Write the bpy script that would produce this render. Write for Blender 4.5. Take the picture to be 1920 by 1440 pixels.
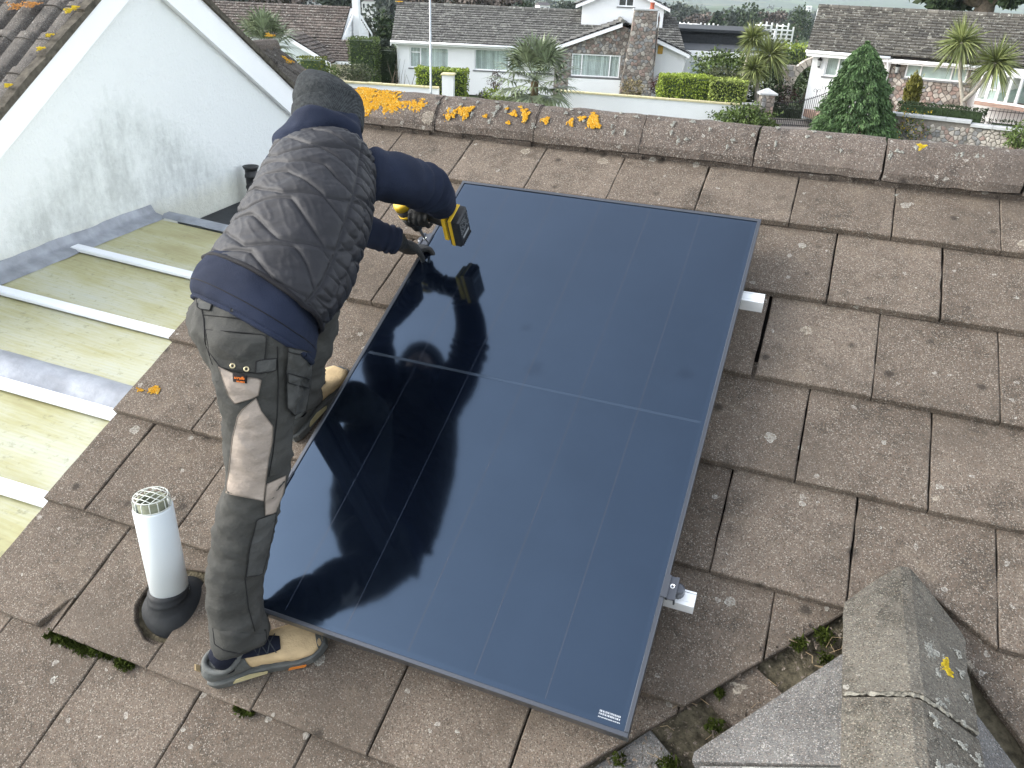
import bpy, bmesh, math, random
import numpy as np
from mathutils import Vector, Matrix, noise
from mathutils.bvhtree import BVHTree

random.seed(7); rng = np.random.default_rng(7)
scene = bpy.context.scene
col = scene.collection
for _o in list(bpy.data.objects): bpy.data.objects.remove(_o)

# ------------------------------------------------------------------ camera
F_PX = 1463.13
CAM = np.array([0.0472, -3.2533, 0.5807])
RC = np.array([[0.930963879, 0.363123530, 0.038046783],
               [0.198611788, -0.416224055, -0.887305534],
               [-0.306365534, 0.833605925, -0.459609968]])   # rows: right, down, forward
cd = bpy.data.cameras.new('camera'); cam = bpy.data.objects.new('camera', cd); col.objects.link(cam)
cd.sensor_width = 36.0; cd.lens = F_PX / 1920 * 36.0
cd.clip_start = 0.05; cd.clip_end = 12000
_m = Matrix([list(RC[0]), list(-RC[1]), list(-RC[2])]).transposed().to_4x4()
_m.translation = Vector(CAM); cam.matrix_world = _m
scene.camera = cam

# ------------------------------------------------------------------ daylight: overcast
SUN_EL, SUN_AZ = math.radians(28), math.radians(-108)      # azimuth measured from +Y towards +X
world = bpy.data.worlds.new('World'); scene.world = world; world.use_nodes = True
_nt = world.node_tree; _bg = _nt.nodes['Background']
_sky = _nt.nodes.new('ShaderNodeTexSky'); _sky.sky_type = 'NISHITA'; _sky.sun_disc = False
_sky.sun_elevation = SUN_EL; _sky.sun_rotation = SUN_AZ
_sky.air_density = 1.0; _sky.dust_density = 2.0; _sky.ozone_density = 1.5
_hs = _nt.nodes.new('ShaderNodeHueSaturation'); _hs.inputs['Saturation'].default_value = 0.33
_nt.links.new(_sky.outputs[0], _hs.inputs['Color']); _nt.links.new(_hs.outputs[0], _bg.inputs['Color'])
_bg.inputs['Strength'].default_value = 0.15
_sl = bpy.data.lights.new('sun', 'SUN'); _sl.energy = 0.5; _sl.angle = math.radians(40); _sl.color = (1.0, 0.96, 0.9)
sun = bpy.data.objects.new('sun', _sl); col.objects.link(sun)
_sd = Vector((math.sin(SUN_AZ) * math.cos(SUN_EL), math.cos(SUN_AZ) * math.cos(SUN_EL), math.sin(SUN_EL)))
sun.rotation_euler = _sd.to_track_quat('Z', 'Y').to_euler()
sun.location = (-6, -2, 14)
scene.view_settings.view_transform = 'Standard'
scene.view_settings.look = 'None'
scene.view_settings.gamma = 1.0
scene.view_settings.exposure = 2.06
scene.view_settings.use_curve_mapping = False

# ------------------------------------------------------------------ geometry of the place
TH = math.radians(26.86)                       # pitch of the roof the worker stands on
CT, ST = math.cos(TH), math.sin(TH)
def RF(u, v, w=0.0):                            # roof coordinates (along ridge, up slope, off the tiles) -> world
    return np.array([u, v * CT - w * ST, v * ST + w * CT])
RU, RV, RW = np.array([1., 0, 0]), np.array([0, CT, ST]), np.array([0, -ST, CT])
def sight(x, y): return RC.T @ np.array([(x - 960) / F_PX, (y - 720) / F_PX, 1.0])
def at_z(x, y, z): d = sight(x, y); return CAM + d * (z - CAM[2]) / d[2]
def at_y(x, y, Y): d = sight(x, y); return CAM + d * (Y - CAM[1]) / d[1]
class Fr:                                       # a facade frame: s along it, off behind it, z up
    def __init__(s, o, d):
        s.o = np.array(o[:2], float); s.d = np.array(d[:2], float); s.d /= np.linalg.norm(s.d)
        s.n = np.array([-s.d[1], s.d[0]])
    def P(s, a, off, z): q = s.o + s.d * a + s.n * off; return np.array([q[0], q[1], z])
    def at(s, x, y, off=0.0):                   # where a sight line meets the facade plane: (s, z)
        o = s.o + s.n * off; r = sight(x, y); n = np.array([*s.n, 0.])
        t = n @ (np.array([*o, 0.]) - CAM) / (n @ r); X = CAM + t * r
        return float((X[:2] - o) @ s.d), float(X[2])
    @property
    def X(s): return np.array([*s.d, 0.])
    @property
    def N(s): return np.array([*s.n, 0.])
ZU = np.array([0., 0, 1])

# ------------------------------------------------------------------ object helpers
def tag(o, label=None, cat=None, group=None, kind=None):
    if label: o['label'] = label
    if cat: o['category'] = cat
    if group: o['group'] = group
    if kind: o['kind'] = kind
    return o
def worg(o):
    p = np.zeros(3)
    while o is not None:
        p = p + np.array(o.location); o = o.parent
    return p
def thing(name, label, cat, loc=(0, 0, 0), group=None):
    o = bpy.data.objects.new(name, None); col.objects.link(o); o.location = Vector([float(q) for q in loc])
    o.empty_display_size = 0.1
    return tag(o, label, cat, group)
def mesh_obj(name, verts, faces, mats, parent=None, smooth=False, loc=None, mi=None, attr=None):
    verts = np.asarray(verts, float).reshape(-1, 3)
    if parent is not None:
        base = worg(parent) ; lo = np.zeros(3)
        if loc is not None: lo = np.asarray(loc, float) - base; base = np.asarray(loc, float)
    else:
        if loc is None:
            loc = (verts.min(0) + verts.max(0)) / 2; loc[2] = verts[:, 2].min()
        base = np.asarray(loc, float); lo = base
    me = bpy.data.meshes.new(name)
    me.from_pydata((verts - base).tolist(), [], faces)
    if not isinstance(mats, (list, tuple)): mats = [mats]
    for m in mats: me.materials.append(m)
    if mi is not None: me.polygons.foreach_set('material_index', np.asarray(mi, np.int32))
    if smooth: me.polygons.foreach_set('use_smooth', np.ones(len(me.polygons), bool))
    if attr is not None:                        # one random number per face, for tint
        a = me.attributes.new('tint', 'FLOAT', 'FACE'); a.data.foreach_set('value', np.asarray(attr, np.float32))
    me.update()
    o = bpy.data.objects.new(name, me); col.objects.link(o)
    o.location = Vector([float(q) for q in lo])
    if parent is not None: o.parent = parent
    return o
def copy_tree(o, parent=None):
    c = o.copy(); col.objects.link(c); c.parent = parent
    for ch in list(o.children): copy_tree(ch, c)
    return c

class MB:
    def __init__(s): s.v = []; s.f = []; s.t = []; s.m = []
    def add(s, vs, fs, t=None, m=0):
        n = len(s.v); s.v += [tuple(float(c) for c in q) for q in vs]
        s.f += [tuple(i + n for i in f) for f in fs]
        t = random.random() if t is None else t
        s.t += [t] * len(fs); s.m += [m] * len(fs); return s
    def box(s, c, sx, sy, sz, X=(1, 0, 0), Y=(0, 1, 0), Z=(0, 0, 1), t=None, m=0):    # centre and full sizes
        c, X, Y, Z = [np.asarray(q, float) for q in (c, X, Y, Z)]
        vs = [c + X * sx / 2 * a + Y * sy / 2 * b + Z * sz / 2 * d for a, b, d in
              ((-1, -1, -1), (1, -1, -1), (1, 1, -1), (-1, 1, -1), (-1, -1, 1), (1, -1, 1), (1, 1, 1), (-1, 1, 1))]
        return s.add(vs, [(3, 2, 1, 0), (4, 5, 6, 7), (0, 1, 5, 4), (1, 2, 6, 5), (2, 3, 7, 6), (3, 0, 4, 7)], t, m)
    def prism(s, poly, ext, t=None, m=0):         # polygon (3-D points, counter-clockwise seen from +ext) swept by vector ext
        poly = [np.asarray(q, float) for q in poly]; ext = np.asarray(ext, float); n = len(poly)
        vs = poly + [q + ext for q in poly]
        fs = [tuple(range(n))[::-1], tuple(range(n, 2 * n))] + [(i, (i + 1) % n, n + (i + 1) % n, n + i) for i in range(n)]
        return s.add(vs, fs, t, m)
    def slab(s, poly, ext, bev=0.004, t=None, m=0):   # prism whose far face is drawn in by bev (a worn arris)
        poly = [np.asarray(q, float) for q in poly]; ext = np.asarray(ext, float); n = len(poly)
        nn = ext / np.linalg.norm(ext); c = sum(poly) / n
        def inset(P, d):
            out = []
            for i in range(n):
                a, b, e = P[i - 1], P[i], P[(i + 1) % n]
                e1 = (b - a) / (np.linalg.norm(b - a) + 1e-9); e2 = (e - b) / (np.linalg.norm(e - b) + 1e-9)
                n1 = np.cross(nn, e1); n2 = np.cross(nn, e2); k = n1 + n2; k = k / (k @ k / 2 + 1e-9) if k @ k > .3 else n1
                out.append(b + k * d)
            return out
        vs = poly + [q + ext - nn * bev for q in poly] + [q + ext for q in inset(poly, bev)]
        fs = [tuple(range(n))[::-1], tuple(range(2 * n, 3 * n))]
        for i in range(n):
            j = (i + 1) % n
            fs += [(i, j, n + j, n + i), (n + i, n + j, 2 * n + j, 2 * n + i)]
        return s.add(vs, fs, t, m)
    def tube(s, pts, rad, seg=8, cap=True, t=None, m=0):
        pts = [np.asarray(q, float) for q in pts]; n = len(pts)
        if not hasattr(rad, '__len__'): rad = [rad] * n
        vs = []; ref = None
        for i, p in enumerate(pts):
            d = pts[min(i + 1, n - 1)] - pts[max(i - 1, 0)]; d = d / (np.linalg.norm(d) + 1e-9)
            if ref is None:
                ref = np.cross(d, (0, 0, 1.)) if abs(d[2]) < .9 else np.cross(d, (1., 0, 0))
            a = ref - d * (ref @ d); a /= np.linalg.norm(a) + 1e-9; ref = a; b = np.cross(d, a)
            vs += [p + (a * math.cos(k * 2 * math.pi / seg) + b * math.sin(k * 2 * math.pi / seg)) * rad[i] for k in range(seg)]
        fs = [(i * seg + k, i * seg + (k + 1) % seg, (i + 1) * seg + (k + 1) % seg, (i + 1) * seg + k) for i in range(n - 1) for k in range(seg)]
        if cap: fs += [tuple(range(seg))[::-1], tuple(range((n - 1) * seg, n * seg))]
        return s.add(vs, fs, t, m)
    def lathe(s, c, axis, prof, seg=24, t=None, m=0):     # profile [(height, radius)]
        c = np.asarray(c, float); ax = np.asarray(axis, float); ax /= np.linalg.norm(ax)
        a = np.cross(ax, (0, 1., 0)) if abs(ax[1]) < .9 else np.cross(ax, (1., 0, 0)); a /= np.linalg.norm(a); b = np.cross(ax, a)
        vs = [c + ax * h + (a * math.cos(k * 2 * math.pi / seg) + b * math.sin(k * 2 * math.pi / seg)) * r for h, r in prof for k in range(seg)]
        n = len(prof)
        fs = [(i * seg + k, i * seg + (k + 1) % seg, (i + 1) * seg + (k + 1) % seg, (i + 1) * seg + k) for i in range(n - 1) for k in range(seg)]
        if prof[0][1] > 1e-4: fs.append(tuple(range(seg))[::-1])
        if prof[-1][1] > 1e-4: fs.append(tuple(range((n - 1) * seg, n * seg)))
        return s.add(vs, fs, t, m)
    def ball(s, c, r, seg=10, rings=7, X=(1, 0, 0), Y=(0, 1, 0), Z=(0, 0, 1), t=None, m=0):
        if not hasattr(r, '__len__'): r = (r, r, r)
        c, X, Y, Z = [np.asarray(q, float) for q in (c, X, Y, Z)]
        vs = []
        for i in range(rings + 1):
            ph = math.pi * (i / rings) * .9998 + .0003
            for k in range(seg):
                q = 2 * math.pi * k / seg
                vs.append(c + X * r[0] * math.sin(ph) * math.cos(q) + Y * r[1] * math.sin(ph) * math.sin(q) - Z * r[2] * math.cos(ph))
        fs = [(i * seg + k, i * seg + (k + 1) % seg, (i + 1) * seg + (k + 1) % seg, (i + 1) * seg + k) for i in range(rings) for k in range(seg)]
        return s.add(vs, fs, t, m)
    def build(s, name, mats, parent=None, smooth=False, loc=None):
        return mesh_obj(name, s.v, s.f, mats, parent, smooth, loc, s.m if isinstance(mats, (list, tuple)) else None, s.t)

def catmull(P, n):
    P = np.asarray(P, float); k = len(P) - 1
    out = []
    for i in range(n):
        x = i / (n - 1) * k; j = min(int(x), k - 1); u = x - j
        a, b, c, d = P[max(j - 1, 0)], P[j], P[j + 1], P[min(j + 2, k)]
        out.append(.5 * (2 * b + (c - a) * u + (2 * a - 5 * b + 4 * c - d) * u * u + (3 * b - a - 3 * c + d) * u ** 3))
    return np.array(out)
def loft(sec, n, seg, disp=None, cap=True, pw=2.0):
    """sec: (centre, half axis a, half axis b); returns verts (n*seg) and faces. disp(s, theta, point, normal) -> metres along the normal"""
    C = catmull([q[0] for q in sec], n); A = catmull([q[1] for q in sec], n); B = catmull([q[2] for q in sec], n)
    th = np.arange(seg) * 2 * math.pi / seg
    ct, st = np.cos(th), np.sin(th)
    e = 2.0 / pw
    cx = np.sign(ct) * np.abs(ct) ** e; sy = np.sign(st) * np.abs(st) ** e
    V = C[:, None, :] + A[:, None, :] * cx[None, :, None] + B[:, None, :] * sy[None, :, None]
    if disp is not None:
        du = np.roll(V, -1, 1) - np.roll(V, 1, 1)
        dv = np.gradient(V, axis=0); N = np.cross(du, dv); N /= np.linalg.norm(N, axis=2, keepdims=True) + 1e-9
        if ((V - C[:, None, :]) * N).sum() < 0: N = -N
        D = np.array([[disp(i / (n - 1), th[k], V[i, k], N[i, k]) for k in range(seg)] for i in range(n)])
        V = V + N * D[:, :, None]
    vs = V.reshape(-1, 3)
    fs = [(i * seg + k, i * seg + (k + 1) % seg, (i + 1) * seg + (k + 1) % seg, (i + 1) * seg + k) for i in range(n - 1) for k in range(seg)]
    if np.dot(np.cross(A[0], B[0]), C[1] - C[0]) < 0: fs = [f[::-1] for f in fs]; flip = True
    else: flip = False
    if cap:
        c0 = tuple(range(seg)); c1 = tuple(range((n - 1) * seg, n * seg))
        fs += [c0 if flip else c0[::-1], c1[::-1] if flip else c1]
    return vs, fs
def nz(p, sc, oct=1): return noise.fractal(Vector((p[0] * sc, p[1] * sc, p[2] * sc)), 1.0, 2.0, oct) if oct > 1 else noise.noise(Vector((p[0] * sc, p[1] * sc, p[2] * sc)))
def remeshed(name, mb, vox, mats, parent, smooth_it=6, disp=None):
    me = bpy.data.meshes.new('tmp'); me.from_pydata(mb.v, [], mb.f); o = bpy.data.objects.new('tmp', me); col.objects.link(o)
    r = o.modifiers.new('r', 'REMESH'); r.mode = 'VOXEL'; r.voxel_size = vox
    if smooth_it:
        s = o.modifiers.new('s', 'SMOOTH'); s.iterations = smooth_it; s.factor = .5
    dg = bpy.context.evaluated_depsgraph_get(); ev = o.evaluated_get(dg); m2 = ev.to_mesh()
    n = len(m2.vertices); V = np.empty(n * 3); m2.vertices.foreach_get('co', V); V = V.reshape(-1, 3)
    N = np.empty(n * 3); m2.vertices.foreach_get('normal', N); N = N.reshape(-1, 3)
    F = [tuple(p.vertices) for p in m2.polygons]
    ev.to_mesh_clear(); bpy.data.objects.remove(o); bpy.data.meshes.remove(me)
    if disp is not None: V = V + N * np.array([disp(V[i], N[i]) for i in range(n)])[:, None]
    return mesh_obj(name, V, F, mats, parent, True)

# ------------------------------------------------------------------ materials
MATS = {}
class NB:                                         # a small node-graph builder
    def __init__(s, name):
        s.m = bpy.data.materials.new(name); s.m.use_nodes = True; s.t = s.m.node_tree; s.b = s.t.nodes['Principled BSDF']
    def n(s, typ, **kw):
        q = s.t.nodes.new(typ)
        for k, v in kw.items():
            if k in q.inputs.keys() if hasattr(q.inputs, 'keys') else False: q.inputs[k].default_value = v
            else: setattr(q, k, v)
        return q
    def l(s, a, b): s.t.links.new(a, b)
    def pos(s, sc=(1, 1, 1), obj=False, rot=(0, 0, 0)):
        src = s.n('ShaderNodeTexCoord').outputs['Object'] if obj else s.n('ShaderNodeNewGeometry').outputs['Position']
        mp = s.n('ShaderNodeMapping'); mp.inputs['Scale'].default_value = sc; mp.inputs['Rotation'].default_value = rot
        s.l(src, mp.inputs['Vector']); return mp.outputs[0]
    def noise(s, vec, scale, detail=3, rough=.55):
        q = s.n('ShaderNodeTexNoise'); q.inputs['Scale'].default_value = scale; q.inputs['Detail'].default_value = detail
        q.inputs['Roughness'].default_value = rough; s.l(vec, q.inputs['Vector']); return q.outputs['Fac']
    def voro(s, vec, scale, feature='F1', out='Distance', rnd=1.0):
        q = s.n('ShaderNodeTexVoronoi'); q.feature = feature; q.inputs['Scale'].default_value = scale
        q.inputs['Randomness'].default_value = rnd; s.l(vec, q.inputs['Vector']); return q.outputs[out]
    def ramp(s, fac, stops, interp='LINEAR'):
        q = s.n('ShaderNodeValToRGB'); q.color_ramp.interpolation = interp; e = q.color_ramp.elements
        while len(e) > 1: e.remove(e[0])
        for i, (p, c) in enumerate(stops):
            k = e[0] if i == 0 else e.new(p)
            k.position = p; k.color = (*c, 1) if hasattr(c, '__len__') else (c, c, c, 1)
        s.l(fac, q.inputs[0]); return q.outputs[0]
    def mix(s, fac, a, b, mode='MIX'):
        q = s.n('ShaderNodeMix'); q.data_type = 'RGBA'; q.blend_type = mode
        for sock, v in ((q.inputs[0], fac), (q.inputs[6], a), (q.inputs[7], b)):
            if hasattr(v, 'is_output'): s.l(v, sock)
            elif hasattr(v, '__len__'): sock.default_value = (*v, 1)
            else: sock.default_value = v
        return q.outputs[2]
    def math(s, op, a, b=0.0, c=None):
        q = s.n('ShaderNodeMath'); q.operation = op
        for i, v in enumerate((a, b) if c is None else (a, b, c)):
            if hasattr(v, 'is_output'): s.l(v, q.inputs[i])
            else: q.inputs[i].default_value = v
        return q.outputs[0]
    def tint(s): q = s.n('ShaderNodeAttribute'); q.attribute_name = 'tint'; return q.outputs['Fac']
    def objrand(s): return s.n('ShaderNodeObjectInfo').outputs['Random']
    def bump(s, h, strength=.3, dist=.01):
        q = s.n('ShaderNodeBump'); q.inputs['Strength'].default_value = strength; q.inputs['Distance'].default_value = dist
        s.l(h, q.inputs['Height']); s.l(q.outputs[0], s.b.inputs['Normal'])
    def out(s, color, rough=.8, spec=.3, metal=0.0, **kw):
        for sock, v in ((s.b.inputs['Base Color'], color), (s.b.inputs['Roughness'], rough)):
            if hasattr(v, 'is_output'): s.l(v, sock)
            elif hasattr(v, '__len__'): sock.default_value = (*v, 1)
            else: sock.default_value = v
        s.b.inputs['Specular IOR Level'].default_value = spec; s.b.inputs['Metallic'].default_value = metal
        for k, v in kw.items(): s.b.inputs[k].default_value = v
        MATS[s.m.name] = s.m; return s.m
def mk(name, c, rough=.7, spec=.3, var=.18, scale=6, bump=0, bscale=60, metal=0.0, vec=None, obj=False, tintv=0.0, **kw):
    """plain material with mottling: colour c varied by +-var"""
    b = NB(name); p = b.pos(obj=obj); f = b.noise(p, scale, 5)
    lo = [max(q * (1 - var), 0) for q in c]; hi = [q * (1 + var) for q in c]
    cc = b.ramp(f, [(.3, lo), (.7, hi)])
    if tintv:
        g = b.ramp(b.tint(), [(0, 1 - tintv), (1, 1 + tintv)]); cc = b.mix(1.0, cc, g, 'MULTIPLY')
    if bump: b.bump(b.noise(p, bscale, 4), bump, .01)
    return b.out(cc, rough, spec, metal, **kw)

def concrete(name, base, dark, light, sp=400, lich=True, moss=0.0, obj=False, k=.85):
    """concrete roof tile: granules, weather blotches, pale lichen rings"""
    b = NB(name); p = b.pos(obj=obj)
    big = b.noise(p, 5.0, 6, .6); mid = b.noise(p, 28, 5, .6)
    c = b.ramp(b.math('ADD', b.math('MULTIPLY', big, .6), b.math('MULTIPLY', mid, .4)), [(.34, dark), (.5, base), (.68, [q * 1.22 for q in base])])
    r = b.objrand(); g = b.ramp(r, [(0, .78), (1, 1.20)]); c = b.mix(1.0, c, g, 'MULTIPLY')
    wv = b.voro(p, sp, out='Color'); sepn = b.n('ShaderNodeSeparateColor'); b.l(wv, sepn.inputs[0])
    gr = sepn.outputs[0]
    c = b.mix(b.ramp(gr, [(.83, 0), (.91, .66 * k)]), c, light)
    c = b.mix(b.ramp(sepn.outputs[1], [(.76, 0), (.84, .7 * k)]), c, [q * .35 for q in dark])
    c = b.mix(b.ramp(sepn.outputs[2], [(.70, 0), (.8, .45 * k)]), c, (base[0] * 1.35, base[1] * 1.1, base[2] * .95))
    c = b.mix(b.ramp(b.noise(p, 2.1, 5, .65), [(.48, 0), (.70, .65)]), c, [q * .60 for q in base]); c = b.mix(b.ramp(b.noise(p, 11, 5, .7), [(.56, 0), (.74, .4)]), c, (base[0] * 1.45, base[1] * 1.42, base[2] * 1.3))
    if lich:
        wob = b.n('ShaderNodeTexNoise'); wob.inputs['Scale'].default_value = 60; b.l(p, wob.inputs['Vector'])
        vm = b.n('ShaderNodeVectorMath'); vm.operation = 'MULTIPLY_ADD'; b.l(wob.outputs['Color'], vm.inputs[0]); vm.inputs[1].default_value = (.02, .02, .02); b.l(p, vm.inputs[2])
        for sc, th, cc in ((9, .17, (.46, .46, .41)), (19, .17, (.50, .49, .44)), (4.6, .17, (.38, .34, .27))):
            q = b.n('ShaderNodeTexVoronoi'); q.inputs['Scale'].default_value = sc; b.l(vm.outputs[0], q.inputs['Vector'])
            sc2 = b.n('ShaderNodeSeparateColor'); b.l(q.outputs['Color'], sc2.inputs[0])
            on = b.math('GREATER_THAN', sc2.outputs[0], .46)
            lim = b.math('MULTIPLY', sc2.outputs[1], th)
            edge = b.math('SUBTRACT', lim, q.outputs['Distance'])
            a = b.math('MULTIPLY', b.ramp(b.math('MULTIPLY', edge, 40), [(0, 0), (.3, .9), (1, .42)]), on)
            a = b.math('MULTIPLY', a, b.ramp(b.noise(p, 190, 2), [(.38, .25), (.6, 1)]))
            c = b.mix(a, c, cc)
        ds = b.voro(p, 6.5, out='Distance'); c = b.mix(b.ramp(ds, [(.05, .75), (.13, 0)]), c, [q * .45 for q in dark])
    h = b.math('ADD', b.math('MULTIPLY', gr, .5), b.math('MULTIPLY', b.noise(p, 120, 4), 1.0))
    b.bump(h, .55, .006)
    return b.out(c, .93, .2)

M_TILE = concrete('brown_concrete', (.130, .107, .085), (.060, .051, .041), (.40, .365, .31))
M_RIDGE = concrete('ridge_concrete', (.112, .094, .080), (.050, .043, .037), (.40, .37, .32), sp=330)
M_GREY = concrete('grey_concrete', (.165, .163, .156), (.10, .099, .094), (.40, .39, .37), sp=400)
M_MORTAR = mk('old_mortar', (.26, .25, .22), .95, .1, .35, 30, .6, 150)
M_PORCHRIDGE = concrete('mossy_concrete', (.128, .119, .100), (.034, .032, .026), (.34, .32, .26), sp=420, k=.8)
M_DARKGAP = mk('dark_felt', (.012, .011, .010), .95, .1)
M_DIRT = mk('gutter_dirt', (.085, .074, .050), .95, .1, .6, 45, .9, 120)
M_MOSS = mk('moss', (.045, .06, .012), .95, .05, .5, 40, .9, 300, tintv=.35)
M_ORANGE = mk('orange_lichen', (.50, .24, .014), .95, .05, .3, 60, .6, 300, tintv=.25)
b = NB('orange_lichen'); M_ORANGE = b.out(b.mix(b.ramp(b.noise(b.pos(), 90, 3), [(.35, 0), (.65, .5)]), b.ramp(b.tint(), [(0, (.30, .15, .012)), (.45, (.50, .235, .014)), (.8, (.52, .30, .03)), (1, (.46, .40, .16))]), (.34, .20, .03)), .95, .05)
M_YELLOW = mk('yellow_lichen', (.46, .34, .03), .95, .05, .3, 60, .6, 300, tintv=.25)
M_PALEL = mk('pale_lichen', (.27, .27, .24), .95, .05, .3, 60, .6, 300, tintv=.2)
# ================================================================== the roof the worker stands on
GA, TW, TT = 0.3478, 0.3407, 0.024            # gauge, cover width, thickness
ADJ = {1: .004, 2: 0.0, 3: -.016, 4: -.009, 5: .004, 6: -.006, 7: -.006}
def vt_of(c): return -c * GA + ADJ.get(c, 0.0)
VL = lambda u: -1.757 + 1.064 * (u - .327)
VR = lambda u: -1.762 - 1.26 * (u - .598)
APEX = (.4716, -1.603)
U0, U1 = -6 * TW, 2.75
house = thing('bungalow', 'bungalow roof of flat brown concrete tiles that the worker stands on', 'house', RF(0, -1.5, -.05))
def clip(poly, fn):                            # keep the points with fn(p) >= 0
    out = []
    for i in range(len(poly)):
        a, b = poly[i - 1], poly[i]; fa, fb = fn(a), fn(b)
        if (fa < 0) != (fb < 0):
            t = fa / (fa - fb); out.append((a[0] + (b[0] - a[0]) * t, a[1] + (b[1] - a[1]) * t))
        if fb >= 0: out.append(b)
    return out
def wob(poly, step=.06, amp=.0012):            # break straight edges into short uneven runs
    out = []
    for i in range(len(poly)):
        a, b = np.array(poly[i]), np.array(poly[(i + 1) % len(poly)]); L = np.linalg.norm(b - a); n = max(1, int(L / step))
        for k in range(n):
            p = a + (b - a) * k / n
            if k: p = p + rng.normal(0, amp, 2)
            out.append(tuple(p))
    return out
def roof_tile(poly, vt, name='roof_tile', mat=M_TILE, lift=0.0, rough=.0010):
    """a tile lying on the course below: tail top at w=0, falling towards its head"""
    sl = lambda q: -(TT + .002) * (q[1] - vt) / GA + lift
    poly = wob(poly, .05, rough)
    mb = MB()
    bot = [RF(u, v, sl((u, v)) - TT) for u, v in poly]
    mb.slab(bot, RW * TT, .0032)
    return mb.build(name, mat, house)
def moved(o, me, du, dv):
    c = o.copy(); c.data = me; col.objects.link(c); c.parent = house; return c
FLUE = RF(-1.408, -2.262, 0)
for c in range(1, 11):
    vt = vt_of(c); off = 0.5 if c % 2 == 0 else 0.0
    vh = vt + GA + .07 if c > 1 else -.035
    k = -6.0
    while k * TW < U1:
        k1 = k + 1.0
        if k == -6.0 and off: k1 = -5.5
        j = rng.normal(0, .0013, 6)
        gl, gr = .0010 + abs(j[0]) * .8, .0010 + abs(j[1]) * .8
        if c == 3 and k == -1.0: gr = .010              # the wide open joint beside the upper rail
        x0, x1 = k * TW + gl, k1 * TW - gr
        poly = [(x0, vt + j[2]), (x1, vt + j[3]), (x1, vh), (x0, vh)]
        lift = float(rng.normal(0, .0012)); um = (x0 + x1) / 2
        parts = [poly]
        if vt < APEX[1] + .02:
            if x0 < APEX[0] < x1 and c == 5:
                parts = [[(x0, max(vt, VL(x0))), APEX, (x1, max(vt, VR(x1))), (x1, vh), (x0, vh)]]
            else:
                a = clip(poly, lambda q: q[1] - VL(q[0])); b = clip(poly, lambda q: q[1] - VR(q[0]))
                parts = [q for q in ([a] if um < APEX[0] else [b]) if len(q) > 2]
                if x0 < APEX[0] < x1: parts = [q for q in (clip(a, lambda q: APEX[0] - q[0]), clip(b, lambda q: q[0] - APEX[0])) if len(q) > 2]
        for q in parts:
            if max(p[1] for p in q) < -3.3: continue
            if c == 7 and k == -5.0:                    # notched round the flue
                q = [(x0, vt), (x1, vt), (x1, -2.365), (x1 - .020, -2.378), (x1 - .058, -2.375), (x1 - .12, -2.34), (x1 - .152, -2.30), (x1 - .150, -2.165), (x1, -2.165 + .02), (x1, vh), (x0, vh)]
            if c == 7 and k == -6.0:                    # broken lower corner
                q = [(x0, vt), (x1 - .058, vt), (x1 - .050, vt + .018), (x1 - .036, vt + .045), (x1 - .020, vt + .085), (x1 - .004, vt + .105), (x1, vt + .108), (x1, vh), (x0, vh)]
            roof_tile(q, vt, lift=lift)
        k = k1
# interlocking lip left showing under the broken tile corner
mb = MB()
for i, (w, m) in enumerate(((.008, 0), (.020, 0), (.032, 0))):
    mb.box(RF(-5 * TW - .012 - i * .011, vt_of(7) + .055, -.014 - .004 * i), .008, .11, .010, RU, RV, RW)
mb.build('tile_lip', M_TILE, house)
# felt / battens seen in the joints
mb = MB(); q = .062
mb.prism([RF(U0 + .02, -3.25, -q), RF(U1, -3.25, -q), RF(U1, .0, -q), RF(U0 + .02, .0, -q)], -RW * .02)
mb.build('roof_deck', M_DARKGAP, house)
# verge: mortar bed and fascia along the left edge, gable wall below it
mb = MB()
mb.prism([RF(U0 + .015, -3.25, -.03), RF(U0 + .05, -3.25, -.03), RF(U0 + .05, -.02, -.03), RF(U0 + .015, -.02, -.03)], -RW * .05)
mb.build('verge_mortar', M_MORTAR, house)
M_RENDER0 = mk('white_render', (.74, .75, .74), .9, .2, .06, 3, .35, 130)
M_WHITE = mk('white_paint', (.85, .86, .86), .5, .4, .03, 2)
mb = MB()
mb.prism([RF(U0 + .01, -3.25, -.085), RF(U0 + .035, -3.25, -.085), RF(U0 + .035, -.02, -.085), RF(U0 + .01, -.02, -.085)], (0, 0, -.16))
mb.build('verge_board', M_WHITE, house)
wl = U0 + .12
mb = MB()
mb.prism([np.array([wl, -2.9, -5.2]), np.array([wl, 2.9, -5.2]), RF(wl, 0, -.12) * [1, -0, 1] + [0, 2.9, 1.30 * 0 - 2.9 * .5064 + .0], RF(wl, 0, -.13), RF(wl, -3.2, -.13)], (.2, 0, 0))
mb.build('gable_wall', M_RENDER0, house)
# far slope
mb = MB()
mb.prism([np.array([U0, .05, -.02]), np.array([U1, .05, -.02]), np.array([U1, 3.1, -1.60]), np.array([U0, 3.1, -1.60])], (0, 0, -.05))
mb.build('rear_slope', M_TILE, house)
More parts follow.
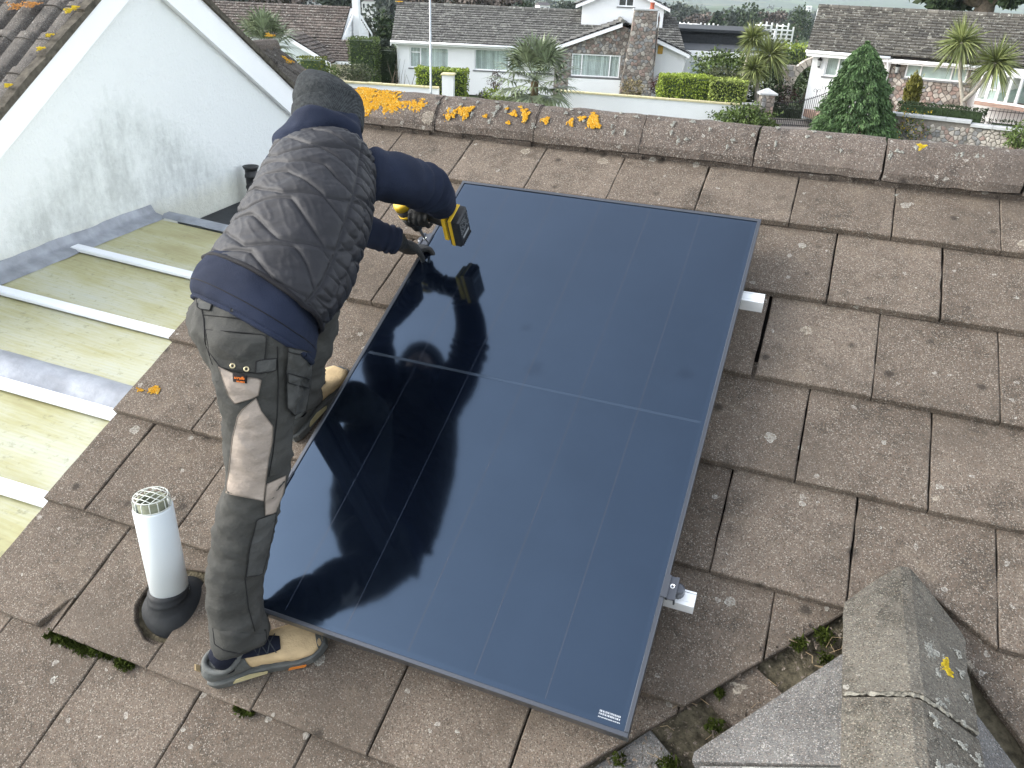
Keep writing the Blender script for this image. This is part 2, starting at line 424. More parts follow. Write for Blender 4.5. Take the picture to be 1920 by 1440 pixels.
# ridge tiles, 450 mm each
RP = [(-.118, -.018), (-.118, .012), (-.106, .030), (-.076, .070), (-.040, .101), (-.008, .114), (.03, .112), (.066, .092), (.10, .052), (.118, .012), (.118, -.018)]
def ridge_profile(P, t):                        # outer then inner outline
    inner = [(a * (1 - t / .118), b - t * .9) for a, b in P[::-1]]
    return P + [(a, max(b, P[0][1])) for a, b in inner]
uj = -2.02; ujs = [-2.02, -1.545, -1.084, -.632, -.180, .278, .735, 1.19, 1.645, 2.10, 2.555]
for i in range(len(ujs) - 1):
    a, b = ujs[i] + .004, ujs[i + 1] - .004
    dz, dy, tl = rng.normal(0, .003), rng.normal(0, .003), rng.normal(0, .003)
    mb = MB(); n = 9; prof = RP; vs = []
    for s in range(n + 1):
        x = a + (b - a) * s / n
        k = 1.0 if 0 < s < n else .985
        for (py, pz) in prof:
            jx = rng.normal(0, .0012) if 0 < s < n else rng.normal(0, .002)
            vs.append((x + jx, .052 + dy + py * k + rng.normal(0, .0016), -.0 + dz + tl * (s / n - .5) + pz * (k if pz > 0 else 1) + rng.normal(0, .0015)))
    m = len(prof)
    fs = [(s * m + q, (s + 1) * m + q, (s + 1) * m + q + 1, s * m + q + 1) for s in range(n) for q in range(m - 1)]
    fs += [tuple(range(m))[::-1], tuple(range(n * m, (n + 1) * m))]
    fs = [f[::-1] for f in fs]
    mb.add(vs, fs)
    rt = mb.build('ridge_tile', M_RIDGE, house)
# mortar bed under the ridge and pointing in its joints
mb = MB()
for i in range(60):
    u = U0 + .03 + i * .08
    mb.box(RF(u, -.030 + rng.normal(0, .004), -.016), .083, .05, .03 + rng.random() * .006, RU, RV, RW)
for u in ujs[1:4]:
    P = [(a * .97, b * .97 - .003) for a, b in RP]
    mb.prism([(u - .003, .052 + a, b) for a, b in P], (.006, 0, 0))
mb.build('ridge_mortar', M_RIDGE, house, loc=None)['kind'] = 'stuff'

# ------------------------------------------------------------------ small cross gable (porch) at lower right
ZR = -.693; XR = .459
def PF(x, y, h=0.0, side=-1):                   # on the porch tile plane, h above it
    return np.array([x, y, ZR - .058 - .5064 * abs(XR - x) + h])
PN = {-1: np.array([-ST, 0, CT]), 1: np.array([ST, 0, CT])}
def porch_pt(x, y):                             # sight line to left porch slope
    d = sight(x, y); a = np.array([-.5064, 0, 1.0])    # z - .5064 x = ZR-.058-.5064*XR
    k = ZR - .058 - .5064 * XR; t = (k - a @ CAM) / (a @ d); return CAM + d * t
PA, PB, PC_ = porch_pt(1582, 1229), porch_pt(1320, 1403), porch_pt(1309, 1413)
PD = porch_pt(1582, 1437)
def porch_tile(poly, side, mat=M_GREY):
    mb = MB(); pts = [PF(x, y, -.024) for x, y in poly]
    n = PN[side]
    if np.dot(np.cross(pts[1] - pts[0], pts[2] - pts[0]), n) < 0: pts = pts[::-1]
    mb.slab(pts, n * .024, .003); mb.build('porch_tile', mat, house)
yj = PD[1]; m0 = (PB[1] - PA[1]) / (PB[0] - PA[0])
def yl(x): return PA[1] + m0 * (x - PA[0])
xt = XR - .10
porch_tile([(xt, yl(xt)), (xt, yj + .003), (PC_[0], yj + .010), (PC_[0], yl(PC_[0]))], -1)
for r in range(4):
    y1, y0 = yj - .003 - r * .3407, yj - .3407 * (r + 1) + .003
    xa = PC_[0] + .018; 
    porch_tile([(xt, y1), (xt, y0), (xa, y0), (xa, y1)], -1)
    xb = xa - .006
    for q in range(4):
        x1, x0 = xb - q * .31, xb - (q + 1) * .31 + .006
        poly = clip([(x1, y1 - .17), (x1, y0 - .17), (x0, y0 - .17), (x0, y1 - .17)] if q % 2 == 0 else [(x1, y1), (x1, y0), (x0, y0), (x0, y1)], lambda p: yl(p[0]) - p[1])
        if len(poly) > 2: porch_tile(poly, -1)
mR = -(m0)
def yr(x): return yl(2 * XR - x)
for r in range(6):
    ya = -1.60 - r * .3407
    for q in range(5):
        x0, x1 = XR + .10 + q * .31, XR + .10 + (q + 1) * .31 - .006
        sh = .17 * (q % 2)
        poly = clip([(x0, ya - sh), (x1, ya - sh), (x1, ya - .335 - sh), (x0, ya - .335 - sh)], lambda p: yr(p[0]) - .0 - p[1])
        if len(poly) > 2: porch_tile(poly, 1)
# porch ridge tiles: angular, the first mitred to a point on the main roof
def porch_ridge(y0, y1, mitre, dz=0.0):
    prof = [(-.128, -.082), (-.132, -.060), (-.062, -.023), (-.012, -.002), (.012, -.002), (.062, -.023), (.132, -.060), (.128, -.082)]
    n = 10; vs = []; m = len(prof)
    for s in range(n + 1):
        for (px, pz) in prof:
            f = s / n
            top = y0 - mitre * min(abs(px) / .132, 1) 
            y = top + (y1 - top) * f
            vs.append((XR + px + rng.normal(0, .0012), y + rng.normal(0, .0012), ZR + dz + pz + rng.normal(0, .001)))
    fs = [(s * m + q, (s + 1) * m + q, (s + 1) * m + q + 1, s * m + q + 1) for s in range(n) for q in range(m - 1)]
    fs += [tuple(range(m))[::-1], tuple(range(n * m, (n + 1) * m))]
    fs = [f[::-1] for f in fs]
    MB().add(vs, fs).build('ridge_tile', M_PORCHRIDGE, house)
porch_ridge(-1.432, -1.872, .138)
porch_ridge(-1.882, -2.330, 0, -.006)
porch_ridge(-2.340, -2.790, 0, -.006)
mb = MB(); n = 44; vs = []
for i in range(n + 1):
    f = i / n; px = -.130 + .26 * f; pz = -.002 - .46 * max(abs(px) - .012, 0)
    w = .003 + .005 * abs(nz((f * 9, 1, 2), 1.0, 2))
    for k in range(5): vs.append((XR + px, -1.877 + (k / 2 - 1) * w + .002 * rng.normal(), ZR + pz + (.004 + .002 * rng.random()) * (1 - abs(k / 2 - 1)) - .002))
mb.add(vs, [(i * 5 + k, i * 5 + k + 1, (i + 1) * 5 + k + 1, (i + 1) * 5 + k) for i in range(n) for k in range(4)])
mb.build('joint_mortar', mk('lichened_mortar', (.19, .18, .15), .95, .1, .6, 60, .7, 150), house)['kind'] = 'stuff'
# valley troughs: dirt filled bed on each side
def valley(name, p0, p1, w, mat, dw):
    mb = MB(); p0, p1 = np.array(p0), np.array(p1); d = (p1 - p0) / np.linalg.norm(p1 - p0)
    sd = np.cross(d, ZU); sd /= np.linalg.norm(sd); n = 26; m = 7; vs = []
    for i in range(n + 1):
        for k in range(m):
            a = k / (m - 1) * 2 - 1
            h = .050 * abs(a) ** 1.6 + .020 * nz((i * .6, k * .7, dw), 1.0, 3)
            vs.append(p0 + (p1 - p0) * i / n + sd * a * w + ZU * (h + dw))
    fs = [(i * m + k, i * m + k + 1, (i + 1) * m + k + 1, (i + 1) * m + k) for i in range(n) for k in range(m - 1)]
    mb.add(vs, fs); return mb.build(name, mat, house, True)
VB = lambda u, v, dz: RF(u, v, 0) + np.array([0, 0, dz])
L0, L1 = RF(APEX[0] - .02, APEX[1] - .02) + [0.0, -.06, -.085], RF(-.34, VL(-.34)) + [.07, -.06, -.085]
valley('valley_gutter', L0, L1, .17, M_DIRT, .012)
valley('valley_gutter', L1 + (L0 - L1) * .01, RF(-1.0, VL(-1.0)) + [.07, -.06, -.085], .17, M_DIRT, .010)
R0, R1 = RF(APEX[0] + .02, APEX[1] - .02) + [0.0, -.06, -.085], RF(1.25, VR(1.25)) + [-.07, -.06, -.085]
valley('valley_gutter', R0, R1, .15, M_DIRT, .012)
def slabbit(name, px, lift, mat):
    P = [VB(*q) if len(q) == 3 else q for q in px]; MB().slab(P, np.array([0, -.02, .02]) * lift / .02, .003).build(name, mat, house)
# a piece of flat trough tile lying in the left valley
def vpt(f, s, dz):                              # f along the left valley, s across it
    d = (L1 - L0); sd = np.cross(d / np.linalg.norm(d), ZU); sd /= np.linalg.norm(sd)
    return L0 + d * f + sd * s + ZU * (dz + .022)
MB().slab([vpt(.33, -.06, .0), vpt(.46, -.07, -.003), vpt(.47, .085, .004), vpt(.34, .09, .006)][::-1], ZU * .016, .003).build('trough_tile', M_TILE, house)
MB().slab([vpt(.60, -.03, -.004), vpt(.80, -.05, -.006), vpt(.81, .09, .002), vpt(.61, .09, .002)][::-1], ZU * .012, .003).build('trough_tile', M_GREY, house)

# ------------------------------------------------------------------ moss, lichen, needles
def moss_clump(mb, p, r, n, up):
    up = np.array(up); 
    for i in range(n):
        d = rng.normal(0, 1, 3); d /= np.linalg.norm(d); q = p + d * r * rng.random() ** .5 * np.array([1, 1, .6])
        s = .003 + .004 * rng.random()
        a, b = rng.normal(0, 1, 3), rng.normal(0, 1, 3)
        mb.add([q, q + a * s, q + b * s + up * s], [(0, 1, 2)])
mb = MB()
v7 = vt_of(7)
def on(u, v, w): return RF(u, v, w)
for u, r, n in ((-1.715, .014, 130), (-1.68, .02, 220), (-1.65, .022, 260), (-1.625, .018, 190), (-1.60, .024, 320), (-1.575, .02, 240), (-1.55, .014, 110), (-1.525, .012, 90), (-1.50, .010, 70), (-1.455, .022, 260), (-1.43, .018, 190), (-1.062, .012, 90), (-1.045, .014, 120), (-1.025, .010, 60)):
    moss_clump(mb, on(u, v7 - .008, -.018), r, n, ZU)
tag(mb.build('moss', M_MOSS), 'green moss tufts growing along the lower edge of the tile with the white flue', 'moss', kind='stuff')
mb = MB()
for f, s, r, n in tuple((.06 + .9 * i / 40, -.085 + .03 * math.sin(i * 2.3), .012 + .012 * rng.random(), 130) for i in range(41)) + ((.12, -.05, .03, 300), (.2, .03, .028, 260), (.26, .05, .022, 180), (.30, -.09, .02, 160), (.36, -.1, .018, 120), (.52, -.06, .02, 170), (.16, -.1, .02, 260), (.4, -.11, .018, 220), (.48, -.12, .02, 200), (.58, -.12, .02, 240), (.66, -.12, .022, 260), (.76, -.12, .02, 220), (.84, -.08, .03, 320), (.24, -.02, .02, 160), (.56, .0, .024, 220), (.62, -.1, .02, 150), (.70, -.02, .03, 380), (.72, -.1, .018, 120), (.50, .06, .014, 90), (.79, .06, .018, 120), (.44, -.12, .016, 100)):
    moss_clump(mb, vpt(f * .9, s, .03), r, n, ZU)
tag(mb.build('moss', M_MOSS), 'green moss cushions in the dirt of the roof valley beside the panel', 'moss', kind='stuff')
mb = MB()
for i in range(900):
    q = vpt(.05 + .9 * rng.random(), rng.normal(0, .07), .03 + .012 * rng.random()); k = .0015 + .004 * rng.random() ** 2
    mb.add([q + rng.normal(0, k, 3) for _ in range(4)], [(0, 1, 2), (0, 2, 3), (1, 3, 2)])
tag(mb.build('grit', M_TILE), 'loose grit and crumbs of tile lying in the dirt of the roof valley', 'grit', kind='stuff')
M_NEEDLE = mk('dry_needle', (.30, .22, .13), .8, .2)
mb = MB()
for i in range(26):
    f, s = .12 + .62 * rng.random(), rng.normal(0, .05); p = vpt(f, s, .035); a = rng.random() * 6.28; L = .025 + .04 * rng.random()
    d = np.array([math.cos(a), math.sin(a), -.2]); sd = np.array([-d[1], d[0], 0]) * .012 * rng.normal()
    mb.tube([p, p + d * L * .5 + sd + ZU * .004, p + d * L], .0007, 4)
tag(mb.build('pine_needles', M_NEEDLE), 'dry pine needles lying in the mossy roof valley', 'pine needles', kind='stuff')
def crust(mb, fn, cu, cv, ru, rv, n, size=.007):
    n = int(n * 2.2); size *= .56; hole = rng.random() * 50    # many small overlapping scales on a surface fn(a, b) -> (point, normal)
    for i in range(n):
        a = rng.random() * 6.283; r = rng.random() ** .6 * (1.0 if rng.random() < .93 else 1.35)
        g = 1 + .45 * math.sin(3 * a + cu * 50) + .25 * math.sin(5 * a + cv * 31)
        x, y = cu + ru * r * g * math.cos(a), cv + rv * r * g * math.sin(a)
        if nz((x / (size * 3.5), y / (size * 3.5), hole), 1.0, 2) < -.16 and ru > .02: continue
        p, nn = fn(x, y); nn = nn / np.linalg.norm(nn)
        t1 = np.cross(nn, (0.3, .5, .1)); t1 /= np.linalg.norm(t1); t2 = np.cross(nn, t1)
        s = size * (.5 + rng.random()); k = 7; ph = rng.random() * 6
        ring = [p + (t1 * math.cos(ph + j * 6.283 / k) + t2 * math.sin(ph + j * 6.283 / k)) * s * (.75 + .5 * rng.random()) - nn * .001 for j in range(k)]
        mb.add(ring + [p + nn * (.0006 + .0012 * rng.random())], [(j, (j + 1) % k, k) for j in range(k)])
RPy = np.array([q[0] for q in RP[1:-1]]); RPz = np.array([q[1] for q in RP[1:-1]])
def ridge_fn(u, y):
    z = np.interp(y, RPy, RPz); dz = (np.interp(y + .004, RPy, RPz) - np.interp(y - .004, RPy, RPz)) / .008
    n = np.array([0, -dz, 1.0]); n /= np.linalg.norm(n)
    return np.array([u, .052 + y, z]) + n * .0025, n
def ridge_uv(x, y):                              # sight line -> (u, y) on the ridge front
    for k in range(60):
        yy = -.115 + .14 * k / 59; p, n = ridge_fn(0, yy); q = at_y(x, y, p[1])
        if q[2] <= p[2] - .0025 + .002: return q[0], yy
    return q[0], -.02
mb = MB()
for x, y, ru, rv, n in ((700, 180, .085, .05, 1500), (675, 172, .06, .045, 700), (715, 186, .06, .04, 500), (728, 192, .05, .03, 350), (745, 196, .04, .02, 220), (775, 194, .04, .02, 260), (690, 200, .05, .02, 200), (665, 190, .04, .03, 220), (790, 197, .02, .014, 70), (845, 214, .024, .014, 90), (862, 208, .03, .012, 110), (872, 213, .022, .014, 100), (878, 205, .02, .01, 60),
                     (963, 213, .012, .010, 70), (985, 216, .012, .014, 80), (983, 208, .01, .008, 40), (950, 204, .006, .005, 18), (976, 200, .006, .005, 18), (910, 218, .007, .005, 16), (953, 231, .008, .004, 18), (985, 226, .006, .008, 20),
                     (1022, 226, .014, .008, 44), (1070, 229, .01, .012, 40), (1090, 222, .014, .008, 46), (1112, 220, .018, .016, 130), (1116, 232, .016, .014, 110), (1108, 227, .014, .012, 80)):
    u, yy = ridge_uv(x, y); crust(mb, ridge_fn, u, yy, ru, rv, n, .006)
tag(mb.build('lichen', M_ORANGE), 'bright orange lichen crust spread over the ridge tiles beside the beanie', 'lichen', kind='stuff')
mb = MB(); u, yy = ridge_uv(1728, 275); crust(mb, ridge_fn, u, yy, .013, .010, 120, .004)
tag(mb.build('lichen', M_YELLOW), 'small yellow lichen rosette on the ridge tile at the right', 'lichen', kind='stuff')
def slope_fn(u, v): return RF(u, v, .0 - (TT + .002) * (((-v) % GA) / GA * -1 + 1) * 0 + .001), RW
mb = MB()
for x, y, ru, rv, n in ((289, 726, .018, .008, 60), (283, 730, .01, .012, 40), (293, 732, .008, .010, 30), (262, 729, .012, .006, 24)):
    q = at_z(x, y, 0); d = sight(x, y); t = (0 - CAM @ RW) / (d @ RW); p = CAM + d * t
    v = p[1] * CT + p[2] * ST
    crust(mb, lambda a, b: (RF(a, b, -.001 - .014 * (b - vt_of(5)) / GA), RW), p[0], v, ru, rv, n, .005)
tag(mb.build('lichen', M_ORANGE), 'small orange lichen patch on the verge tile behind the worker', 'lichen', kind='stuff')
mb = MB()
crust(mb, lambda a, b: (np.array([XR + a, b, ZR - .002 - .46 * (abs(a) - .012) + .002]), np.array([.42, 0, .9])), .075, -1.735, .010, .022, 110, .005)
tag(mb.build('lichen', M_YELLOW), 'yellow lichen streak on the porch ridge tile at lower right', 'lichen', kind='stuff')
mb = MB()
for i in range(110):                              # pale rings scattered on ridge, porch ridge and the top course
    if i < 60: u, yy = rng.uniform(-1.6, .9), rng.uniform(-.1, -.01); crust(mb, ridge_fn, u, yy, .006 * rng.uniform(.5, 1.6), .007 * rng.uniform(.4, 1.3), 14, .0045)
    elif i < 84: a, b = rng.uniform(.03, .12), rng.uniform(-2.1, -1.6); crust(mb, lambda a, b: (np.array([XR + a, b, ZR - .002 - .46 * (abs(a) - .012) + .002]), np.array([.42, 0, .9])), a, b, .008 * rng.uniform(.5, 1.5), .010 * rng.uniform(.5, 1.5), 18, .004)
    else: u, v = rng.uniform(-1.4, .9), -.09 - .05 * rng.random(); crust(mb, lambda a, b: (RF(a, b, -.020), RW), u, v, .012 * rng.uniform(.5, 1.2), .008, 16, .004)
tag(mb.build('lichen', M_PALEL), 'pale grey lichen rosettes dotted over the ridge tiles', 'lichen', kind='stuff')
# ================================================================== solar panel, rails, clamps, flue
PW, PH = 1.113, 1.737
PU0, PV0, PWN = -1.2005, -2.234, .130           # lower left corner of the frame top (roof coordinates)
M_FRAME = mk('black_anodised', (.085, .092, .105), .30, .7, .05, metal=.7)
b = NB('solar_cell'); p = b.pos((1, 1, 1)); f = b.noise(p, 1.8, 3)
cellcol = b.ramp(f, [(.3, (.0014, .0024, .0052)), (.7, (.0020, .0034, .0072))])
rr = b.ramp(b.noise(p, 2.2, 5, .6), [(.35, .075), (.75, .105)])
def smudge(x, y, r):                              # a greasy hand mark on the glass
    d_ = sight(x, y); t_s = (.125 - CAM @ RW) / (d_ @ RW); q = CAM + d_ * t_s
    vd = b.n('ShaderNodeVectorMath'); vd.operation = 'DISTANCE'; b.l(p, vd.inputs[0]); vd.inputs[1].default_value = tuple(float(c) for c in q)
    return b.ramp(b.math('ADD', b.math('DIVIDE', vd.outputs['Value'], r), b.math('MULTIPLY', b.math('SUBTRACT', b.noise(p, 45, 4), .5), 1.8)), [(.4, .12), (1.0, 0)])
sm = b.math('ADD', smudge(1003, 692, .038), b.math('ADD', smudge(985, 615, .022), smudge(1285, 700, .03)))
spl = b.math('SUBTRACT', b.ramp(b.noise(p, 3.1, 4, .6), [(.3, .90), (.7, 1.0)]), sm)
b.l(spl, b.b.inputs['Specular IOR Level'])
M_CELL = b.out(cellcol, rr, 1.0, 0.0); M_CELL.node_tree.nodes['Principled BSDF'].inputs['IOR'].default_value = 1.66; M_CELL.node_tree.nodes['Principled BSDF'].inputs['Specular Tint'].default_value = (.50, .71, 1.0, 1)
b = NB('cell_gap'); M_GAP = b.out((.0018, .003, .0064), .13, 1.0, 0.0); M_GAP.node_tree.nodes['Principled BSDF'].inputs['Specular Tint'].default_value = (.50, .71, 1.0, 1)
b = NB('mid_gap'); M_MIDGAP = b.out((.012, .016, .022), .2, 1.0, 0.0); M_GAP.node_tree.nodes['Principled BSDF'].inputs['IOR'].default_value = 1.66; M_MIDGAP.node_tree.nodes['Principled BSDF'].inputs['IOR'].default_value = 1.66; M_MIDGAP.node_tree.nodes['Principled BSDF'].inputs['Specular Tint'].default_value = (.50, .71, 1.0, 1)
M_LABEL = mk('label_white', (.36, .38, .40), .5, .3, .02)
panel = thing('solar_panel', 'large black framed solar panel lying on the tiled roof, reflecting the worker', 'solar panel', RF(PU0, PV0, PWN - .035))
def PP(a, b, h=0.0): return RF(PU0 + a, PV0 + b, PWN + h)
FB, FD = .011, .035                              # visible frame lip, frame depth
for nm, (a0, b0, a1, b1) in (('rail', (0, 0, PW, FB)), ('rail', (0, PH - FB, PW, PH)), ('rail', (0, FB, FB, PH - FB)), ('rail', (PW - FB, FB, PW, PH - FB))):
    mb = MB(); mb.slab([PP(a0, b0, -FD), PP(a1, b0, -FD), PP(a1, b1, -FD), PP(a0, b1, -FD)], RW * FD, .0012); mb.build('frame', M_FRAME, panel)
mb = MB(); mb.prism([PP(FB, FB, -.012), PP(PW - FB, FB, -.012), PP(PW - FB, PH - FB, -.012), PP(FB, PH - FB, -.012)], RW * .0079)
mb.build('backsheet', M_GAP, panel)
cw = (PW - 2 * FB - .024) / 6; half = (PH - 2 * FB - .030 - .012) / 2; ch = half / 9
cm = None
for i in range(6):
    for h in range(2):
        for j in range(9):
            a0 = FB + .012 + i * cw + .0008; a1 = a0 + cw - .0016
            b0 = FB + .015 + h * (half + .012) + j * ch; b1 = b0 + ch
            if cm is None:
                mb = MB(); mb.prism([PP(a0, b0, -.0050), PP(a1, b0, -.0050), PP(a1, b1, -.0050), PP(a0, b1, -.0050)], RW * .0012)
                o = mb.build('cell', M_CELL, panel, loc=PP(a0, b0, -.005)); cm = o.data
            else:
                o = bpy.data.objects.new('cell', cm); col.objects.link(o); o.parent = panel; o.location = Vector(PP(a0, b0, -.005) - worg(panel))
M_RIB = mk('ribbon', (.019, .026, .043), .12, 1.0, .05)
for i in range(1, 6):
    a_c = FB + .012 + i * cw
    mb = MB(); mb.prism([PP(a_c - .0008, FB + .013, -.0042), PP(a_c + .0008, FB + .013, -.0042), PP(a_c + .0008, PH - FB - .013, -.0042), PP(a_c - .0008, PH - FB - .013, -.0042)], RW * .0006); mb.build('ribbon', M_RIB, panel)
mb = MB(); bm = FB + .015 + half
mb.prism([PP(FB + .012, bm + .001, -.0040), PP(PW - FB - .012, bm + .001, -.0040), PP(PW - FB - .012, bm + .011, -.0040), PP(FB + .012, bm + .011, -.0040)], RW * .0003)
mb.build('busbar_strip', M_MIDGAP, panel)
# printed serial label: rows of small bars
mb = MB()
for r in range(3):
    x = PW - .075
    while x < PW - .026:
        w = .0008 + .0026 * rng.random()
        hgt = .0042 if r < 2 else .0026
        y = .024 + (2 - r) * .0062
        mb.prism([PP(x, y, -.0036), PP(x + w, y, -.0036), PP(x + w, y + hgt, -.0036), PP(x, y + hgt, -.0036)], RW * .0004); x += w + .0007 + .0012 * rng.random()
mb.build('serial_label', M_LABEL, panel)['kind'] = 'stuff'
M_ALU = mk('bare_aluminium', (.80, .82, .82), .36, .5, .05, 40, metal=.75)
M_ALUW = mk('mill_aluminium', (.80, .82, .82), .45, .5, .04, 30, metal=.2)
def rail(v, u0, u1, lab):
    r = thing('mounting_rail', lab, 'rail', RF(u1, v, .05), 'aluminium rails under the solar panel')
    W, H = .040, .044; top = PWN - FD - .001
    mb = MB()
    prof = [(-W / 2, -H), (W / 2, -H), (W / 2, 0), (.0155, 0), (.0155, -.004), (.0130, -.004), (.0130, 0), (-.0090, 0), (-.0090, -.002), (-.0105, -.002), (-.0105, 0), (-W / 2, 0)]
    A = [RF(u0, v + a, top + b) for a, b in prof]
    mb.prism(A[::-1] if False else A, RU * (u1 - u0)); mb.build('extrusion', M_ALUW, r)
    for k in range(4):
        u = u0 + .15 + k * (u1 - u0 - .3) / 3
        mb = MB(); mb.box(RF(u, v - .02, .012), .035, .10, .005, RU, RV, RW); mb.box(RF(u, v - .03, (top - H + .012) / 2), .035, .006, top - H - .010, RU, RV, RW); mb.build('roof_hook', M_ALU, r)
rail(-.826, -1.235, -.020, 'upper aluminium mounting rail, its end standing out above the mid right edge of the panel')
rail(-1.866, -1.235, -.016, 'lower aluminium mounting rail, its end standing out by the bolted clamp')
def clamp(u, v, side, lab, black=True):
    c = thing('end_clamp', lab, 'clamp', RF(u, v, .09), 'end clamps holding the panel frame')
    s = side; L = .030
    pr = [(0, .0035), (s * -.010, .0035), (s * -.010, .0008), (s * .003, .0008), (s * .003, -.012), (s * .008, -.012), (s * .008, -.006), (s * .022, -.006), (s * .022, -.030), (s * .026, -.030), (s * .026, .0015), (s * .019, .0015), (s * .019, -.002), (s * .006, -.002), (s * .006, .0035)]
    A = [RF(u + a, v - L, PWN + b) for a, b in pr]
    if s < 0: A = A[::-1]
    mb = MB(); mb.prism(A[::-1], RV * 2 * L); mb.build('bracket', M_FRAME, c)
    mb = MB(); q = RF(u + s * .0135, v + .004, PWN - .006); mb.lathe(q, RW, [(0, .0062), (.006, .0062), (.007, .0056), (.0055, .0034), (.0030, .0030)], 14); mb.build('bolt', M_ALU, c)
    mb = MB(); mb.lathe(RF(u + s * .028, v + .006, PWN - .040), RW, [(0, .016), (.03, .016), (.034, .012)], 14); mb.build('nut_block', M_FRAME, c)
clamp(PU0 + PW, -1.866, 1, 'dark end clamp with a bright bolt gripping the right edge of the panel')
clamp(PU0, -1.866, -1, 'black end clamp on the left edge of the panel beside the worker knee')
clamp(PU0, -.835, -1, 'dark end clamp under the drill bit on the upper left edge of the panel')

# flue
M_PVC = mk('white_pvc', (.74, .80, .82), .38, .5, .03, 3)
M_FLUEIN = mk('grimy_liner', (.19, .20, .14), .8, .3, .5, 18, .3, 60)
M_WIRE = mk('plastic_guard', (.62, .64, .58), .5, .4, .08, 20)
M_RUBBER = mk('lead_slate_black', (.016, .018, .020), .62, .3, .25, 9, .25, 30)
fax = np.array([-.035, .035, 1.0]); fax /= np.linalg.norm(fax)
fb_ = RF(-1.412, -2.262, -.02)
flue = thing('boiler_flue', 'white boiler flue pipe with wire guard rising through the tiles', 'flue', fb_)
R_ = .051; FH = .335
mb = MB(); mb.lathe(fb_, fax, [(.02, R_), (FH - .004, R_), (FH, R_ - .002), (FH, R_ - .006), (FH - .03, R_ - .007), (.1, R_ - .007)], 40); mb.build('pipe', M_PVC, flue, True)
mb = MB(); mb.lathe(fb_, fax, [(.1, .037), (FH + .022, .037), (FH + .022, .033), (.15, .033)], 32); mb.lathe(fb_, fax, [(FH - .05, .046), (FH - .048, .001)], 24); mb.build('inner_pipe', M_FLUEIN, flue, True)
a1 = np.cross(fax, (0, 1, 0)); a1 /= np.linalg.norm(a1); a2 = np.cross(fax, a1)
mb = MB()
def ring(r, h, t=.0016):
    pts = [fb_ + fax * h + (a1 * math.cos(k * 2 * math.pi / 28) + a2 * math.sin(k * 2 * math.pi / 28)) * r for k in range(29)]
    mb.tube(pts, t, 6, False)
ring(.0435, FH + .032); ring(.0475, FH + .002)
for k in range(14):
    q = 2 * math.pi * k / 14; d = a1 * math.cos(q) + a2 * math.sin(q)
    mb.tube([fb_ + fax * (FH - .01) + d * .047, fb_ + fax * (FH + .026) + d * .046, fb_ + fax * (FH + .032) + d * .0425], .0014, 6)
for k in (-1.5, -.5, .5, 1.5):
    c = k * .0195; L = math.sqrt(.043 ** 2 - c * c)
    for A, B in ((a1, a2), (a2, a1)):
        mb.tube([fb_ + fax * (FH + .033) + A * c - B * L, fb_ + fax * (FH + .036) + A * c, fb_ + fax * (FH + .033) + A * c + B * L], .0012, 6)
mb.build('wire_guard', M_WIRE, flue, True)
mb = MB()
prof = [(-.010, .092), (.002, .088), (.014, .078), (.030, .066), (.036, .0585), (.040, .0585), (.042, .056), (.047, .0575), (.052, .0575), (.054, .0545), (.060, .0560), (.064, .0545), (.065, .0515)]
n = 40; vs = []
for i, (h, r) in enumerate(prof):
    w = i / (len(prof) - 1); ax = RW * (1 - w) + fax * w; ax /= np.linalg.norm(ax)
    A = np.cross(ax, (0, 1, 0)); A /= np.linalg.norm(A); B = np.cross(ax, A)
    for k in range(n):
        q = 2 * math.pi * k / n
        vs.append(fb_ + ax * h + (A * math.cos(q) + B * math.sin(q)) * r * (1 + (.05 * math.sin(3 * q + 1) if i < 3 else 0)))
fs = [(i * n + k, (i + 1) * n + k, (i + 1) * n + (k + 1) % n, i * n + (k + 1) % n) for i in range(len(prof) - 1) for k in range(n)]
mb.add(vs, [f[::-1] for f in fs]); mb.build('rubber_collar', M_RUBBER, flue, True)
mb = MB(); mb.prism([RF(-1.53, -2.37, -.042), RF(-1.36, -2.385, -.042), RF(-1.36, -2.14, -.042), RF(-1.55, -2.14, -.042)], RW * .008); mb.build('lead_plate', M_DIRT, flue)
# ================================================================== neighbour's gable, conservatory, flat roof
NF = Fr((-4.13, -.2), (-.109, .994))             # s runs along the gable wall away from the camera; n points away from us
nX, nN = NF.X, NF.N                               # nN points to -X (behind the wall)
nbr = thing('neighbouring_house', 'white rendered gable end with broad white bargeboards and ribbed tiled roof at left', 'house', NF.P(1.2, 0, -5.2))
b = NB('stained_render'); p = b.pos()
n1 = b.noise(b.pos((1.2, 1.2, .75)), 4.2, 9, .68); n2 = b.noise(p, 22, 5, .65)
n3 = b.noise(b.pos((3, 3, .5)), 3.5, 5, .6)
sx = b.n('ShaderNodeSeparateXYZ'); b.l(b.n('ShaderNodeNewGeometry').outputs['Position'], sx.inputs[0])
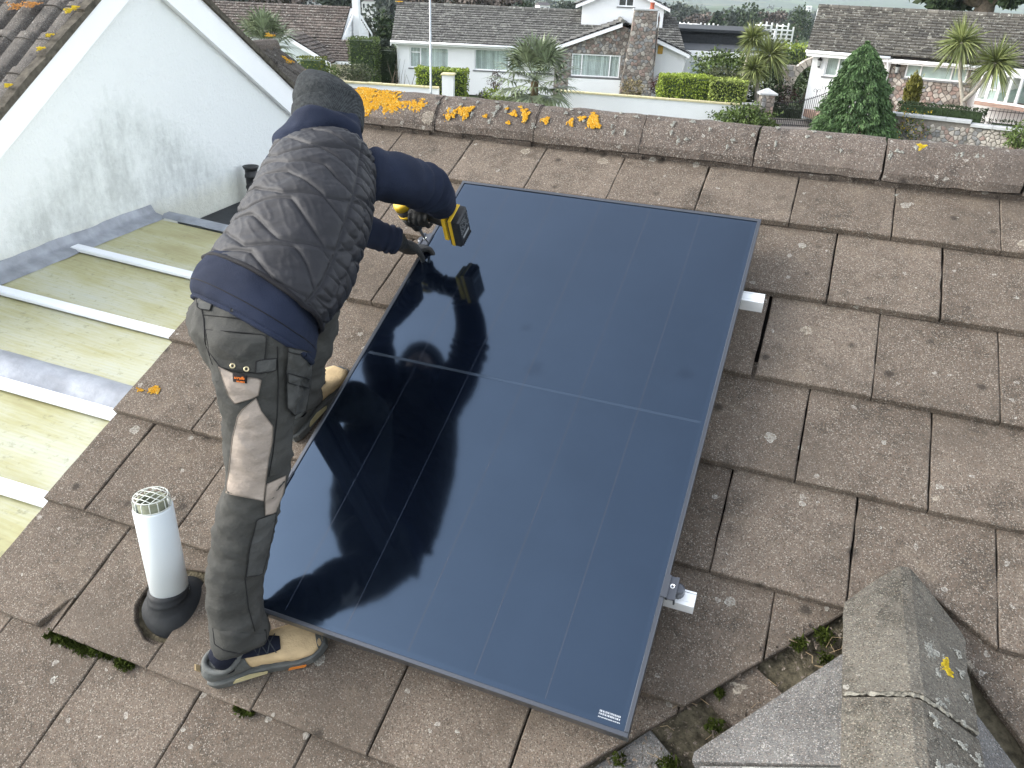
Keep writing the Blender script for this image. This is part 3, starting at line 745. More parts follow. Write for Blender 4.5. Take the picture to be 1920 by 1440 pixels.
# damp area: a broad patch in the lower middle of the gable
gy = b.math('ABSOLUTE', b.math('SUBTRACT', sx.outputs[1], .78)); up = b.math('SUBTRACT', sx.outputs[2], -.98)
reg = b.math('SUBTRACT', 1.0, b.math('ADD', b.math('MULTIPLY', gy, .50), b.math('MULTIPLY', up, .85)))
m = b.math('MULTIPLY', b.math('ADD', b.math('MULTIPLY', n1, .8), b.math('MULTIPLY', n3, .6)), b.ramp(reg, [(.0, 0), (.45, 1)]))
m = b.math('ADD', m, b.math('MULTIPLY', b.math('SUBTRACT', n2, .5), .6))
c_ = b.ramp(m, [(.36, (.75, .775, .76)), (.60, (.655, .685, .665)), (.88, (.50, .525, .51))])
c_ = b.mix(b.ramp(b.math('ADD', up, b.math('MULTIPLY', n2, .12)), [(.02, .55), (.16, 0)]), c_, (.52, .51, .40))
b.bump(b.math('ADD', b.noise(p, 48, 6, .7), b.math('MULTIPLY', n2, .9)), .42, .03)
M_STAIN = b.out(c_, .9, .15)
SL, AZ_, AS = .617, .487, 1.385                     # slope of the gable, inner apex height and position
zr_in = lambda s: AZ_ - SL * abs(s - AS)
wl_ = [(-3.4, -5.2), (5.6, -5.2), (5.6, zr_in(5.6) + .05), (AS, AZ_ + .08), (-3.4, zr_in(-3.4) + .05)]
mb = MB(); mb.prism([NF.P(s, 0, z) for s, z in wl_], nN * .25); mb.build('wall', M_STAIN, nbr)
# bargeboards (box end, .19 deep) with soffit
def board(name, s0, s1, f, lo, hi, mat):
    mb = MB()
    A = [NF.P(s0, f, zr_in(s0) + lo), NF.P(s1, f, zr_in(s1) + lo), NF.P(s1, f, zr_in(s1) + hi), NF.P(s0, f, zr_in(s0) + hi)]
    mb.prism(A, nN * .022); return mb.build(name, mat, nbr)
board('bargeboard', -3.6, AS, -.05, -.0, .170, M_WHITE)
board('bargeboard', AS, 5.8, -.05, -.0, .240, M_WHITE)
for s0, s1 in ((-3.6, AS), (AS, 5.8)):
    mb = MB(); A = [NF.P(s0, -.028, zr_in(s0) + .004), NF.P(s1, -.028, zr_in(s1) + .004), NF.P(s1, -.002, zr_in(s1) + .004), NF.P(s0, -.002, zr_in(s0) + .004)]
    mb.prism(A, (0, 0, .012)); mb.build('soffit', M_WHITE, nbr)
# ribbed tiles: each tile a double roll piece
M_PAN = concrete('ribbed_concrete', (.115, .106, .094), (.036, .033, .030), (.30, .29, .26), sp=260)
M_VERGE = mk('verge_mortar', (.095, .085, .068), .95, .1, .45, 25, .7, 110)
def roll_tile_mesh(w, L, rolls=2):
    vs = []; xs = []; n = rolls * 12
    for i in range(n + 1):
        x = i / n; ph = (x * rolls) % 1.0
        h = .030 * math.sin(math.pi * min(ph / .42, 1)) if ph < .42 else -.004 * math.sin(math.pi * (ph - .42) / .58)
        xs.append((x * w, h))
    for v, lift in ((0, .018), (L, 0)):
        for x, h in xs: vs.append((x, v, h + lift))
    for x, h in xs: vs.append((x, 0, h - .004))
    k = n + 1
    fs = [(i, i + 1, k + i + 1, k + i) for i in range(n)] + [(2 * k + i, 2 * k + i + 1, i + 1, i) for i in range(n)]
    return vs, fs
def rolled_slope(name, O, W, UP, ncol, nrow, parent, w=.30, g=.31, skip=lambda c, r: False):
    """O lower corner, W unit vector along the eaves, UP unit vector up the slope; every tile its own piece"""
    Nn = np.cross(W, UP); Nn /= np.linalg.norm(Nn)
    vs, fs = roll_tile_mesh(w, g + .06)
    me = None
    for r in range(nrow):
        for c in range(ncol):
            if skip(c, r): continue
            base = O + W * (c * w + rng.normal(0, .002)) + UP * (r * g + rng.normal(0, .004)) + Nn * rng.normal(0, .0015)
            if me is None:
                V = [base + W * a + UP * q + Nn * h for a, q, h in vs]
                o = mesh_obj(name, V, fs, M_PAN, parent, True, loc=base); me = o.data
            else:
                o = bpy.data.objects.new(name, me); col.objects.link(o); o.parent = parent; o.location = Vector(base - worg(parent))
th = math.atan(SL); cs, sn = math.cos(th), math.sin(th)
zt = .205                                          # tile plane above inner barge line
UPL = np.array([*(NF.d * cs), sn]); Wl = nN
s_lo = -2.62; Lw = (AS - s_lo) / cs
nrow = int(Lw / .31)
rolled_slope('ribbed_tile', NF.P(s_lo, -.06, zr_in(s_lo) + zt), Wl, UPL, 9, nrow, nbr)
mb = MB()                                          # far slope, plain
A = [NF.P(AS, -.05, AZ_ + .255), NF.P(5.8, -.05, zr_in(5.8) + .255), NF.P(5.8, 3.2, zr_in(5.8) + .255), NF.P(AS, 3.2, AZ_ + .255)]
mb.prism(A, (0, 0, .03)); mb.build('rear_slope', M_PAN, nbr)
for s0, s1, uz_ in ((-3.5, AS, .171), (AS, 5.8, .241)):              # undercloak and mortar along the verge
    mb = MB(); n = 40; 
    for i in range(n):
        a, c2 = s0 + (s1 - s0) * i / n, s0 + (s1 - s0) * (i + 1) / n
        A = [NF.P(a, -.075, zr_in(a) + uz_), NF.P(c2, -.075, zr_in(c2) + uz_), NF.P(c2, -.075, zr_in(c2) + uz_ + .045 + rng.normal(0, .004)), NF.P(a, -.075, zr_in(a) + uz_ + .045 + rng.normal(0, .004))]
        mb.prism(A, nN * .06)
    mb.build('verge_mortar', M_VERGE, nbr)
mb = MB()
for i in range(7):
    q = NF.P(AS, -.075 + i * .45, AZ_ + zt); 
    mb.tube([q + ZU * -.03, q + nN * .44 + ZU * -.03], .12, 14)
mb.build('ridge_tile', M_RIDGE, nbr)
def ribbed_fn(s, k):
    q = NF.P(s, k, zr_in(s) + zt + .045); return q, np.cross(Wl, UPL)
mb = MB()
def pan_hit(x, y):
    n = np.cross(Wl, UPL); q0 = NF.P(AS, 0, AZ_ + zt + .04); d = sight(x, y); t = n @ (q0 - CAM) / (n @ d); return CAM + d * t
def pfn(c0):
    n = np.cross(Wl, UPL); return lambda a, b_: (c0 + Wl * a + UPL * b_, n)
for x, y, r in ((130, 20, .03), (92, 66, .022), (76, 91, .018), (15, 160, .018), (140, 14, .02)): crust(mb, pfn(pan_hit(x, y)), 0, 0, r, r * .8, 90, .008)
tag(mb.build('lichen', M_YELLOW), 'yellow lichen spots along the edge of the ribbed roof at top left', 'lichen', kind='stuff')
mb = MB()
for x, y, r in ((30, 12, .035), (60, 8, .03)): crust(mb, pfn(pan_hit(x, y)), 0, 0, r * 1.5, r * .9, 130, .008)
tag(mb.build('lichen', mk('rusty_lichen', (.36, .17, .05), .95, .1, .3, 60, tintv=.3)), 'rusty orange lichen stains on the ribbed roof at top left', 'lichen', kind='stuff')

# rear wing: ribbed roof falling to the right, seen beyond the gable board
wing = thing('rear_wing', 'lichen spotted ribbed roof wing behind the right gable board', 'roof', (-5.4, 5.2, -5.2))
wr = at_y(512, 84, 4.35)                            # far end of its ridge
Ww = np.array([math.sin(.11), -math.cos(.11), 0]);   # along the ridge towards us
pw_ = math.radians(32)
DN = np.array([math.cos(pw_) * math.cos(.11), math.cos(pw_) * math.sin(.11), -math.sin(pw_)])
nr = 11
O_ = wr + DN * (.31 * nr)
Wd = Ww
rolled_slope('ribbed_tile', O_, -Wd * -1.0, -DN, 4, nr, wing) if np.dot(np.cross(Wd, -DN), ZU) > 0 else rolled_slope('ribbed_tile', O_ + Wd * 1.2, -Wd, -DN, 4, nr, wing)
mb = MB(); mb.prism([wr - ZU * .03, wr + Wd * 1.25 - ZU * .03, O_ + Wd * 1.25 - ZU * .03, O_ - ZU * .03], (0, 0, -.08)); mb.build('roof_deck', M_DARKGAP, wing)
mb = MB(); mb.tube([wr + ZU * -.02, wr + Wd * .9 + ZU * -.02], .085, 12); mb.build('ridge_tile', M_RIDGE, wing)
qq = O_; mb = MB(); mb.prism([np.array([*(O_ - DN * .4)[:2], -5.2]), np.array([*(O_ + Wd * 1.2 - DN * .4)[:2], -5.2]), O_ + Wd * 1.2 - DN * .4 - ZU * .1, O_ - DN * .4 - ZU * .1], -np.array([math.cos(.11), math.sin(.11), 0]) * 2.0); mb.build('wall', M_RENDER0, wing)
mb = MB(); wn = np.cross(Wd, -DN); wn = wn if wn[2] > 0 else -wn
def wfn(c0): return lambda a, b_: (c0 + Wd * a + DN * b_, wn)
crust(mb, wfn(wr + Wd * .05 + ZU * .10), 0, .0, .06, .03, 160, .010)
for dd, ww in ((.55, .12), (.95, .1), (1.0, .14), (.3, .2)): crust(mb, wfn(wr + DN * dd + Wd * ww + wn * .045), 0, 0, .05, .06, 120, .009)
tag(mb.build('lichen', M_ORANGE), 'orange lichen on the rear wing roof next to the beanie', 'lichen', kind='stuff')

# conservatory: lean-to roof of algae stained twin wall sheet with white glazing bars
cons = thing('conservatory', 'lean-to conservatory with algae stained translucent roof sheets and white glazing bars', 'conservatory', (-3.2, -.6, -3.4))
CX, CY = np.array([math.cos(.109), math.sin(.109), 0]), np.array([-math.sin(.109), math.cos(.109), 0])
def CP(x, y, h=0.0):                                # x: out from the wall (positive towards us), y along the wall
    q = np.array([-4.13, -.2, 0]) + CX * x + CY * y; q[2] = -1.2 + .1 * (-2.2 - q[0]) + h; return q
b = NB('algae_sheet')
pr_ = b.pos((1, 1, 1), rot=(0, 0, -.109))
nA = b.noise(b.pos((.8, 1.6, 1), rot=(0, 0, -.109)), 1.6, 6, .62); nB = b.noise(b.pos((1.5, 22, 1), rot=(0, 0, -.109)), 2.2, 5, .65); nC = b.noise(pr_, 26, 5, .7)
wv = b.n('ShaderNodeTexWave'); wv.bands_direction = 'Y'; wv.inputs['Scale'].default_value = 14; wv.inputs['Distortion'].default_value = .6; b.l(pr_, wv.inputs['Vector'])
f = b.math('ADD', b.math('MULTIPLY', nA, .78), b.math('MULTIPLY', nB, .27))
c_ = b.ramp(f, [(.34, (.43, .45, .385)), (.47, (.43, .43, .31)), (.58, (.37, .355, .19)), (.72, (.28, .25, .12))])
c_ = b.mix(b.ramp(wv.outputs[0], [(.0, .13), (.5, 0)]), c_, (.32, .32, .15))
c_ = b.mix(b.ramp(nC, [(.57, 0), (.70, .65)]), c_, (.19, .19, .11))
b.bump(wv.outputs[0], .12, .004)
M_SHEET = b.out(c_, .55, .35)
M_BAR = mk('white_upvc', (.76, .79, .82), .4, .45, .04, 4)
M_LEAD = mk('lead', (.25, .268, .295), .5, .45, .28, 8, .35, 25, metal=.15)
M_MEMB = mk('dark_membrane', (.028, .031, .034), .75, .3, .3, 10, .2, 40)
ys = [1.11, .335, -.36, -1.10, -1.66, -2.35, -3.05]
xe = 2.42
for i in range(len(ys) - 1):
    y1, y0 = ys[i] - .02, ys[i + 1] + .02
    mb = MB(); n = 24; m = 16
    vs = [CP(.02 + xe * a / n, y0 + (y1 - y0) * k / m, .004 * math.sin(k * math.pi / m)) for a in range(n + 1) for k in range(m + 1)]
    fs = [(a * (m + 1) + k, (a + 1) * (m + 1) + k, (a + 1) * (m + 1) + k + 1, a * (m + 1) + k + 1) for a in range(n) for k in range(m)]
    mb.add(vs, fs); mb.build('roof_sheet', M_SHEET, cons, True)
for y in ys[1:]:
    mb = MB(); mb.slab([CP(.05, y - .033, .012), CP(xe + .03, y - .033, .012), CP(xe + .03, y + .033, .012), CP(.05, y + .033, .012)], (0, 0, .022), .006); mb.build('glazing_bar', M_BAR, cons)
mb = MB(); mb.slab([CP(xe, -3.2, -.16), CP(xe + .05, -3.2, -.16), CP(xe + .05, 1.2, -.16), CP(xe, 1.2, -.16)], (0, 0, .14), .004); mb.build('eaves_beam', M_BAR, cons)
# lead flashing up the wall
def lead_strip(name, rows, parent, amp=.004):
    m = len(rows[0]); vs = [q + ZU * rng.normal(0, amp) * .6 + CX * rng.normal(0, amp) for r in rows for q in r]
    fs = [(i * m + k, (i + 1) * m + k, (i + 1) * m + k + 1, i * m + k + 1) for i in range(len(rows) - 1) for k in range(m - 1)]
    return MB().add(vs, fs).build(name, M_LEAD, parent, True)
rows = []
for i in range(46):
    y = -3.1 + (1.13 + 3.1) * i / 45; q = .012 * math.sin(i * 1.1) * .4
    rows.append([CP(-.004, y, .082 + q), CP(.010, y, .072 + q), CP(.018, y, .045), CP(.035, y, .026), CP(.085, y, .020 + q), CP(.110, y, .006)])
lead_strip('lead_flashing', rows, cons, .002)
rows = [[CP(.1 + 2.2 * i / 30, 1.10, .012), CP(.1 + 2.2 * i / 30, 1.13, .035), CP(.1 + 2.2 * i / 30, 1.19, .032), CP(.1 + 2.2 * i / 30, 1.25, .0), CP(.1 + 2.2 * i / 30, 1.27, -.12)] for i in range(31)]
lead_strip('lead_capping', rows, cons, .002)
rows = []
for i in range(34):
    x = .3 + 2.12 * i / 33; q = .006 * math.sin(i * .9) + .02 * math.exp(-((i - 20) / 3.0) ** 2)
    rows.append([CP(x, -1.065, .020), CP(x, -1.035, .030 + q), CP(x, -1.00, .052 + q), CP(x, -.95, .060 + q), CP(x, -.90, .048), CP(x, -.875, .022), CP(x, -.868, .006)])
lead_strip('lead_capping', rows, cons, .003)
mb = MB()
for q0, q1 in (((xe, -3.1), (xe, 1.2)),):
    A = [CP(q0[0] + .02, q0[1], -.17), CP(q0[0] + .02, q1[1], -.17)]
    mb.prism([A[0], A[1], A[1] * [1, 1, 0] + [0, 0, -4.2], A[0] * [1, 1, 0] + [0, 0, -4.2]], -CX * .05)
mb.build('glazed_wall', M_BAR, cons)
# dark flat roof beyond it, with a vent pipe
flat = thing('flat_roof', 'dark flat roof against the white gable wall behind the worker', 'roof', NF.P(2.4, -1, -5.2))
mb = MB(); mb.slab([NF.P(1.32, -.004, -1.35), NF.P(1.32, -2.3, -1.35), NF.P(4.4, -2.3, -1.35), NF.P(4.4, -.004, -1.35)], (0, 0, .205), .01)
mb.build('membrane', M_MEMB, flat)
for k in range(3):
    mb = MB(); mb.box(NF.P(2.6, -.5 - k * .6, -1.141), 2.4, .05, .006, nX, nN, ZU); mb.build('lap_seam', M_MEMB, flat)
mb = MB(); mb.prism([NF.P(1.34, -.02, -4.6), NF.P(1.34, -2.25, -4.6), NF.P(4.35, -2.25, -4.6), NF.P(4.35, -.02, -4.6)], (0, 0, 3.24)); mb.build('wall', M_RENDER0, flat)
M_BLACK = mk('black_plastic', (.018, .019, .020), .45, .45, .2)
vq = NF.P(2.25, -.11, -1.142)
vent = thing('vent_pipe', 'short black ribbed vent pipe by the white wall behind the worker', 'vent', vq)
mb = MB(); mb.lathe(vq, ZU, [(0, .060), (.03, .052), (.05, .05), (.055, .056), (.075, .056), (.08, .05), (.10, .05), (.105, .056), (.125, .056), (.13, .05), (.19, .05), (.195, .056), (.215, .056), (.22, .050), (.25, .050)], 24); mb.build('pipe', M_BLACK, vent, True)
mb = MB(); mb.lathe(vq, ZU, [(.251, .048), (.27, .060), (.285, .066), (.288, .060), (.27, .03)], 24); mb.build('cowl', M_BLACK, vent, True)
# ================================================================== the worker
def cloth(name, c, rough, spec, var, scale, bump, bscale):
    b = NB(name); p = b.pos((1, 1, 1.6)); f = b.noise(p, scale, 6, .62)
    cc = b.ramp(f, [(.3, [q * (1 - var) for q in c]), (.7, [q * (1 + var) for q in c])])
    cc = b.mix(b.ramp(b.noise(p, 34, 5, .7), [(.55, 0), (.75, .35)]), cc, [q * 1.7 for q in c])
    b.bump(b.math('ADD', b.math('MULTIPLY', b.noise(p, 26, 5, .6), 1.6), b.math('MULTIPLY', b.noise(p, bscale, 3), .35)), .45, .008)
    return b.out(cc, rough, spec)
M_VEST = mk('vest_nylon', (.0155, .016, .0192), .6, .28, .14, 14, .06, 180)
M_HOOD = mk('navy_fleece', (.0145, .0195, .036), .92, .15, .2, 9, .35, 420)
M_TROU = cloth('charcoal_canvas', (.047, .047, .043), .88, .18, .30, 7, .3, 380)
M_TROU2 = cloth('worn_canvas', (.058, .059, .056), .9, .15, .3, 12, .3, 380)
M_PATCH = cloth('tan_canvas', (.30, .255, .215), .9, .15, .22, 11, .35, 320)
b = NB('beanie_knit'); p = b.pos(obj=True)
wv = b.n('ShaderNodeTexWave'); wv.bands_direction = 'X'; wv.inputs['Scale'].default_value = 95; wv.inputs['Distortion'].default_value = 2.5; b.l(p, wv.inputs['Vector'])
n_ = b.noise(p, 90, 4, .7); c_ = b.ramp(b.math('ADD', b.math('MULTIPLY', wv.outputs[0], .15), b.math('MULTIPLY', n_, .85)), [(.3, (.018, .021, .022)), (.7, (.066, .071, .073))])
b.bump(b.math('ADD', wv.outputs[0], n_), .6, .003); M_BEAN = b.out(c_, .95, .1)
M_GLOVE = mk('black_glove', (.016, .017, .017), .6, .35, .3, 30, .4, 200)
M_SKIN = mk('skin', (.50, .33, .25), .5, .35, .08, 20)
M_HAIR = mk('short_hair', (.05, .035, .025), .7, .3, .3, 60, .5, 200)
M_SOCK = mk('dark_sock', (.012, .014, .022), .95, .1, .2, 30, .3, 300)
M_SUEDE = mk('sand_suede', (.48, .36, .205), .85, .2, .18, 18, .3, 220)
M_SHOEG = mk('grey_rubber', (.095, .10, .095), .7, .3, .25, 20, .25, 120)
M_SHOEY = mk('cream_rubber', (.50, .44, .25), .7, .3, .15, 20)
M_SHOEO = mk('orange_rubber', (.62, .20, .03), .6, .3, .1, 20)
M_LACE = mk('dark_lace', (.03, .035, .04), .7, .3, .2, 60)
M_STITCH = mk('dark_piping', (.008, .008, .010), .8, .2, .1, 30)
M_BRASS = mk('eyelet_brass', (.60, .52, .32), .4, .5, .1, 30, metal=.6)
M_BADGE = mk('badge_black', (.012, .010, .010), .8, .2, .1, 30)
M_BADGEO = mk('badge_orange', (.75, .20, .03), .7, .2, .1, 30)
man = thing('person', 'worker in grey beanie, quilted vest and work trousers bending over the panel with a drill', 'person', RF(-1.15, -2.0, 0.0))
A3 = lambda *q: np.array(q, float)
def wrink(P, N=None):                            # cloth folds as a function of place
    q = (P[0] * 1.0, P[1] * 1.0, P[2] * 2.2)
    return .006 * nz(q, 7, 2) * 1.0 + .003 * nz((P[0] + 3, P[1], P[2] * 1.6), 17, 2)

# ---- torso sections, hem of vest to collar: centre, half axis to the right, half axis to the back
D_ = A3(-.10, .52, .30); D_ /= np.linalg.norm(D_)
tc = [A3(-1.166, -1.810, -.108), A3(-1.166, -1.72, -.075), A3(-1.176, -1.62, -.018), A3(-1.198, -1.53, .030), A3(-1.230, -1.435, .080), A3(-1.262, -1.36, .126), A3(-1.276, -1.305, .158), A3(-1.282, -1.275, .176)]
tr = [.204, .201, .188, .179, .168, .156, .100, .078]; tc = [q + A3(.026, 0, -.006) for q in tc]
tt = [.108, .128, .135, .135, .126, .104, .078, .066]
RIGHT = [A3(.955, -.285, -.04), A3(.965, -.25, -.03), A3(.98, -.17, .06), A3(.985, -.12, .12), A3(.985, -.08, .14), A3(.98, -.02, .17), A3(.98, 0, .17), A3(.98, 0, .17)]
def torso_sec(scale=1.0, k0=0, k1=8):
    out = []
    for i in range(k0, k1):
        R_i = RIGHT[i] / np.linalg.norm(RIGHT[i]); bk = np.cross(R_i, D_); bk /= np.linalg.norm(bk)
        if bk[2] < 0: bk = -bk
        out.append((tc[i], R_i * tr[i] * scale, bk * tt[i] * scale))
    return out
def tri(x): x = x % 1.0; return 4 * abs(x - .5) - 1
def quilt(s, th, P, N):
    a = ((th / (2 * math.pi)) % 1.0); x = (a - .25) * 2.6            # 0 on the spine, about +-.65 at the sides
    y = s * .66 + .012 * nz((x * 3, s * 4, 1), 1.3)
    side = abs(x) > .50
    d = 9
    for base, amp, per, ph in ((.030, .016, .42, .1), (.085, .022, .55, .45), (.140, .014, .48, .8), (.195, .024, .60, .2), (.250, .016, .5, .62), (.305, .022, .58, .05), (.36, .014, .5, .5), (.415, .020, .6, .3), (.465, .016, .55, .7), (.515, .018, .6, .1), (.565, .014, .5, .4), (.615, .012, .6, .1)):
        yy = base + amp * tri(x / per + ph) + .010 * math.sin(x * 7 + base * 40)
        sl = amp * 4 / per
        d = min(d, abs(y - yy) / math.sqrt(1 + (sl * .5) ** 2))
    if side: d = min(d, abs((y * 28) % 1 - .5) / 28 * 2.0)
    d = min(d, abs(abs(x) - .50) * .30)
    puff = 1 - math.exp(-(d / .0065) ** 1.15)
    h = .0056 * puff - .0028 - .0022 * math.exp(-(d / .0032) ** 2)
    h += .0022 * nz((x * 7 + y * 10, y * 34 + x * 9, 2), 1.0, 3) * puff
    rg = 1 - abs(nz((x * 5 + y * 7, y * 22 - x * 9, 9), 1.0, 2)) * 1.6; h += .0018 * max(rg, 0) ** 4 * puff
    h += .0065 * nz((x * 2.2, y * 8 + x * 2.5, 5), 1.0, 2)
    return h
tc[6] += A3(.004, -.014, -.016); sec = torso_sec(1.0, 0, 7)
V, Fq = loft(sec, 240, 260, quilt, cap=False)
vest = mesh_obj('quilted_vest', V, Fq, M_VEST, man, True)
seg = 260
mb = MB(); mb.tube(list(V[:seg][::4]) + [V[0]], .006, 8, False); mb.build('hem_binding', M_STITCH, vest, True)
mb = MB(); mb.tube(list(V[-seg:][::4]) + [V[-seg]], .010, 8, False); mb.build('collar', M_VEST, vest, True)
# hoodie: body below the vest, hood bunched at the neck, sleeves
hc = [A3(-1.150, -1.872, -.178), A3(-1.160, -1.855, -.165), A3(-1.166, -1.82, -.12), A3(-1.17, -1.75, -.085)]
hr = [.192, .203, .194, .178]; ht = [.116, .130, .124, .110]; hc = [q + A3(.024, 0, -.004) for q in hc]
hs = []
for c_, r_, t_ in zip(hc, hr, ht):
    R_i = RIGHT[0] / np.linalg.norm(RIGHT[0]); ax = A3(-.05, .62, .55); ax /= np.linalg.norm(ax)
    bk = np.cross(R_i, ax); bk /= np.linalg.norm(bk); bk = bk if bk[2] > 0 or bk[1] < 0 else -bk
    hs.append((c_, R_i * r_, bk * t_))
def hood_d(s, th, P, N): return .005 * nz((P[0] * 1, P[1] * 2, P[2] * 2), 9, 2) + .0025 * math.sin(s * 3.1) * 0
V, Fq = loft(hs, 40, 120, hood_d, cap=False)
hoodie = mesh_obj('hoodie', V, Fq, M_HOOD, man, True)
mb = MB(); mb.tube(list(V[:120][::3]) + [V[0]], .007, 8, False); mb.build('hem_band', M_HOOD, hoodie, True)
k = 17 * 120; mb = MB(); mb.tube([V[k + j] * 1.0 for j in range(0, 120, 3)] + [V[k]], .0016, 5, False); mb.build('hem_seam', M_STITCH, hoodie, True)
# sleeves: shoulder, elbow, wrist
def sleeve(name, pts, rad, folds, flat=1.0, seg=64, n=110):
    P = catmull(pts, 12); Rr = np.interp(np.linspace(0, 1, 12), np.linspace(0, 1, len(rad)), rad)
    sec = []; ref = A3(0, 0, 1)
    for i in range(12):
        d = P[min(i + 1, 11)] - P[max(i - 1, 0)]; d /= np.linalg.norm(d)
        a = np.cross(d, ref); a /= np.linalg.norm(a); bq = np.cross(a, d)
        sec.append((P[i], a * Rr[i] * flat, bq * Rr[i]))
    V, Fq = loft(sec, n, seg, folds); return mesh_obj(name, V, Fq, M_HOOD, hoodie, True), V
def folds_r(s, th, P, N):
    f = .008 * math.exp(-((s - .50) / .10) ** 2) * math.sin(s * 95 + 1.3 * math.sin(th + 1)) 
    f += .007 * math.exp(-((s - .14) / .10) ** 2) * math.sin(s * 70 + 2.0 * math.cos(th)) + .006 * nz((P[0] * 1.2, P[1] * 1.2, P[2] * 1.2), 9, 2)
    return f + .006 * math.exp(-((s - .94) / .05) ** 2) * math.sin(s * 140 + th)
SHR, ELR, WRR = A3(-1.118, -1.335, .085), A3(-1.046, -1.115, .008), A3(-1.088, -.93, -.092)
sleeve('sleeve', [SHR + A3(-.07, -.03, .0), SHR, A3(-1.070, -1.215, .048), ELR, A3(-1.046, -1.050, -.030), A3(-1.062, -.990, -.062), WRR], [.055, .074, .073, .066, .060, .052, .042], folds_r)
def folds_l(s, th, P, N):
    return .005 * math.sin(s * 60 + 1.5 * math.sin(th)) * math.exp(-((s - .5) / .18) ** 2) + .005 * nz((P[0], P[1], P[2]), 11, 2) + .004 * math.exp(-((s - .93) / .05) ** 2) * math.sin(s * 150)
SHL, ELL, WRL = A3(-1.36, -1.36, .065), A3(-1.375, -1.12, -.125), A3(-1.222, -.985, -.222)
sleeve('sleeve', [SHL + A3(.05, 0, .01), SHL, A3(-1.385, -1.235, -.03), ELL, A3(-1.30, -1.055, -.178), WRL], [.06, .070, .068, .060, .055, .043], folds_l)
# hood: thick folded roll round the neck with a soft peak down the back
HD = A3(-1.314, -1.205, .211)                     # head centre
hx = A3(.95, 0.05, .33); hx /= np.linalg.norm(hx)
hup = A3(-.32, .44, .84); hup -= hx * (hup @ hx); hup /= np.linalg.norm(hup)      # crown direction
hfw = np.cross(hup, hx); hfw = hfw if hfw[1] > 0 else -hfw                          # the way the face looks
def hood_w(s, th, P, N): return .010 * nz((P[0], P[1], P[2]), 13, 2) + .006 * math.sin(th * 3 + s * 9)
nk = A3(-1.282, -1.285, .148)
hsec = [(nk + A3(.008, -.050, -.024), hx * .124, hfw * .110), (nk + A3(.006, -.034, .012), hx * .128, hfw * .118), (nk + A3(.0, -.012, .040), hx * .116, hfw * .108), (nk + A3(-.006, .008, .052), hx * .096, hfw * .090), (nk + A3(-.006, .016, .034), hx * .086, hfw * .078)]
V, Fq = loft(hsec, 50, 96, hood_w, cap=False); mesh_obj('hood', V, Fq, M_HOOD, hoodie, True)
mb = MB(); mb.tube([nk + A3(.0, -.150, .03) + hx * -.055, nk + A3(0, -.142, .052) + hx * -.03, nk + A3(0, -.11, .078) + hx * 0.0], .003, 6); 
# ---- body under the clothes: one continuous skin mesh with a head and a face
mb = MB()
def chain(pts, rad, seg=14):
    P = catmull(pts, 4 * len(pts)); R_ = np.interp(np.linspace(0, 1, len(P)), np.linspace(0, 1, len(rad)), rad); mb.tube(P, R_, seg); mb.ball(pts[0], rad[0]); mb.ball(pts[-1], rad[-1])
mb.ball(HD + hup * .010, (.074, .090, .090), 20, 14, hx, hfw, hup)                 # skull
mb.ball(HD - hup * .058 + hfw * .030, (.054, .058, .058), 16, 10, hx, hfw, hup)   # jaw
mb.tube([HD + hfw * .090 + hup * .010, HD + hfw * .106 - hup * .018, HD + hfw * .088 - hup * .034], [.008, .013, .010], 8)   # nose
for sg in (-1, 1):
    mb.ball(HD + hx * sg * .078 - hup * .008 - hfw * .006, (.008, .018, .028), 10, 8, hx, hfw, hup)   # ears
    mb.ball(HD + hx * sg * .030 + hfw * .084 + hup * .022, (.020, .008, .007), 8, 6, hx, hfw, hup)    # brow
mb.tube([HD + hx * -.022 + hfw * .082 - hup * .058, HD + hfw * .090 - hup * .056, HD + hx * .022 + hfw * .082 - hup * .058], .0055, 8)   # lips
chain([HD - hup * .05, nk, A3(-1.26, -1.37, .09)], [.052, .054, .08])
chain([A3(-1.25, -1.40, .07), A3(-1.19, -1.58, -.02), A3(-1.166, -1.80, -.13), A3(-1.16, -1.86, -.2)], [.09, .085, .085, .08])
chain([A3(-1.32, -1.37, .06), A3(-1.17, -1.36, .09)], [.045, .045])
chain([SHR, ELR, WRR], [.052, .042, .030]); chain([SHL, ELL, WRL], [.052, .042, .030])
KNR, ANR = A3(-1.072, -2.005, -.52), A3(-1.090, -2.108, -.925)
HPL, KNL, ANL = A3(-1.19, -1.82, -.20), A3(-1.238, -1.49, -.275), A3(-1.324, -1.475, -.62)
chain([A3(-1.08, -1.93, -.22), KNR, ANR, ANR + A3(.0, .0, -.06)], [.06, .045, .032, .03]); chain([HPL, A3(-1.222, -1.62, -.25), KNL, A3(-1.272, -1.452, -.42), A3(-1.288, -1.458, -.50)], [.06, .055, .05, .042, .032])
body = remeshed('body', mb, .009, M_SKIN, man, 5)
mb = MB()
for sg in (-1, 1): mb.ball(HD + hx * sg * .031 + hfw * .081 + hup * .006, .0115, 12, 8)
mb.build('eyes', mk('eye_white', (.7, .7, .68), .2, .5, .02), body, True)
mb = MB(); mb.ball(HD - hup * .022 - hfw * .020, (.073, .074, .06), 20, 12, hx, hfw, hup); mb.build('hair', M_HAIR, man, True)
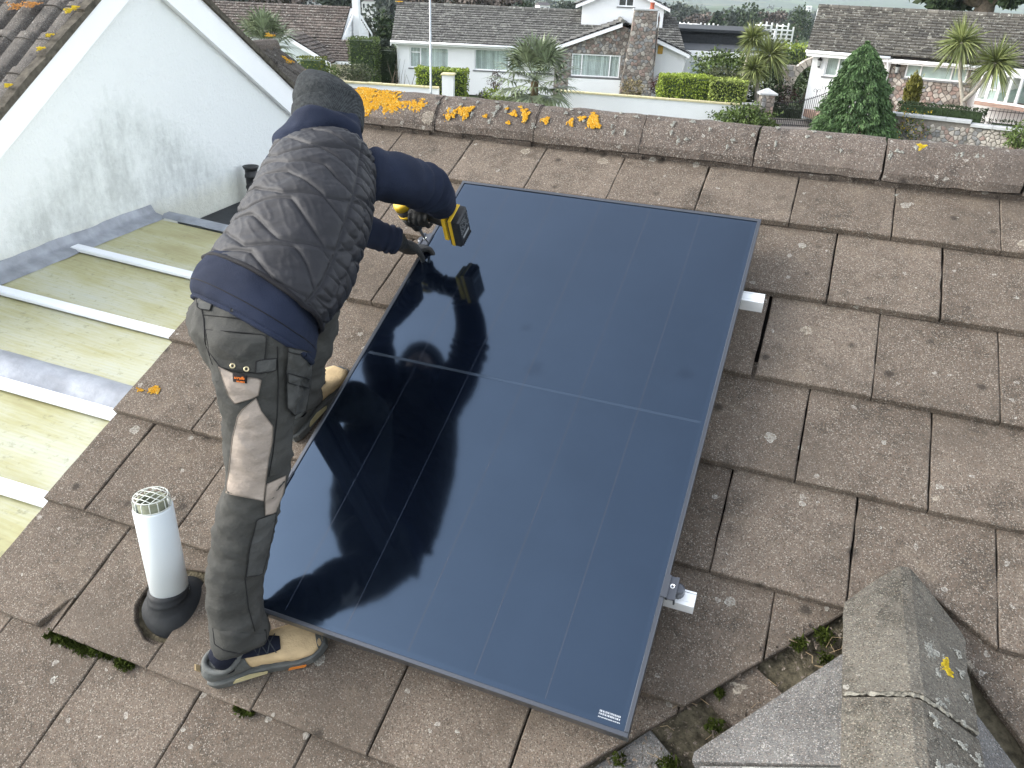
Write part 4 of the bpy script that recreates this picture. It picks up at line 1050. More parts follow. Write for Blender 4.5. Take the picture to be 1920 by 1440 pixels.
# beanie: slouched point, turned up cuff
def bean_d(s, th, P, N): return .004 * nz((P[0], P[1], P[2]), 17, 2) + .004 * math.sin(th * 2 + s * 8) * (1 - s) * s * 2
bs = [(HD - hup * .036 + hfw * -.010, hx * .086, hfw * .104), (HD + hup * .005, hx * .093, hfw * .110), (HD + hup * .042, hx * .094, hfw * .110), (HD + hup * .078 - hfw * .004 - hx * .010, hx * .075, hfw * .090), (HD + hup * .106 - hfw * .010 - hx * .020, hx * .052, hfw * .062), (HD + hup * .124 - hfw * .014 - hx * .028, hx * .028, hfw * .034), (HD + hup * .129 - hfw * .015 - hx * .030, hx * .004, hfw * .005)]
V, Fq = loft(bs, 60, 96, bean_d, cap=False); bean = mesh_obj('beanie', V, Fq, M_BEAN, man, True, loc=HD)
cf = [(HD - hup * .050 - hfw * .010, hx * .087, hfw * .105), (HD - hup * .046 - hfw * .010, hx * .094, hfw * .112), (HD - hup * .020 - hfw * .004, hx * .098, hfw * .116), (HD + hup * .012, hx * .098, hfw * .115), (HD + hup * .018, hx * .093, hfw * .110)]
V, Fq = loft(cf, 24, 96, bean_d, cap=False); mesh_obj('beanie_cuff', V, Fq, M_BEAN, bean, True, loc=HD)

# ---- trousers
def ell(c, hw, dep, ang=0.0, tang=(0, 0, 1.)):
    a = A3(.975, -.10 + ang, .18); t = np.asarray(tang, float); t /= np.linalg.norm(t)
    a = a - t * (a @ t); a /= np.linalg.norm(a); bq = np.cross(t, a); bq = bq if bq[1] < 0 else -bq
    return (A3(*c), a * hw, bq * dep)
legR = [ell((-1.090, -1.90, -.150), .108, .110, 0, (.1, .25, .95)), ell((-1.070, -1.935, -.235), .098, .108, 0, (0, .2, .97)), ell((-1.050, -1.965, -.325), .082, .094), ell((-1.054, -1.985, -.42), .074, .084), ell((-1.060, -2.0, -.517), .070, .078), ell((-1.072, -2.03, -.582), .066, .073, 0, (0, .25, .97)), ell((-1.080, -2.05, -.65), .069, .075, 0, (0, .25, .97)), ell((-1.084, -2.09, -.755), .063, .071, 0, (0, .25, .97)), ell((-1.084, -2.11, -.86), .062, .072), ell((-1.076, -2.118, -.935), .064, .078, 0, (0, .1, 1))]
legL = [ell((-1.21, -1.82, -.18), .105, .110, 0, (0, -.5, .85)), ell((-1.218, -1.72, -.22), .098, .100, 0, (0, -.9, .3)), ell((-1.228, -1.58, -.25), .092, .088, 0, (0, -1, .1)), ell((-1.240, -1.47, -.275), .080, .078, 0, (0, -.75, .6)), ell((-1.255, -1.44, -.35), .070, .074, 0, (0, -.1, 1)), ell((-1.275, -1.45, -.44), .066, .072, 0, (0, .1, 1)), ell((-1.302, -1.462, -.52), .064, .071), ell((-1.320, -1.476, -.635), .067, .077)]
pel = [ell((-1.138, -1.835, -.10), .130, .080, -.12, (0, .45, .85)), ell((-1.138, -1.868, -.16), .168, .112, -.12, (0, .4, .9)), ell((-1.118, -1.882, -.20), .164, .124, -.1, (0, .3, .95)), ell((-1.100, -1.892, -.26), .130, .115, -.1, (0, .2, .97)), ell((-1.11, -1.89, -.31), .09, .08, 0, (0, 0, 1))]
mb = MB()
for S_ in (legR, legL, pel):
    V, Fq = loft(S_, 60, 40); mb.add(V, Fq)
def trou_d(P, N):
    h = wrink(P)
    w = nz(P, 5, 2)
    for (kz, wz, amp, fr) in ((-.54, .09, .0045, 75), (-.88, .09, .005, 70), (-.32, .10, .0035, 80)):
        g = math.exp(-((P[2] - kz) / wz) ** 2)
        h += amp * g * math.sin(P[2] * fr + P[0] * 38 - P[1] * 20 + 6.5 * w) * (.4 + .9 * abs(nz((P[0] + 9, P[1], P[2]), 8)))
    rg = 1 - abs(nz((P[0] * 9 + P[2] * 5, P[1] * 9 - P[2] * 4, P[2] * 15 + P[0] * 6), 1.0, 2)) * 1.7
    h += .0055 * max(rg, 0) ** 4
    h += .0022 * nz((P[0] * 3, P[1] * 3, P[2] * 5), 11, 3)
    return h
trou = remeshed('work_trousers', mb, .0085, M_TROU, man, 7, trou_d)
dg = bpy.context.evaluated_depsgraph_get(); dg.update()
bvh = BVHTree.FromPolygons([trou.data.vertices[i].co + Vector(worg(trou)) for i in range(len(trou.data.vertices))], [tuple(p.vertices) for p in trou.data.polygons])
def cloth_piece(name, poly, mat, parent, off=.0045, thick=.004, rows=None, tree=bvh, puff=0.0, edge=True):
    """a sewn-on piece of cloth: outline on the trouser surface, lifted by off, with its own thickness and stitched edge"""
    P = np.array(poly, float); y0, y1 = P[:, 1].min() + .01, P[:, 1].max() - .01
    rows = rows or max(3, int((y1 - y0) / 3)); grid = []; m = 0
    spans = []
    for r in range(rows + 1):
        y = y0 + (y1 - y0) * r / rows; xs = []
        for i in range(len(P)):
            a, c = P[i - 1], P[i]
            if (a[1] <= y) != (c[1] <= y): xs.append(a[0] + (c[0] - a[0]) * (y - a[1]) / (c[1] - a[1]))
        spans.append((y, min(xs), max(xs)))
    m = max(4, int(max(c - a for _, a, c in spans) / 3))
    top = []
    last = None
    for y, xa, xb in spans:
        row = []
        for k in range(m + 1):
            x = xa + (xb - xa) * k / m; d = Vector(sight(x, y)).normalized()
            h, nn, _, _ = tree.ray_cast(Vector(CAM), d)
            if h is None: q = last if last is not None else Vector(at_y(x, y, -2)); nn = Vector((0, -1, .3))
            else: q = h
            last = q
            e = puff * math.sin(math.pi * min(max(k / m, 0), 1)) 
            row.append(np.array(q) - np.array(d) * (off + e))
        top.append(row)
    for _ in range(2):                             # iron it a little
        for r in range(1, len(top) - 1):
            for k in range(1, m): top[r][k] = (top[r][k] * 2 + top[r - 1][k] + top[r + 1][k] + top[r][k - 1] + top[r][k + 1]) / 6
    n = len(top); vs = [q for r in top for q in r]
    dd = np.array(sight(P[:, 0].mean(), P[:, 1].mean())); dd /= np.linalg.norm(dd)
    fs = [(r * (m + 1) + k, (r + 1) * (m + 1) + k, (r + 1) * (m + 1) + k + 1, r * (m + 1) + k + 1) for r in range(n - 1) for k in range(m)]
    N0 = n * (m + 1); bnd = [k for k in range(m + 1)] + [r * (m + 1) + m for r in range(1, n)] + [(n - 1) * (m + 1) + k for k in range(m - 1, -1, -1)] + [r * (m + 1) for r in range(n - 2, 0, -1)]
    vs2 = vs + [vs[i] + dd * (thick + off + .003) for i in bnd]
    L = len(bnd); fs += [(bnd[i], bnd[(i + 1) % L], N0 + (i + 1) % L, N0 + i) for i in range(L)]
    o = mesh_obj(name, vs2, fs, mat, parent, True)
    if edge:
        mb = MB(); mb.tube([vs[i] - dd * .0002 for i in bnd] + [vs[bnd[0]]], .0011, 5, False); mb.build('stitched_edge', M_SEAM if mat is not M_PATCH else M_PATCH2, o, True)
    return o
M_SEAM = mk('dark_seam', (.018, .018, .018), .9, .15, .2, 30)
M_PATCH2 = mk('tan_seam', (.17, .145, .12), .9, .15, .2, 20)
cloth_piece('thigh_patch', [(410, 688), (450, 706), (490, 711), (484, 742), (470, 748), (440, 757), (428, 742)], M_PATCH, trou)
cloth_piece('knee_patch', [(455, 768), (480, 747), (490, 772), (512, 800), (510, 830), (503, 862), (498, 905), (494, 939), (470, 934), (423, 925), (428, 890), (436, 820), (446, 780)], M_PATCH, trou, .005)
cloth_piece('knee_panel', [(500, 908), (536, 892), (531, 925), (516, 962), (498, 966), (497, 940)], M_PATCH, trou)
pk = cloth_piece('holster_pocket', [(540, 655), (563, 658), (588, 664), (583, 720), (577, 755), (573, 774), (556, 782), (539, 765), (537, 700)], M_TROU2, trou, .012, .02, puff=.012)
cloth_piece('pocket_hem', [(540, 651), (566, 656), (589, 662), (587, 670), (563, 665), (540, 660)], M_TROU2, trou, .028, .008)
cloth_piece('pocket_strap', [(540, 700), (582, 711), (579, 728), (540, 718)], M_TROU2, trou, .028, .006)
cloth_piece('back_pocket', [(385, 618), (440, 622), (500, 628), (498, 660), (492, 700), (450, 698), (412, 688), (392, 660)], M_TROU, trou, .0045)
cloth_piece('side_tab', [(480, 676), (519, 672), (518, 696), (479, 700)], M_TROU2, trou, .007)
cloth_piece('belt_loop', [(434, 576), (451, 580), (449, 588), (432, 584)], M_TROU2, trou, .006)
cloth_piece('back_flap', [(368, 560), (400, 562), (393, 582), (370, 578)], M_TROU2, trou, .006)
cloth_piece('shin_pocket', [(482, 975), (518, 962), (515, 985), (505, 1030), (492, 1078), (462, 1082), (468, 1030)], M_TROU2, trou, .005)
cloth_piece('trouser_cuff', [(399, 1178), (420, 1196), (450, 1206), (480, 1198), (499, 1180), (500, 1208), (480, 1222), (450, 1226), (420, 1220), (402, 1208)], M_TROU, trou, .004)
bd = cloth_piece('badge', [(436, 698), (464, 703), (463, 719), (437, 716)], M_BADGE, trou, .010, edge=False)
def seam(name, px, mat=M_SEAM, r=.0012, tree=bvh, parent=None, off=.002):
    pts = []
    for i in range(len(px) - 1):
        for k in range(8):
            x = px[i][0] + (px[i + 1][0] - px[i][0]) * k / 8; y = px[i][1] + (px[i + 1][1] - px[i][1]) * k / 8
            d = Vector(sight(x, y)).normalized(); h, nn, _, _ = tree.ray_cast(Vector(CAM), d)
            if h is not None: pts.append(np.array(h) - np.array(d) * off)
    if len(pts) > 2: MB().tube(pts, r, 5, False).build(name, mat, parent or trou, True)
seam('seam', [(520, 650), (522, 720), (520, 780), (512, 850), (503, 900)]); seam('seam', [(483, 975), (470, 1030), (460, 1085), (466, 1140), (480, 1190)])
seam('seam', [(380, 590), (440, 596), (510, 612), (530, 618)]); seam('seam', [(376, 570), (382, 600), (384, 640), (400, 690)])
# stitched badge lettering
def lettering(name, txt, O, X, Y, h, mat, parent, depth=.0006):
    cu = bpy.data.curves.new('t', 'FONT'); cu.body = txt; cu.size = 1.0; cu.extrude = 0.02; cu.resolution_u = 2
    o = bpy.data.objects.new('t', cu); col.objects.link(o); dg = bpy.context.evaluated_depsgraph_get()
    me = bpy.data.meshes.new_from_object(o.evaluated_get(dg)); bpy.data.objects.remove(o)
    X, Y = np.asarray(X, float), np.asarray(Y, float); X = X / np.linalg.norm(X); Y = Y - X * (Y @ X); Y /= np.linalg.norm(Y); Z = np.cross(X, Y)
    V = [O + (X * v.co[0] + Y * v.co[1]) * h + Z * v.co[2] * depth * 50 for v in me.vertices]; Fq = [tuple(p.vertices) for p in me.polygons]
    bpy.data.meshes.remove(me); return mesh_obj(name, V, Fq, mat, parent)
def on_tr(x, y, off=.013):
    d = Vector(sight(x, y)).normalized(); h, nn, _, _ = bvh.ray_cast(Vector(CAM), d); return np.array(h) - np.array(d) * off
try:
    o0, oX, oY = on_tr(438.5, 710), on_tr(462, 713), on_tr(440, 700)
    lettering('badge_lettering', 'scruffs', o0, oX - o0, oY - o0, np.linalg.norm(oX - o0) / 3.1, M_BADGEO, trou)
    lettering('badge_lettering', 'WORKS', on_tr(443, 716.5), oX - o0, oY - o0, np.linalg.norm(oX - o0) / 5.4, M_BADGEO, trou)
except Exception: pass
for x, y in ((436, 686), (462, 692)):
    d = np.array(sight(x, y)); d /= np.linalg.norm(d); q = on_tr(x, y, .008)
    a = np.cross(d, ZU); a /= np.linalg.norm(a); bq = np.cross(a, d)
    mb = MB(); mb.tube([q + (a * math.cos(t) + bq * math.sin(t)) * .0046 for t in np.linspace(0, 6.2832, 17)], .0017, 6, False); mb.build('eyelet', M_BRASS, trou, True)

# ---- shoes
def shoe(heel, toe, ank, name='shoe'):
    X = toe - heel; Lx = np.linalg.norm(X); X = X / Lx; Z = RW - X * (RW @ X); Z /= np.linalg.norm(Z); Y = np.cross(Z, X); O = heel
    st = [0, .012, .04, .08, .12, .16, .20, .235, .265, .288, .300]
    wd = [.020, .031, .037, .038, .037, .040, .046, .049, .044, .030, .012]
    tp = [.072, .085, .088, .090, .102, .090, .074, .062, .054, .046, .034]
    sh = lambda s: .006 * math.sin(s / .3 * math.pi) * 1.2
    def secs(i0, i1, k=1.0, z0=.022, grow=0.0):
        out = []
        for i in range(i0, i1):
            zc = (tp[i] + z0) / 2; c = O + X * (st[i] * Lx / .3) + Z * zc + Y * sh(st[i])
            out.append((c, Y * (wd[i] * k + grow), Z * ((tp[i] - z0) / 2 * k + grow)))
        return out
    root = None
    V, Fq = loft(secs(4, 11), 30, 36, lambda s, t, P, N: .0018 * nz(P, 40, 2), pw=2.5); up = mesh_obj('shoe', V, Fq, M_SUEDE, man, True)
    V, Fq = loft(secs(0, 5, 1.0, .022, .0012), 24, 36, pw=2.6); mesh_obj('heel_counter', V, Fq, M_SHOEG, up, True)
    V, Fq = loft(secs(9, 11, 1.0, .016, .0018), 16, 36, pw=2.5); mesh_obj('toe_cap', V, Fq, M_SHOEG, up, True)
    # sole
    prof = []
    for i in range(len(st)): prof.append((st[i], wd[i] + .0065))
    pts = [O + X * (s * Lx / .3 + (-.004 if s == 0 else .005 if s > .29 else 0)) + Y * (w + sh(s)) for s, w in prof] + [O + X * (s * Lx / .3 + (-.004 if s == 0 else .005 if s > .29 else 0)) + Y * (-w + sh(s)) for s, w in prof[::-1]]
    mb = MB(); pp = pts[::-1]; mb.slab([q + Z * .001 for q in pp] if np.dot(np.cross(pp[1] - pp[0], pp[2] - pp[0]), Z) > 0 else [q + Z * .001 for q in pts], Z * .029, .004); mb.build('sole', M_SHOEG, up)
    for sg in (1, -1):
        mb = MB(); mb.slab([O + X * Lx * a + Y * (sg * (w + .0072) + sh(a * .3)) + Z * z for a, w, z in ((.20, .038, .018), (.48, .040, .012), (.50, .041, .022), (.36, .039, .034), (.24, .038, .031))][::sg], Y * sg * .003, .001); mb.build('sole_flash', M_SHOEY, up)
        mb = MB(); mb.slab([O + X * Lx * a + Y * (sg * (w + .0072) + sh(a * .3)) + Z * z for a, w, z in ((.66, .045, .004), (.80, .0485, .004), (.82, .0487, .012), (.68, .0455, .012))][::sg], Y * sg * .003, .001); mb.build('sole_stripe', M_SHOEO, up)
    # collar, tongue, sock, laces, pull tab
    c0 = O + X * .070 * Lx / .3 + Z * .096
    mb = MB(); mb.tube([c0 + X * .052 * math.cos(t) + Y * .036 * math.sin(t) + Z * (.010 * math.cos(t) + .008 * math.cos(2 * t)) for t in np.linspace(0, 6.2832, 30)], .008, 10, False); mb.build('collar', M_SHOEG, up, True)
    mb = MB(); mb.tube([c0 - Z * .03, c0 + Z * .005, c0 + (ank - c0) * .9], [.036, .037, .040], 20); mb.build('sock', M_SOCK, up, True)
    ts = [(O + X * (s * Lx / .3) + Z * z, Y * w, (Z + X * .4) * .007) for s, z, w in ((.092, .118, .024), (.115, .108, .026), (.15, .0945, .026), (.185, .0815, .024), (.205, .074, .018))]
    V, Fq = loft(ts, 20, 20); mesh_obj('tongue', V, Fq, M_SOCK, up, True)
    mb = MB(); ss = [.115, .135, .155, .175, .195]
    zt_ = lambda s: np.interp(s, [.1, .12, .16, .20], [.116, .110, .0985, .083])
    for i in range(len(ss) - 1):
        for sg in (1, -1):
            a, c = ss[i], ss[i + 1]
            P0 = O + X * a * Lx / .3 + Y * sg * .026 + Z * (zt_(a) - .006); P1 = O + X * c * Lx / .3 - Y * sg * .026 + Z * (zt_(c) - .006)
            mb.tube([P0, (P0 + P1) / 2 + Z * .010, P1], .0016, 6)
    mb.build('laces', M_LACE, up, True)
    mb = MB(); mb.slab([O + X * .001 + Y * -.008 + Z * .07, O + X * .001 + Y * .008 + Z * .07, O - X * .006 + Y * .008 + Z * .088, O - X * .006 + Y * -.008 + Z * .088], -X * .003, .001); mb.build('pull_tab', M_SUEDE, up)
    return up
shoe(RF(-1.168, -2.402, .0), RF(-.918, -2.222, .0), A3(-1.080, -2.116, -.915))
shoe(RF(-1.352, -1.672, -.002), RF(-1.296, -1.385, .0), A3(-1.322, -1.475, -.57))

# ---- drill (held, a thing of its own) and gloves
tip = RF(-1.187, -.857, .136)
M_DY = mk('tool_yellow', (.62, .40, .02), .5, .4, .08, 30)
M_DB = mk('tool_black', (.016, .017, .018), .5, .4, .2, 40, .2, 120)
M_DS = mk('tool_steel', (.35, .35, .34), .35, .5, .1, 40, metal=.8)
M_DG = mk('tool_grey_print', (.22, .23, .23), .6, .3, .1, 40)
dax = RW * .96 + RV * -.10 + RU * -.22; dax /= np.linalg.norm(dax)                 # from the bit up through the motor
drill = thing('cordless_drill', 'yellow and black cordless drill held by the worker with its battery facing the camera', 'drill', tip)
mb = MB(); mb.lathe(tip, dax, [(0, .0028), (.03, .0028), (.031, .0055), (.062, .0055), (.064, .008), (.075, .009)], 14); mb.build('bit', M_DS, drill, True)
mb = MB(); mb.lathe(tip, dax, [(.070, .010), (.076, .017), (.095, .021), (.108, .022)], 20); mb.build('chuck', M_DB, drill, True)
mb = MB(); mb.lathe(tip, dax, [(.108, .027), (.116, .031), (.142, .033), (.144, .030)], 24); mb.build('gearbox', M_DB, drill, True)
mb = MB(); mb.lathe(tip, dax, [(.144, .031), (.150, .033), (.182, .033)], 24); mb.build('motor_housing', M_DB, drill, True)
mb = MB(); mb.lathe(tip, dax, [(.150, .0345), (.160, .0345)], 24); mb.lathe(tip, dax, [(.182, .034), (.198, .033), (.204, .030), (.207, .018)], 24); mb.build('housing_shell', M_DY, drill, True)
BAT = RF(-1.040, -.880, .272)
mot = tip + dax * .160
hd = BAT - mot; hd = hd - dax * (hd @ dax) * 0.0; hl = np.linalg.norm(hd); hd /= hl
hn = dax - hd * (dax @ hd); hn /= np.linalg.norm(hn); hs_ = np.cross(hd, hn)
mb = MB()
V, Fq = loft([(mot + hd * .01, hn * .028, hs_ * .020), (mot + hd * .045, hn * .024, hs_ * .018), (mot + hd * .085, hn * .021, hs_ * .0175), (mot + hd * (hl - .05), hn * .024, hs_ * .020), (mot + hd * (hl - .026), hn * .034, hs_ * .028)], 24, 24); mb.add(V, Fq); mb.build('handle', M_DB, drill, True)
def bbox_(name, d0, d1, a, c, mat, bev=.006, sh=0.0):
    mb = MB(); O = mot + hd * (hl + d0) + hn * sh
    mb.slab([O + hn * -a + hs_ * -c, O + hn * a + hs_ * -c, O + hn * a + hs_ * c, O + hn * -a + hs_ * c][::1], hd * (d1 - d0), bev) if np.dot(np.cross(hn, hs_), hd) > 0 else mb.slab([O + hn * -a + hs_ * -c, O + hn * a + hs_ * -c, O + hn * a + hs_ * c, O + hn * -a + hs_ * c][::-1], hd * (d1 - d0), bev)
    return mb.build(name, mat, drill)
bbox_('base', -.034, -.012, .050, .034, M_DY, .008, -.006)
bt = bbox_('battery', -.011, .032, .060, .038, M_DB, .006, -.008)
bbox_('battery_band', -.006, .006, .0615, .0395, M_DY, .002, -.008)
mb = MB(); O = mot + hd * (hl + .0325) + hn * -.008
for k in range(8): mb.box(O + hn * (-.052) + hs_ * (-.030 + k * .0086), .010, .004, .004, hn, hs_, hd)
mb.build('battery_rib', M_DB, drill)
mb = MB(); mb.box(O + hn * -.026, .011, .046, .0012, hn, hs_, hd)
for r in range(6):
    for k in range(9):
        if rng.random() < .75: mb.box(O + hn * (.044 - r * .0095) + hs_ * (-.027 + k * .0068), .003, .0048 * rng.uniform(.5, 1), .0008, hn, hs_, hd)
mb.build('rating_print', M_DG, drill)['kind'] = 'stuff'
# gloves: palm, four bent fingers and a thumb each, run together into one surface
def glove(name, palm, fingers, wrist, cuff_r=.040):
    mb = MB()
    for c, r, X, Y, Z in palm: mb.ball(c, r, 16, 10, X, Y, Z)
    for pts, rad in fingers: mb.tube(catmull(pts, 12), np.linspace(rad, rad * .82, 12), 10); mb.ball(pts[-1], rad * .84); mb.ball(pts[0], rad)
    for a, r0, c, r1 in wrist: mb.tube([a, (a + c) / 2, c], [r0, (r0 + r1) / 2 * .95, r1], 14)
    return remeshed(name, mb, .0042, M_GLOVE, man, 3, lambda P, N: .0012 * nz(P, 60, 2))
g = mot + hd * .058                                # grip centre on the handle
wd_ = WRR - g; wd_ = wd_ - hd * (wd_ @ hd); wd_ /= np.linalg.norm(wd_)     # palm side, towards the wrist
fwd = np.cross(hd, wd_)
if np.dot(fwd, -hn) < 0 and abs(np.dot(fwd, hn)) > .3: fwd = -fwd
F = []
for i in range(4):
    q = mot + hd * (.030 + i * .0195); r = .0098 - .0005 * i
    ln = [1.0, 1.08, 1.0, .85][i]
    F.append(([q + wd_ * .030 + fwd * .010, q + wd_ * .020 + fwd * .031, q - wd_ * .004 + fwd * .036 * ln, q - wd_ * .026 + fwd * .022, q - wd_ * .030 - fwd * .004 * ln], r))
F.append(([g + wd_ * .032 - fwd * .012 - hd * .01, g + wd_ * .014 - fwd * .030 - hd * .022, g - wd_ * .014 - fwd * .030 - hd * .034, g - wd_ * .028 - fwd * .012 - hd * .038], .0112))
glove('glove', [(g + wd_ * .034 + hd * .002, (.044, .019, .036), hd, wd_, fwd)], F, [(g + wd_ * .030, .030, WRR, .034), (WRR, .034, WRR + (WRR - g) * .35, .036)])
# left hand reaching down to the frame edge
K = RF(-1.222, -.905, .135)                        # knuckles
fdL = RF(-1.172, -.868, .135) - K; fdL /= np.linalg.norm(fdL)
Wd_ = K - WRL; WL = Wd_ / np.linalg.norm(Wd_)
upL = RW - WL * (RW @ WL); upL /= np.linalg.norm(upL); sdL = np.cross(WL, upL)
F = []
for i, (ln, dr) in enumerate(((.078, .2), (.084, .1), (.078, -.02), (.062, -.2))):
    o_ = K + sdL * (.026 - i * .0175) * -1.0
    dq = fdL * .9 + sdL * dr * -.5; dq /= np.linalg.norm(dq)
    F.append(([o_ - WL * .015, o_ + dq * ln * .38 + upL * .004, o_ + dq * ln * .72 - upL * .012, o_ + dq * ln * .92 - upL * .034], (.0116 - .0005 * i)))
tb = (K + WRL) / 2
F.append(([tb + sdL * .022 - WL * .006, tb + sdL * .044 + WL * .014 - upL * .010, tb + sdL * .050 + WL * .042 - upL * .024, tb + sdL * .046 + WL * .062 - upL * .034], .0115))
glove('glove', [((K + WRL) / 2 + WL * .012, (.045, .055, .024), sdL, WL, upL)], F, [(WRL + WL * .03, .028, WRL, .034), (WRL, .034, WRL - WL * .03, .038)])
# ================================================================== ground and far country
SD = np.array([8.11, 2.44]) / 8.47; ND = np.array([-SD[1], SD[0]])
RPROF = np.array([(-60, -5.2), (0, -5.2), (33, -5.05), (48, -5.0), (62, -6.2), (150, -11.5), (300, -15), (600, -21), (900, -26), (1600, -35), (2400, -42), (3200, -14), (4200, 40), (6000, 105)])
def ground_z(x, y):
    q = np.array([x, y]) - CAM[:2]; lat, r = q @ SD, q @ ND
    z = np.interp(r, RPROF[:, 0], RPROF[:, 1])
    near = np.clip(1 - (r - 45) / 60, 0, 1) * np.clip((r - 8) / 15, 0, 1)
    z += near * np.interp(lat, [-30, 0, 12, 24, 60], [-.9, 0, .25, 1.25, 2.5])
    far = np.clip((r - 70) / 120, 0, 1)
    z += far * np.interp(lat / (r + 30.), [-.9, -.35, -.12, .05], [16, 9, 2.5, 0]) * np.clip(r / 300, .3, 2.2)
    if r > 250: z += (r - 250) * .006 * nz((x / 260., y / 260., 0), 1.0, 3)
    return z
rs = np.concatenate([np.linspace(-40, 60, 30), np.geomspace(66, 5900, 46)]); ls = np.linspace(-1.15, 1.15, 60)
vs = []
for r in rs:
    for a in ls:
        lat = a * (r + 60) if r > -20 else a * 50; q = CAM[:2] + SD * lat + ND * r; vs.append((q[0], q[1], ground_z(*q)))
m = len(ls); fs = [(i * m + k, i * m + k + 1, (i + 1) * m + k + 1, (i + 1) * m + k) for i in range(len(rs) - 1) for k in range(m - 1)]
b = NB('country'); p = b.pos()
v1 = b.n('ShaderNodeTexVoronoi'); v1.inputs['Scale'].default_value = .0065; b.l(p, v1.inputs['Vector'])
se = b.n('ShaderNodeSeparateColor'); b.l(v1.outputs['Color'], se.inputs[0])
fld = b.ramp(se.outputs[0], [(0, (.055, .085, .025)), (.3, (.085, .13, .035)), (.55, (.06, .08, .035)), (.75, (.11, .115, .05)), (1, (.07, .10, .03))], 'CONSTANT')
fld = b.mix(b.ramp(b.noise(p, .012, 5, .6), [(.52, 0), (.6, 1)]), fld, (.030, .042, .022))
c_ = b.mix(b.ramp(b.noise(p, .9, 5), [(.35, 0), (.65, .4)]), fld, (.05, .06, .03))
M_LAND = b.out(c_, .95, .1)
ground = mesh_obj('ground', vs, fs, M_LAND, None, True, loc=(0, 0, -5.2)); ground['kind'] = 'structure'
M_ASPH = mk('asphalt', (.055, .055, .057), .9, .2, .2, 3, .2, 80)
M_PAVE = mk('paving', (.30, .27, .24), .9, .2, .15, 3, .2, 60)
M_GRAVELP = mk('pink_paving', (.36, .25, .20), .9, .2, .12, 4, .2, 60)

# ------------------------------------------------------------------ foliage helpers
def cards(P, size, D=None, asp=1.0, jit=1.0):
    """leaf quads at points P, tilted around directions D"""
    P = np.asarray(P, float); n = len(P)
    R1 = rng.normal(0, 1, (n, 3)); R1 /= np.linalg.norm(R1, axis=1, keepdims=True)
    if D is not None: R1 = np.asarray(D) + R1 * jit; R1 /= np.linalg.norm(R1, axis=1, keepdims=True) + 1e-9
    R2 = np.cross(R1, rng.normal(0, 1, (n, 3))); R2 /= np.linalg.norm(R2, axis=1, keepdims=True) + 1e-9
    s = (size * (.6 + .8 * rng.random(n)))[:, None]
    a, c = R1 * s * .5 * asp, R2 * s * .5
    V = np.stack([P - a * 1.0, P + c * .8, P + a * 1.15, P - c * .8], 1).reshape(-1, 3)
    F = [(4 * i, 4 * i + 1, 4 * i + 2, 4 * i + 3) for i in range(n)]
    return V, F, rng.random(n)
def leafy(name, sets, mat, parent=None, loc=None):
    Vs, Fs, T, n = [], [], [], 0
    for V, F, t in sets:
        Vs.append(V); Fs += [tuple(i + n for i in f) for f in F]; T.append(t); n += len(V)
    return mesh_obj(name, np.concatenate(Vs), Fs, mat, parent, False, loc, None, np.concatenate(T))
def ell_pts(c, r, n, inner=.55, lump=.25, seed=0, flat=-9):
    d = rng.normal(0, 1, (n, 3)); d /= np.linalg.norm(d, axis=1, keepdims=True)
    k = (inner + (1 - inner) * rng.random(n) ** .7)
    if lump: k *= np.array([1 + lump * nz(q * 1.0 + seed * 3.1, 2.1, 2) * 1.6 for q in d])
    P = np.asarray(c) + d * k[:, None] * np.asarray(r)
    keep = P[:, 2] > (np.asarray(c)[2] + flat)
    return P[keep], d[keep]
def box_pts(fr, s0, s1, o0, o1, z0, z1, n, wob=.055, rnd=.12):
    """points near the front, top and ends of a clipped hedge"""
    L, W, H = s1 - s0, o1 - o0, z1 - z0
    ar = np.array([L * H, L * H, W * H, W * H, L * W]); ar = ar / ar.sum(); ch = rng.choice(5, n, p=ar); P, D = [], []
    for k in ch:
        a, o, z = rng.random(3); dep = abs(rng.normal(0, wob))
        s, oo, zz = s0 + a * L, o0 + o * W, z0 + z * H; d = np.zeros(3)
        if k == 0: oo = o0 + dep; d = -fr.N
        elif k == 1: oo = o1 - dep; d = fr.N
        elif k == 2: s = s0 + dep; d = -fr.X
        elif k == 3: s = s1 - dep; d = fr.X
        else: zz = z1 - dep; d = ZU
        q = fr.P(s, oo, zz); q = q + d * wob * 1.5 * nz(q, 1.7, 2)
        e = min(z1 - zz, rnd); 
        P.append(q); D.append(d)
    return np.array(P), np.array(D)
def leafmat(name, c, v=.45, rough=.7): return mk(name, c, rough, .25, .3, 2.5, tintv=v)
L_HEDGE = leafmat('hedge_leaf', (.21, .27, .04)); L_DARK = leafmat('dark_leaf', (.030, .048, .018)); L_MID = leafmat('mid_leaf', (.080, .115, .032))
L_OLIVE = leafmat('olive_leaf', (.075, .085, .045)); L_CONE = leafmat('conifer_leaf', (.068, .118, .044), .6); L_GOLD = leafmat('gold_leaf', (.13, .125, .025))
L_PALM = leafmat('palm_leaf', (.15, .18, .105), .5, .5); L_CORD = leafmat('cordyline_leaf', (.155, .18, .065), .45, .5); L_RED = leafmat('red_leaf', (.055, .026, .024))
L_DRY = leafmat('dry_leaf', (.17, .14, .07)); L_FARW = leafmat('far_wood', (.050, .062, .044)); L_BARE = leafmat('bare_twigs', (.085, .068, .055)); L_YEL = leafmat('yellow_flower', (.45, .33, .03)); L_ORF = leafmat('orange_flower', (.40, .15, .04))
M_BARK = mk('bark', (.13, .105, .08), .9, .1, .3, 8, .5, 40); M_PBARK = mk('pale_bark', (.34, .31, .26), .9, .1, .2, 10, .4, 40); M_FIBRE = mk('palm_fibre', (.10, .075, .045), .95, .05, .3, 20)
